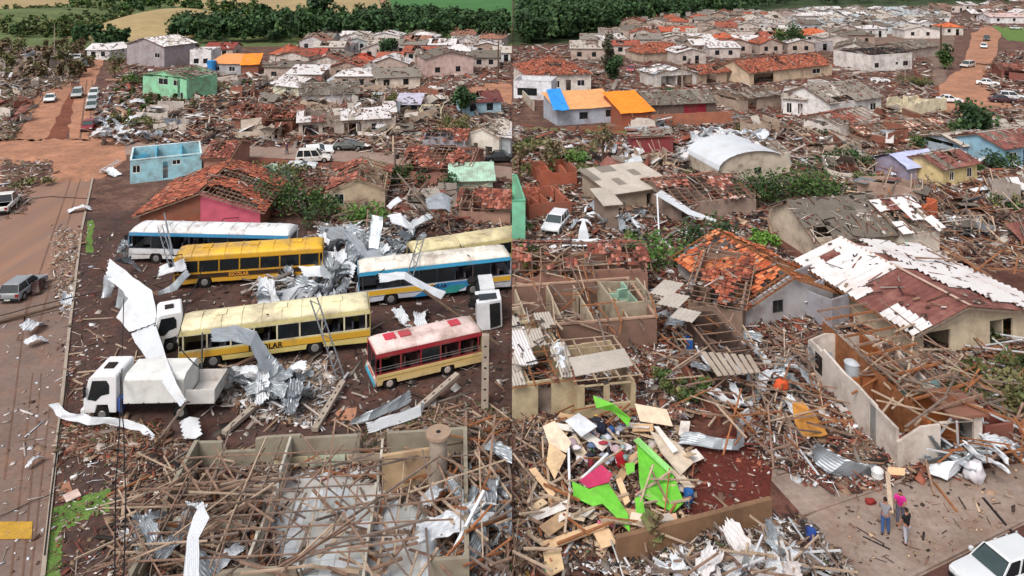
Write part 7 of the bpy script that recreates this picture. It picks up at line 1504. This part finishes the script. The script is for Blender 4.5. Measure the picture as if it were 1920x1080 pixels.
plank_px((1478, 815, .3), (1545, 905, .1), .1, .08, 'sheetw', 'white pipe lying on the concrete path', 'pipe', name='white_pipe'); plank_px((1735, 862, 1.2), (1752, 928, .1), .1, .1, 'wood', 'brown post leaning by the pavement edge', 'post', name='leaning_post'); plank_px((1752, 905, .1), (1795, 960, .05), .1, .06, 'wood3', 'orange plank lying on the pavement', name='timber_plank'); plank_px((1843, 933, .06), (1902, 1003, .05), .12, .03, 'black', 'dark crack strip across the pavement', 'strip', name='joint_strip')
plank_px((1794, 790, 2.6), (1798, 860, .2), .1, .1, 'sheetw', 'white post holding the brown slab', 'post', name='white_post'); plank_px((1788, 778, 2.6), (1735, 850, .3), .1, .1, 'sheetw', 'slanting white post under the brown slab', 'post', name='white_post')
garden_wall('brown cement garden wall slanting across the bottom', (1158, 1062), (1448, 985), 1.2, .25, W('#86664c', dirt=.5, dirtcol='#5a4434'))
0 and garden_wall('brown cement wall continuing to the bottom left', (1040, 1120), (1162, 1064), .8, .25, W('#7c5c48', dirt=.5, dirtcol='#5a4434'))
garden_wall('low rust coloured wall down the middle of the wreckage', (1270, 690), (1345, 800), .9, .2, W('#86503e'), broken=.2)
bush('leafy green bush left of the light blue tub', 1235, 502, 4.8, 2.8, ['#547a36', '#48692f', '#668a44']); bush('dark bush right of the light blue tub', 1340, 482, 5.5, 3.0, DGREEN); bush('big dark green bush in the centre of the wreckage', 1478, 394, 8.5, 4.6, GREEN, n=18, per=170); bush('second dark bush joined to the centre one', 1528, 388, 6.5, 3.8, DGREEN); bush('bright shrub beside the orange tiles', 1432, 462, 2.6, 1.6, ['#6f9a3c', '#5c8434']); bush('yellow green bush at the left edge under the mint wall', 975, 502, 3.2, 2, ['#7ca03c', '#5f8a38']); bush('green shrub in the scrub above the terracotta rooms', 1065, 305, 4, 1.8, ['#4f7434', '#6c8a44'])
for (x, y, w_, l) in [(1660, 318, 4.5, 'round bush left of the lavender roof'), (1745, 282, 4, 'bush above the lavender roof'), (1785, 285, 3.6, 'bush left of the beige roof'), (1860, 318, 4.5, 'bush beside the light blue house'), (1565, 310, 4.5, 'olive bush above the centre wreckage'), (1595, 245, 3, 'weeds at the foot of the chimney house'), (1712, 162, 5.5, 'low hedge by the far bare lot'), (1360, 85, 5, 'bush on the hillside street'), (1245, 88, 5, 'bush behind the cypress'), (1010, 290, 4, 'grey green scrub at the left'), (1100, 330, 3.4, 'scrub above the courtyard'), (1900, 750, 4, 'weeds right of the rust red room'), (1870, 790, 4, 'weeds below the rubble at the right edge'), (1050, 195, 3, 'bush behind the blue tarpaulin'), (1250, 180, 3, 'hedge along the centre street')]:
    bush(l, x, y, w_, 2.2 if w_ > 3.5 else 1.4, OLIVE if 'weeds' in l or 'scrub' in l else random.choice([GREEN, OLIVE, DGREEN]))
tree('round dark green tree beside the orange hip roof', 1482, 96, 6.5, 4.6, GREEN, leafs=.45, n=12, per=130, bare=.1); tree('tall dark cypress pair by the white tiled house, rear one', 1140, 128, 8, 2.2, ['#4c4a38', '#3c4030', '#5a5644'], leafs=.4, n=12, squash=1.4, bare=0.); tree('dark green clipped cypress by the white tiled house', 1150, 150, 5.5, 2.5, DGREEN, leafs=.35, n=12, per=140, bare=0.)
tree('leaning dark tree between the dirt road and the light blue house', 1828, 262, 6, 3.2, DGREEN, leafs=.4, n=12, per=120, lean=(-.8, 0), bare=.05); tree('dark tree at the foot of the tall dark pole', 1772, 130, 6, 2.6, GREEN, leafs=.45, bare=.1)
for (x, y, l) in [(1025, 330, 'bare storm stripped tree in the scrub at the left of the right picture'), (975, 350, 'bare storm stripped tree by the mint green house'), (1130, 310, 'bare trunk near the dark red shed'), (1225, 1035, 'charred stump cluster at the wall end')]:
    tree(l, x, y, 5 if y < 900 else 1.6, 2.2 if y < 900 else .5, ['#6f5c46', '#7c7050', '#5f6538'], leafs=.3, per=24 if y < 900 else 6)
# cars on the right
car('white estate car at the bottom right corner', (1876, 1092), 198, '#d6d9dc', 'wagon', 4.0, 1.6, 1.36)
car('white car driving towards the camera on the far dirt road', (1845, 90), 236, '#f0f0f0', 'hatch', 4.0, 1.7, 1.45); car('dark car behind the white one on the far dirt road', (1850, 76), 236, '#44403e', 'suv', 4.2, 1.8, 1.7)
car('pale wrecked minivan at the bend of the dirt road', (1814, 126), 215, '#cfc4bc', 'wagon', 4.4, 1.8, 1.9, crushed=.3)
car('white saloon beside the road bend', (1852, 160), 330, '#e8e8ea', 'sedan', 4.2, 1.7, 1.4); car('white car in front of the dark saloon at the right edge', (1898, 186), 335, '#d8d8dc', 'hatch', 4.2, 1.75, 1.5); car('dark maroon saloon at the right edge road', (1880, 192), 345, '#4a2c34', 'sedan', 4.3, 1.75, 1.4)
car('white car next to the crumbling cream walls', (1780, 192), 345, '#e8e8ea', 'sedan', 4.2, 1.7, 1.4); car('white crushed car left of the crumbling walls', (1650, 155), 340, '#e0dcdc', 'hatch', 3.8, 1.7, 1.3, crushed=.3); car('small red car on the steep grey street', (1184, 134), 250, '#a8303c', 'hatch', 3.9, 1.7, 1.4)
car('black crushed car in the low hedge of the bare lot', (1728, 160), 350, '#2a2c2c', 'sedan', 4.2, 1.7, 1.2, crushed=.3); car('white car parked at the foot of the pale warehouse', (1905, 55), 5, '#e0e0e0', 'sedan', 4.2, 1.7, 1.4)
# people by the white car
person('person in a grey shirt and jeans standing left of the three', 1660, 1003, -30, 1.7, '#8c8a90', '#3c5a8c', reach=((.2, .34, 1.2), (-.1, .38, 1.25)))
person('person in a bright pink shirt holding the plank', 1688, 982, 150, 1.66, '#d0208c', '#5a5a6a', 'bend', reach=((.2, .42, 1.3), (-.15, .4, 1.2)))
person('person in a black top and pale trousers nearest the camera', 1700, 1020, 20, 1.6, '#1e1e22', '#a9aab4')
blob('small red object on the pavement edge', 1632, 940, .15, (.25, .15, .15), '#8a2c28', 'red_toy', 'toy', seed=20)

# ------------------------------------------------------------------ planks and sheets, right
planks('broken timber in the wide debris field right of the centre bush', 'timbers right of the centre bush', [(1560, 300), (1700, 260), (1920, 330), (1920, 470), (1780, 460), (1600, 360)], 150, 1.4, 4.2, (.2, 1.4), ('wood', 'wood4', 'wood2', 'wood3'), (.08, .17), .3)
planks('broken timber around the slatted shed and the blue tank', 'timbers around the slatted shed', [(1235, 600), (1300, 560), (1420, 640), (1520, 640), (1560, 800), (1500, 850), (1380, 800), (1260, 720)], 190, 1., 3.8, (.2, 2.2), ('wood', 'wood4', 'wood2', 'wood3'), (.05, .11), .35)
planks('timber lying on the heap of panels', 'timbers on the heap of panels', [(985, 1060), (985, 800), (1060, 760), (1260, 780), (1290, 1000), (1150, 1010)], 120, .8, 2.8, (.2, 1.1), ('wood4', 'wood', 'wood3', 'wood4'), (.05, .13), .3)
planks('stick in the dry brush at the left edge of the heap', 'sticks at the left edge of the heap', [(962, 1078), (962, 800), (1010, 800), (1010, 1078)], 80, .8, 2.4, (.1, .9), ('wood', 'wood2', 'bark'), (.03, .07), .5, name='stick', cat='stick')
planks('timber in the tangle at the bottom centre', 'timbers at the bottom centre', [(1170, 1078), (1300, 1040), (1450, 1000), (1600, 1078)], 70, .8, 2.8, (.2, 1.2), ('wood', 'wood2', 'wood4', 'sheetw'), (.05, .1), .5)
sheets('torn white sheet in the tangle at the bottom centre', 'torn sheets at the bottom centre', [(1210, 1078), (1280, 1050), (1460, 1000), (1500, 1078)], 24, ('sheetw', 'sheetg', 'roofwhite'), (.35, .8), (.3, 1.), .8)
planks('timber strewn beside the rust red room', 'timbers beside the rust red room', [(1760, 860), (1740, 780), (1850, 740), (1918, 790), (1918, 850)], 60, 1, 3, (.2, 1.6), ('wood', 'sheetw', 'wood3'), (.05, .12), .5)
planks('broken rafter in the field of red tiles at the right edge', 'rafters at the right edge', [(1850, 690), (1840, 640), (1918, 620), (1918, 740)], 36, 1.2, 3.5, (.3, 1.2), ('wood3', 'wood', 'sheetw'), (.06, .12), .2)
planks('broken timber on the upper wreckage of the right picture', 'timbers on the upper wreckage', [(1180, 300), (1300, 240), (1560, 230), (1560, 300), (1440, 330), (1280, 330)], 60, 1.5, 4.5, (.4, 2), ('wood4', 'wood', 'wood2'), (.1, .18), .3)
sheets('pale roof sheet strewn over the right hand debris field', 'sheets of the right hand debris field', [(1640, 300), (1800, 200), (1918, 240), (1918, 480), (1780, 450), (1600, 380)], 40, ('sheetw', 'roofwhite', 'fibre3', 'sheetg'), (.4, 1.), (.2, .9), .4)
sheets('bent sheet in the wreckage around the slatted shed', 'sheets around the slatted shed', [(1235, 600), (1300, 560), (1420, 640), (1540, 650), (1540, 800), (1380, 790)], 34, ('sheetw', 'sheetg', 'zinc', 'sheetw'), (.35, .8), (.3, 1.8), .7)
sheets('white sheet crumpled by the rust red room', 'sheets by the rust red room', [(1750, 870), (1740, 790), (1860, 800), (1915, 830), (1860, 860)], 26, ('sheetw', 'sheetg', 'zinc'), (.4, .8), (.3, 1.4), .8)
sheets('pale board in the heap of panels', 'pale boards in the heap of panels', [(1000, 1000), (1010, 790), (1060, 770), (1250, 790), (1280, 860), (1240, 980), (1100, 960)], 40, ('fibre3', 'roofwhite', W('#d8bc98').name), (.3, .6), (.3, 1.), .3, name='pale_board', cat='board') if False else None
for i in range(44):
    p = sample([(1000, 1010), (1005, 790), (1060, 770), (1290, 790), (1300, 880), (1250, 990), (1100, 970)], 1)[0]; c = G(p[0], p[1], random.uniform(.4, 1.)); a = random.uniform(0, 3.14); L2, w2 = random.uniform(.3, .8), random.uniform(.15, .35)
    d1 = Vector((math.cos(a), math.sin(a), random.uniform(-.3, .3))) * L2; o = beam('pale_board', c - d1, c + d1, w2 * 2, .03, W(random.choice(['#d8bc98', '#e0ccb4', '#cfc2b4', '#e4dcd4', '#c8a47c'])), None, random.uniform(-.3, .3)); tag(o, 'pale wooden board in the heap of panels', 'board', 'pale boards in the heap of panels')
wrecks('broken walls of a flattened house right of the centre bush', 'flattened houses right of the centre bush', [(1560, 300), (1700, 262), (1850, 275), (1700, 300), (1680, 380), (1600, 370)], 10, 7)
wrecks('broken walls of a flattened house in the upper wreckage of the right picture', 'flattened houses of the upper right wreckage', [(1180, 240), (1240, 250), (1560, 240), (1750, 225), (1560, 290), (1400, 250)], 12, 8)
wrecks('broken walls of a flattened house at the right edge of the debris field', 'flattened houses at the right edge', [(1790, 480), (1780, 380), (1910, 380), (1910, 470)], 5, 6, .8)
wrecks('broken walls of a ruin by the left courtyard', 'ruins by the left courtyard', [(980, 300), (1120, 300), (1250, 300), (1230, 330), (1000, 340)], 5, 6, .7)
ROWS.append(lambda: far_rows([(1070, 108), (1165, 68), (1165, 100), (1110, 122)], 9, 'small grey battered house between the wood and the cypress', 'small grey houses by the cypress', ['#b9a59a', '#a99285'], ('fibre', 'fibre3', 'fibre2'), seed=15, mind=8))
for (x, y, w_) in [(1010, 330, 3.5), (990, 280, 4), (1090, 300, 3.5), (1290, 345, 3), (1640, 345, 3), (1880, 390, 3), (1820, 330, 3.5), (1550, 260, 3), (1400, 250, 3), (980, 440, 3), (1210, 460, 2.6), (1370, 500, 2.6), (1905, 700, 3), (1880, 640, 2.5), (1250, 735, 2), (1300, 755, 2)]: bush('small grey green weed clump among the right wreckage', x, y, w_, 1.4, OLIVE + GREEN, 'weed clumps among the right wreckage', 5, 70)
# ------------------------------------------------------------------ rubble, right
RM = dict(wood=6, pale=3.4, tile=4, grey=3, white=.7, tan=1, dark=3)  # dark share again stands in for shadow between the pieces
rubble('debris of the upper wrecked plots in the right picture', [(961, 240), (1180, 260), (1240, 240), (1380, 235), (1560, 240), (1760, 215), (1920, 205), (1920, 330), (1720, 330), (1560, 310), (1440, 330), (1250, 310), (1160, 300), (961, 330)], 9500, RM, .4, .85)
rubble('debris field in the middle of the right picture', [(961, 330), (1160, 300), (1560, 310), (1920, 320), (1920, 500), (1780, 490), (1680, 400), (1540, 380), (1440, 460), (1200, 480), (961, 480)], 12500, RM, .45, .85)
rubble('debris between the roofless houses', [(961, 480), (1200, 480), (1440, 460), (1540, 520), (1700, 620), (1600, 650), (1540, 800), (1420, 780), (1310, 780), (1200, 790), (961, 700)], 10500, dict(wood=6, pale=3, tile=5, grey=2, white=1.5, dark=3), .4, .75)
rubble('debris around the white walled ruin', [(1440, 640), (1600, 640), (1840, 640), (1920, 620), (1920, 860), (1700, 900), (1560, 850), (1470, 790)], 8500, dict(wood=6, pale=3, tile=5, grey=2, white=2, dark=3, tan=1), .35, .7)
rubble('fragments of the heap of panels', [(961, 1080), (961, 780), (1080, 760), (1290, 770), (1300, 900), (1280, 990), (1130, 1040), (1010, 1080)], 3600, dict(tan=4, pale=3, wood=5, white=1, color=.7, dark=4, tile=1), .35, .6)
rubble('sparse bits on the bare red earth behind the garden wall', [(1290, 860), (1400, 800), (1450, 860), (1440, 960), (1290, 1000)], 160, dict(pale=3, tile=4, wood=3), 0, .5, .3)
patch('bare_red_earth', [(1280, 850), (1400, 795), (1450, 860), (1440, 970), (1290, 1010)], .03, mk('raw_red_earth', '#5f2a21', .95, .25, .6, fine=.3, bump=.4))
rubble('tangle at the bottom centre', [(1050, 1080), (1200, 1055), (1450, 975), (1500, 980), (1600, 1080)], 3000, dict(white=4, pale=3, wood=5, dark=4, grey=2, twig=2), .4, .6)
rubble('fine grit on the concrete pavement', [(1560, 960), (1700, 915), (1920, 880), (1920, 970), (1700, 1070), (1620, 1070)], 170, dict(wood=3, dark=2, tan=2), 0, .35, .2, z0=.03)
rubble('debris beside the concrete path', [(1400, 790), (1470, 800), (1560, 860), (1680, 880), (1700, 905), (1600, 925), (1500, 900), (1420, 860)], 1300, dict(white=2, pale=3, wood=5, dark=3, tile=3), .15, .6)
rubble('debris around the white cube house', [(961, 230), (961, 90), (1075, 90), (1150, 70), (1165, 110), (1165, 200), (1120, 160), (1000, 150)], 2200, dict(wood=3, pale=4, tile=4, grey=3), .3, .8)
rubble('fine debris through the far streets of the right picture', [(1170, 240), (1150, 100), (1260, 80), (1430, 75), (1560, 90), (1740, 110), (1760, 205), (1560, 240), (1380, 235)], 5200, dict(tile=4, pale=4, wood=3, grey=3), .3, .8)
rubble('wreckage beside the far dirt road', [(1862, 180), (1856, 130), (1880, 100), (1920, 100), (1920, 200)], 900, dict(wood=4, pale=3, tile=3, dark=2), .4, .8)
rubble('litter along the far lots in the top right corner', [(1760, 60), (1760, 30), (1920, 20), (1920, 44), (1860, 46)], 700, dict(pale=3, tile=2, grey=3), .2, .8)
B4 = {o.name for o in SC.objects}
TAKEN += TAKEN2
for f_ in ROWS: f_()
ROWN = {o.name for o in SC.objects} - B4
for o in SC.objects:
    if o.name not in SIDE1 and o.name not in ROWN: SIDE[o.name] = 1
# ------------------------------------------------------------------ the two places meet on the plane x = 0: whatever reaches over it ends there
bpy.context.view_layer.update()
def side_of(o):
    r = o
    while r.parent: r = r.parent
    if r is not o or r.type == 'EMPTY': 
        if abs(r.matrix_world.translation.x) > .02: return math.copysign(1, r.matrix_world.translation.x)
    bb = [(o.matrix_world @ Vector(c)).x for c in o.bound_box]; return math.copysign(1, sum(bb))
for o in list(SC.objects):
    if o.type not in ('MESH', 'FONT') or o.name.split('.')[0] in ('ground', 'farmland'): continue
    bb = [(o.matrix_world @ Vector(c)).x for c in o.bound_box]; lo, hi = min(bb), max(bb)
    s = SIDE.get(o.name) or side_of(o)
    if (s > 0 and lo >= -.003) or (s < 0 and hi <= .003): continue
    if (s > 0 and hi <= 0) or (s < 0 and lo >= 0): bpy.data.objects.remove(o); continue
    if o.type == 'FONT': continue
    o.data = o.data.copy(); bm = bmesh.new(); bm.from_mesh(o.data); iv = o.matrix_world.inverted()
    co = iv @ Vector((.002 * s, 0, 0)); no = (iv.to_3x3().inverted().transposed() @ Vector((1, 0, 0))) if False else (o.matrix_world.to_3x3().transposed() @ Vector((1, 0, 0))).normalized()
    g = bm.verts[:] + bm.edges[:] + bm.faces[:]
    res = bmesh.ops.bisect_plane(bm, geom=g, plane_co=co, plane_no=no, clear_inner=s > 0, clear_outer=s < 0)
    if o.get('kind') != 'structure':
        ed = [e for e in res['geom_cut'] if isinstance(e, bmesh.types.BMEdge)]
        try: bmesh.ops.holes_fill(bm, edges=ed)
        except Exception: pass
    if len(bm.faces) == 0: bm.free(); bpy.data.objects.remove(o); continue
    bm.to_mesh(o.data); bm.free()
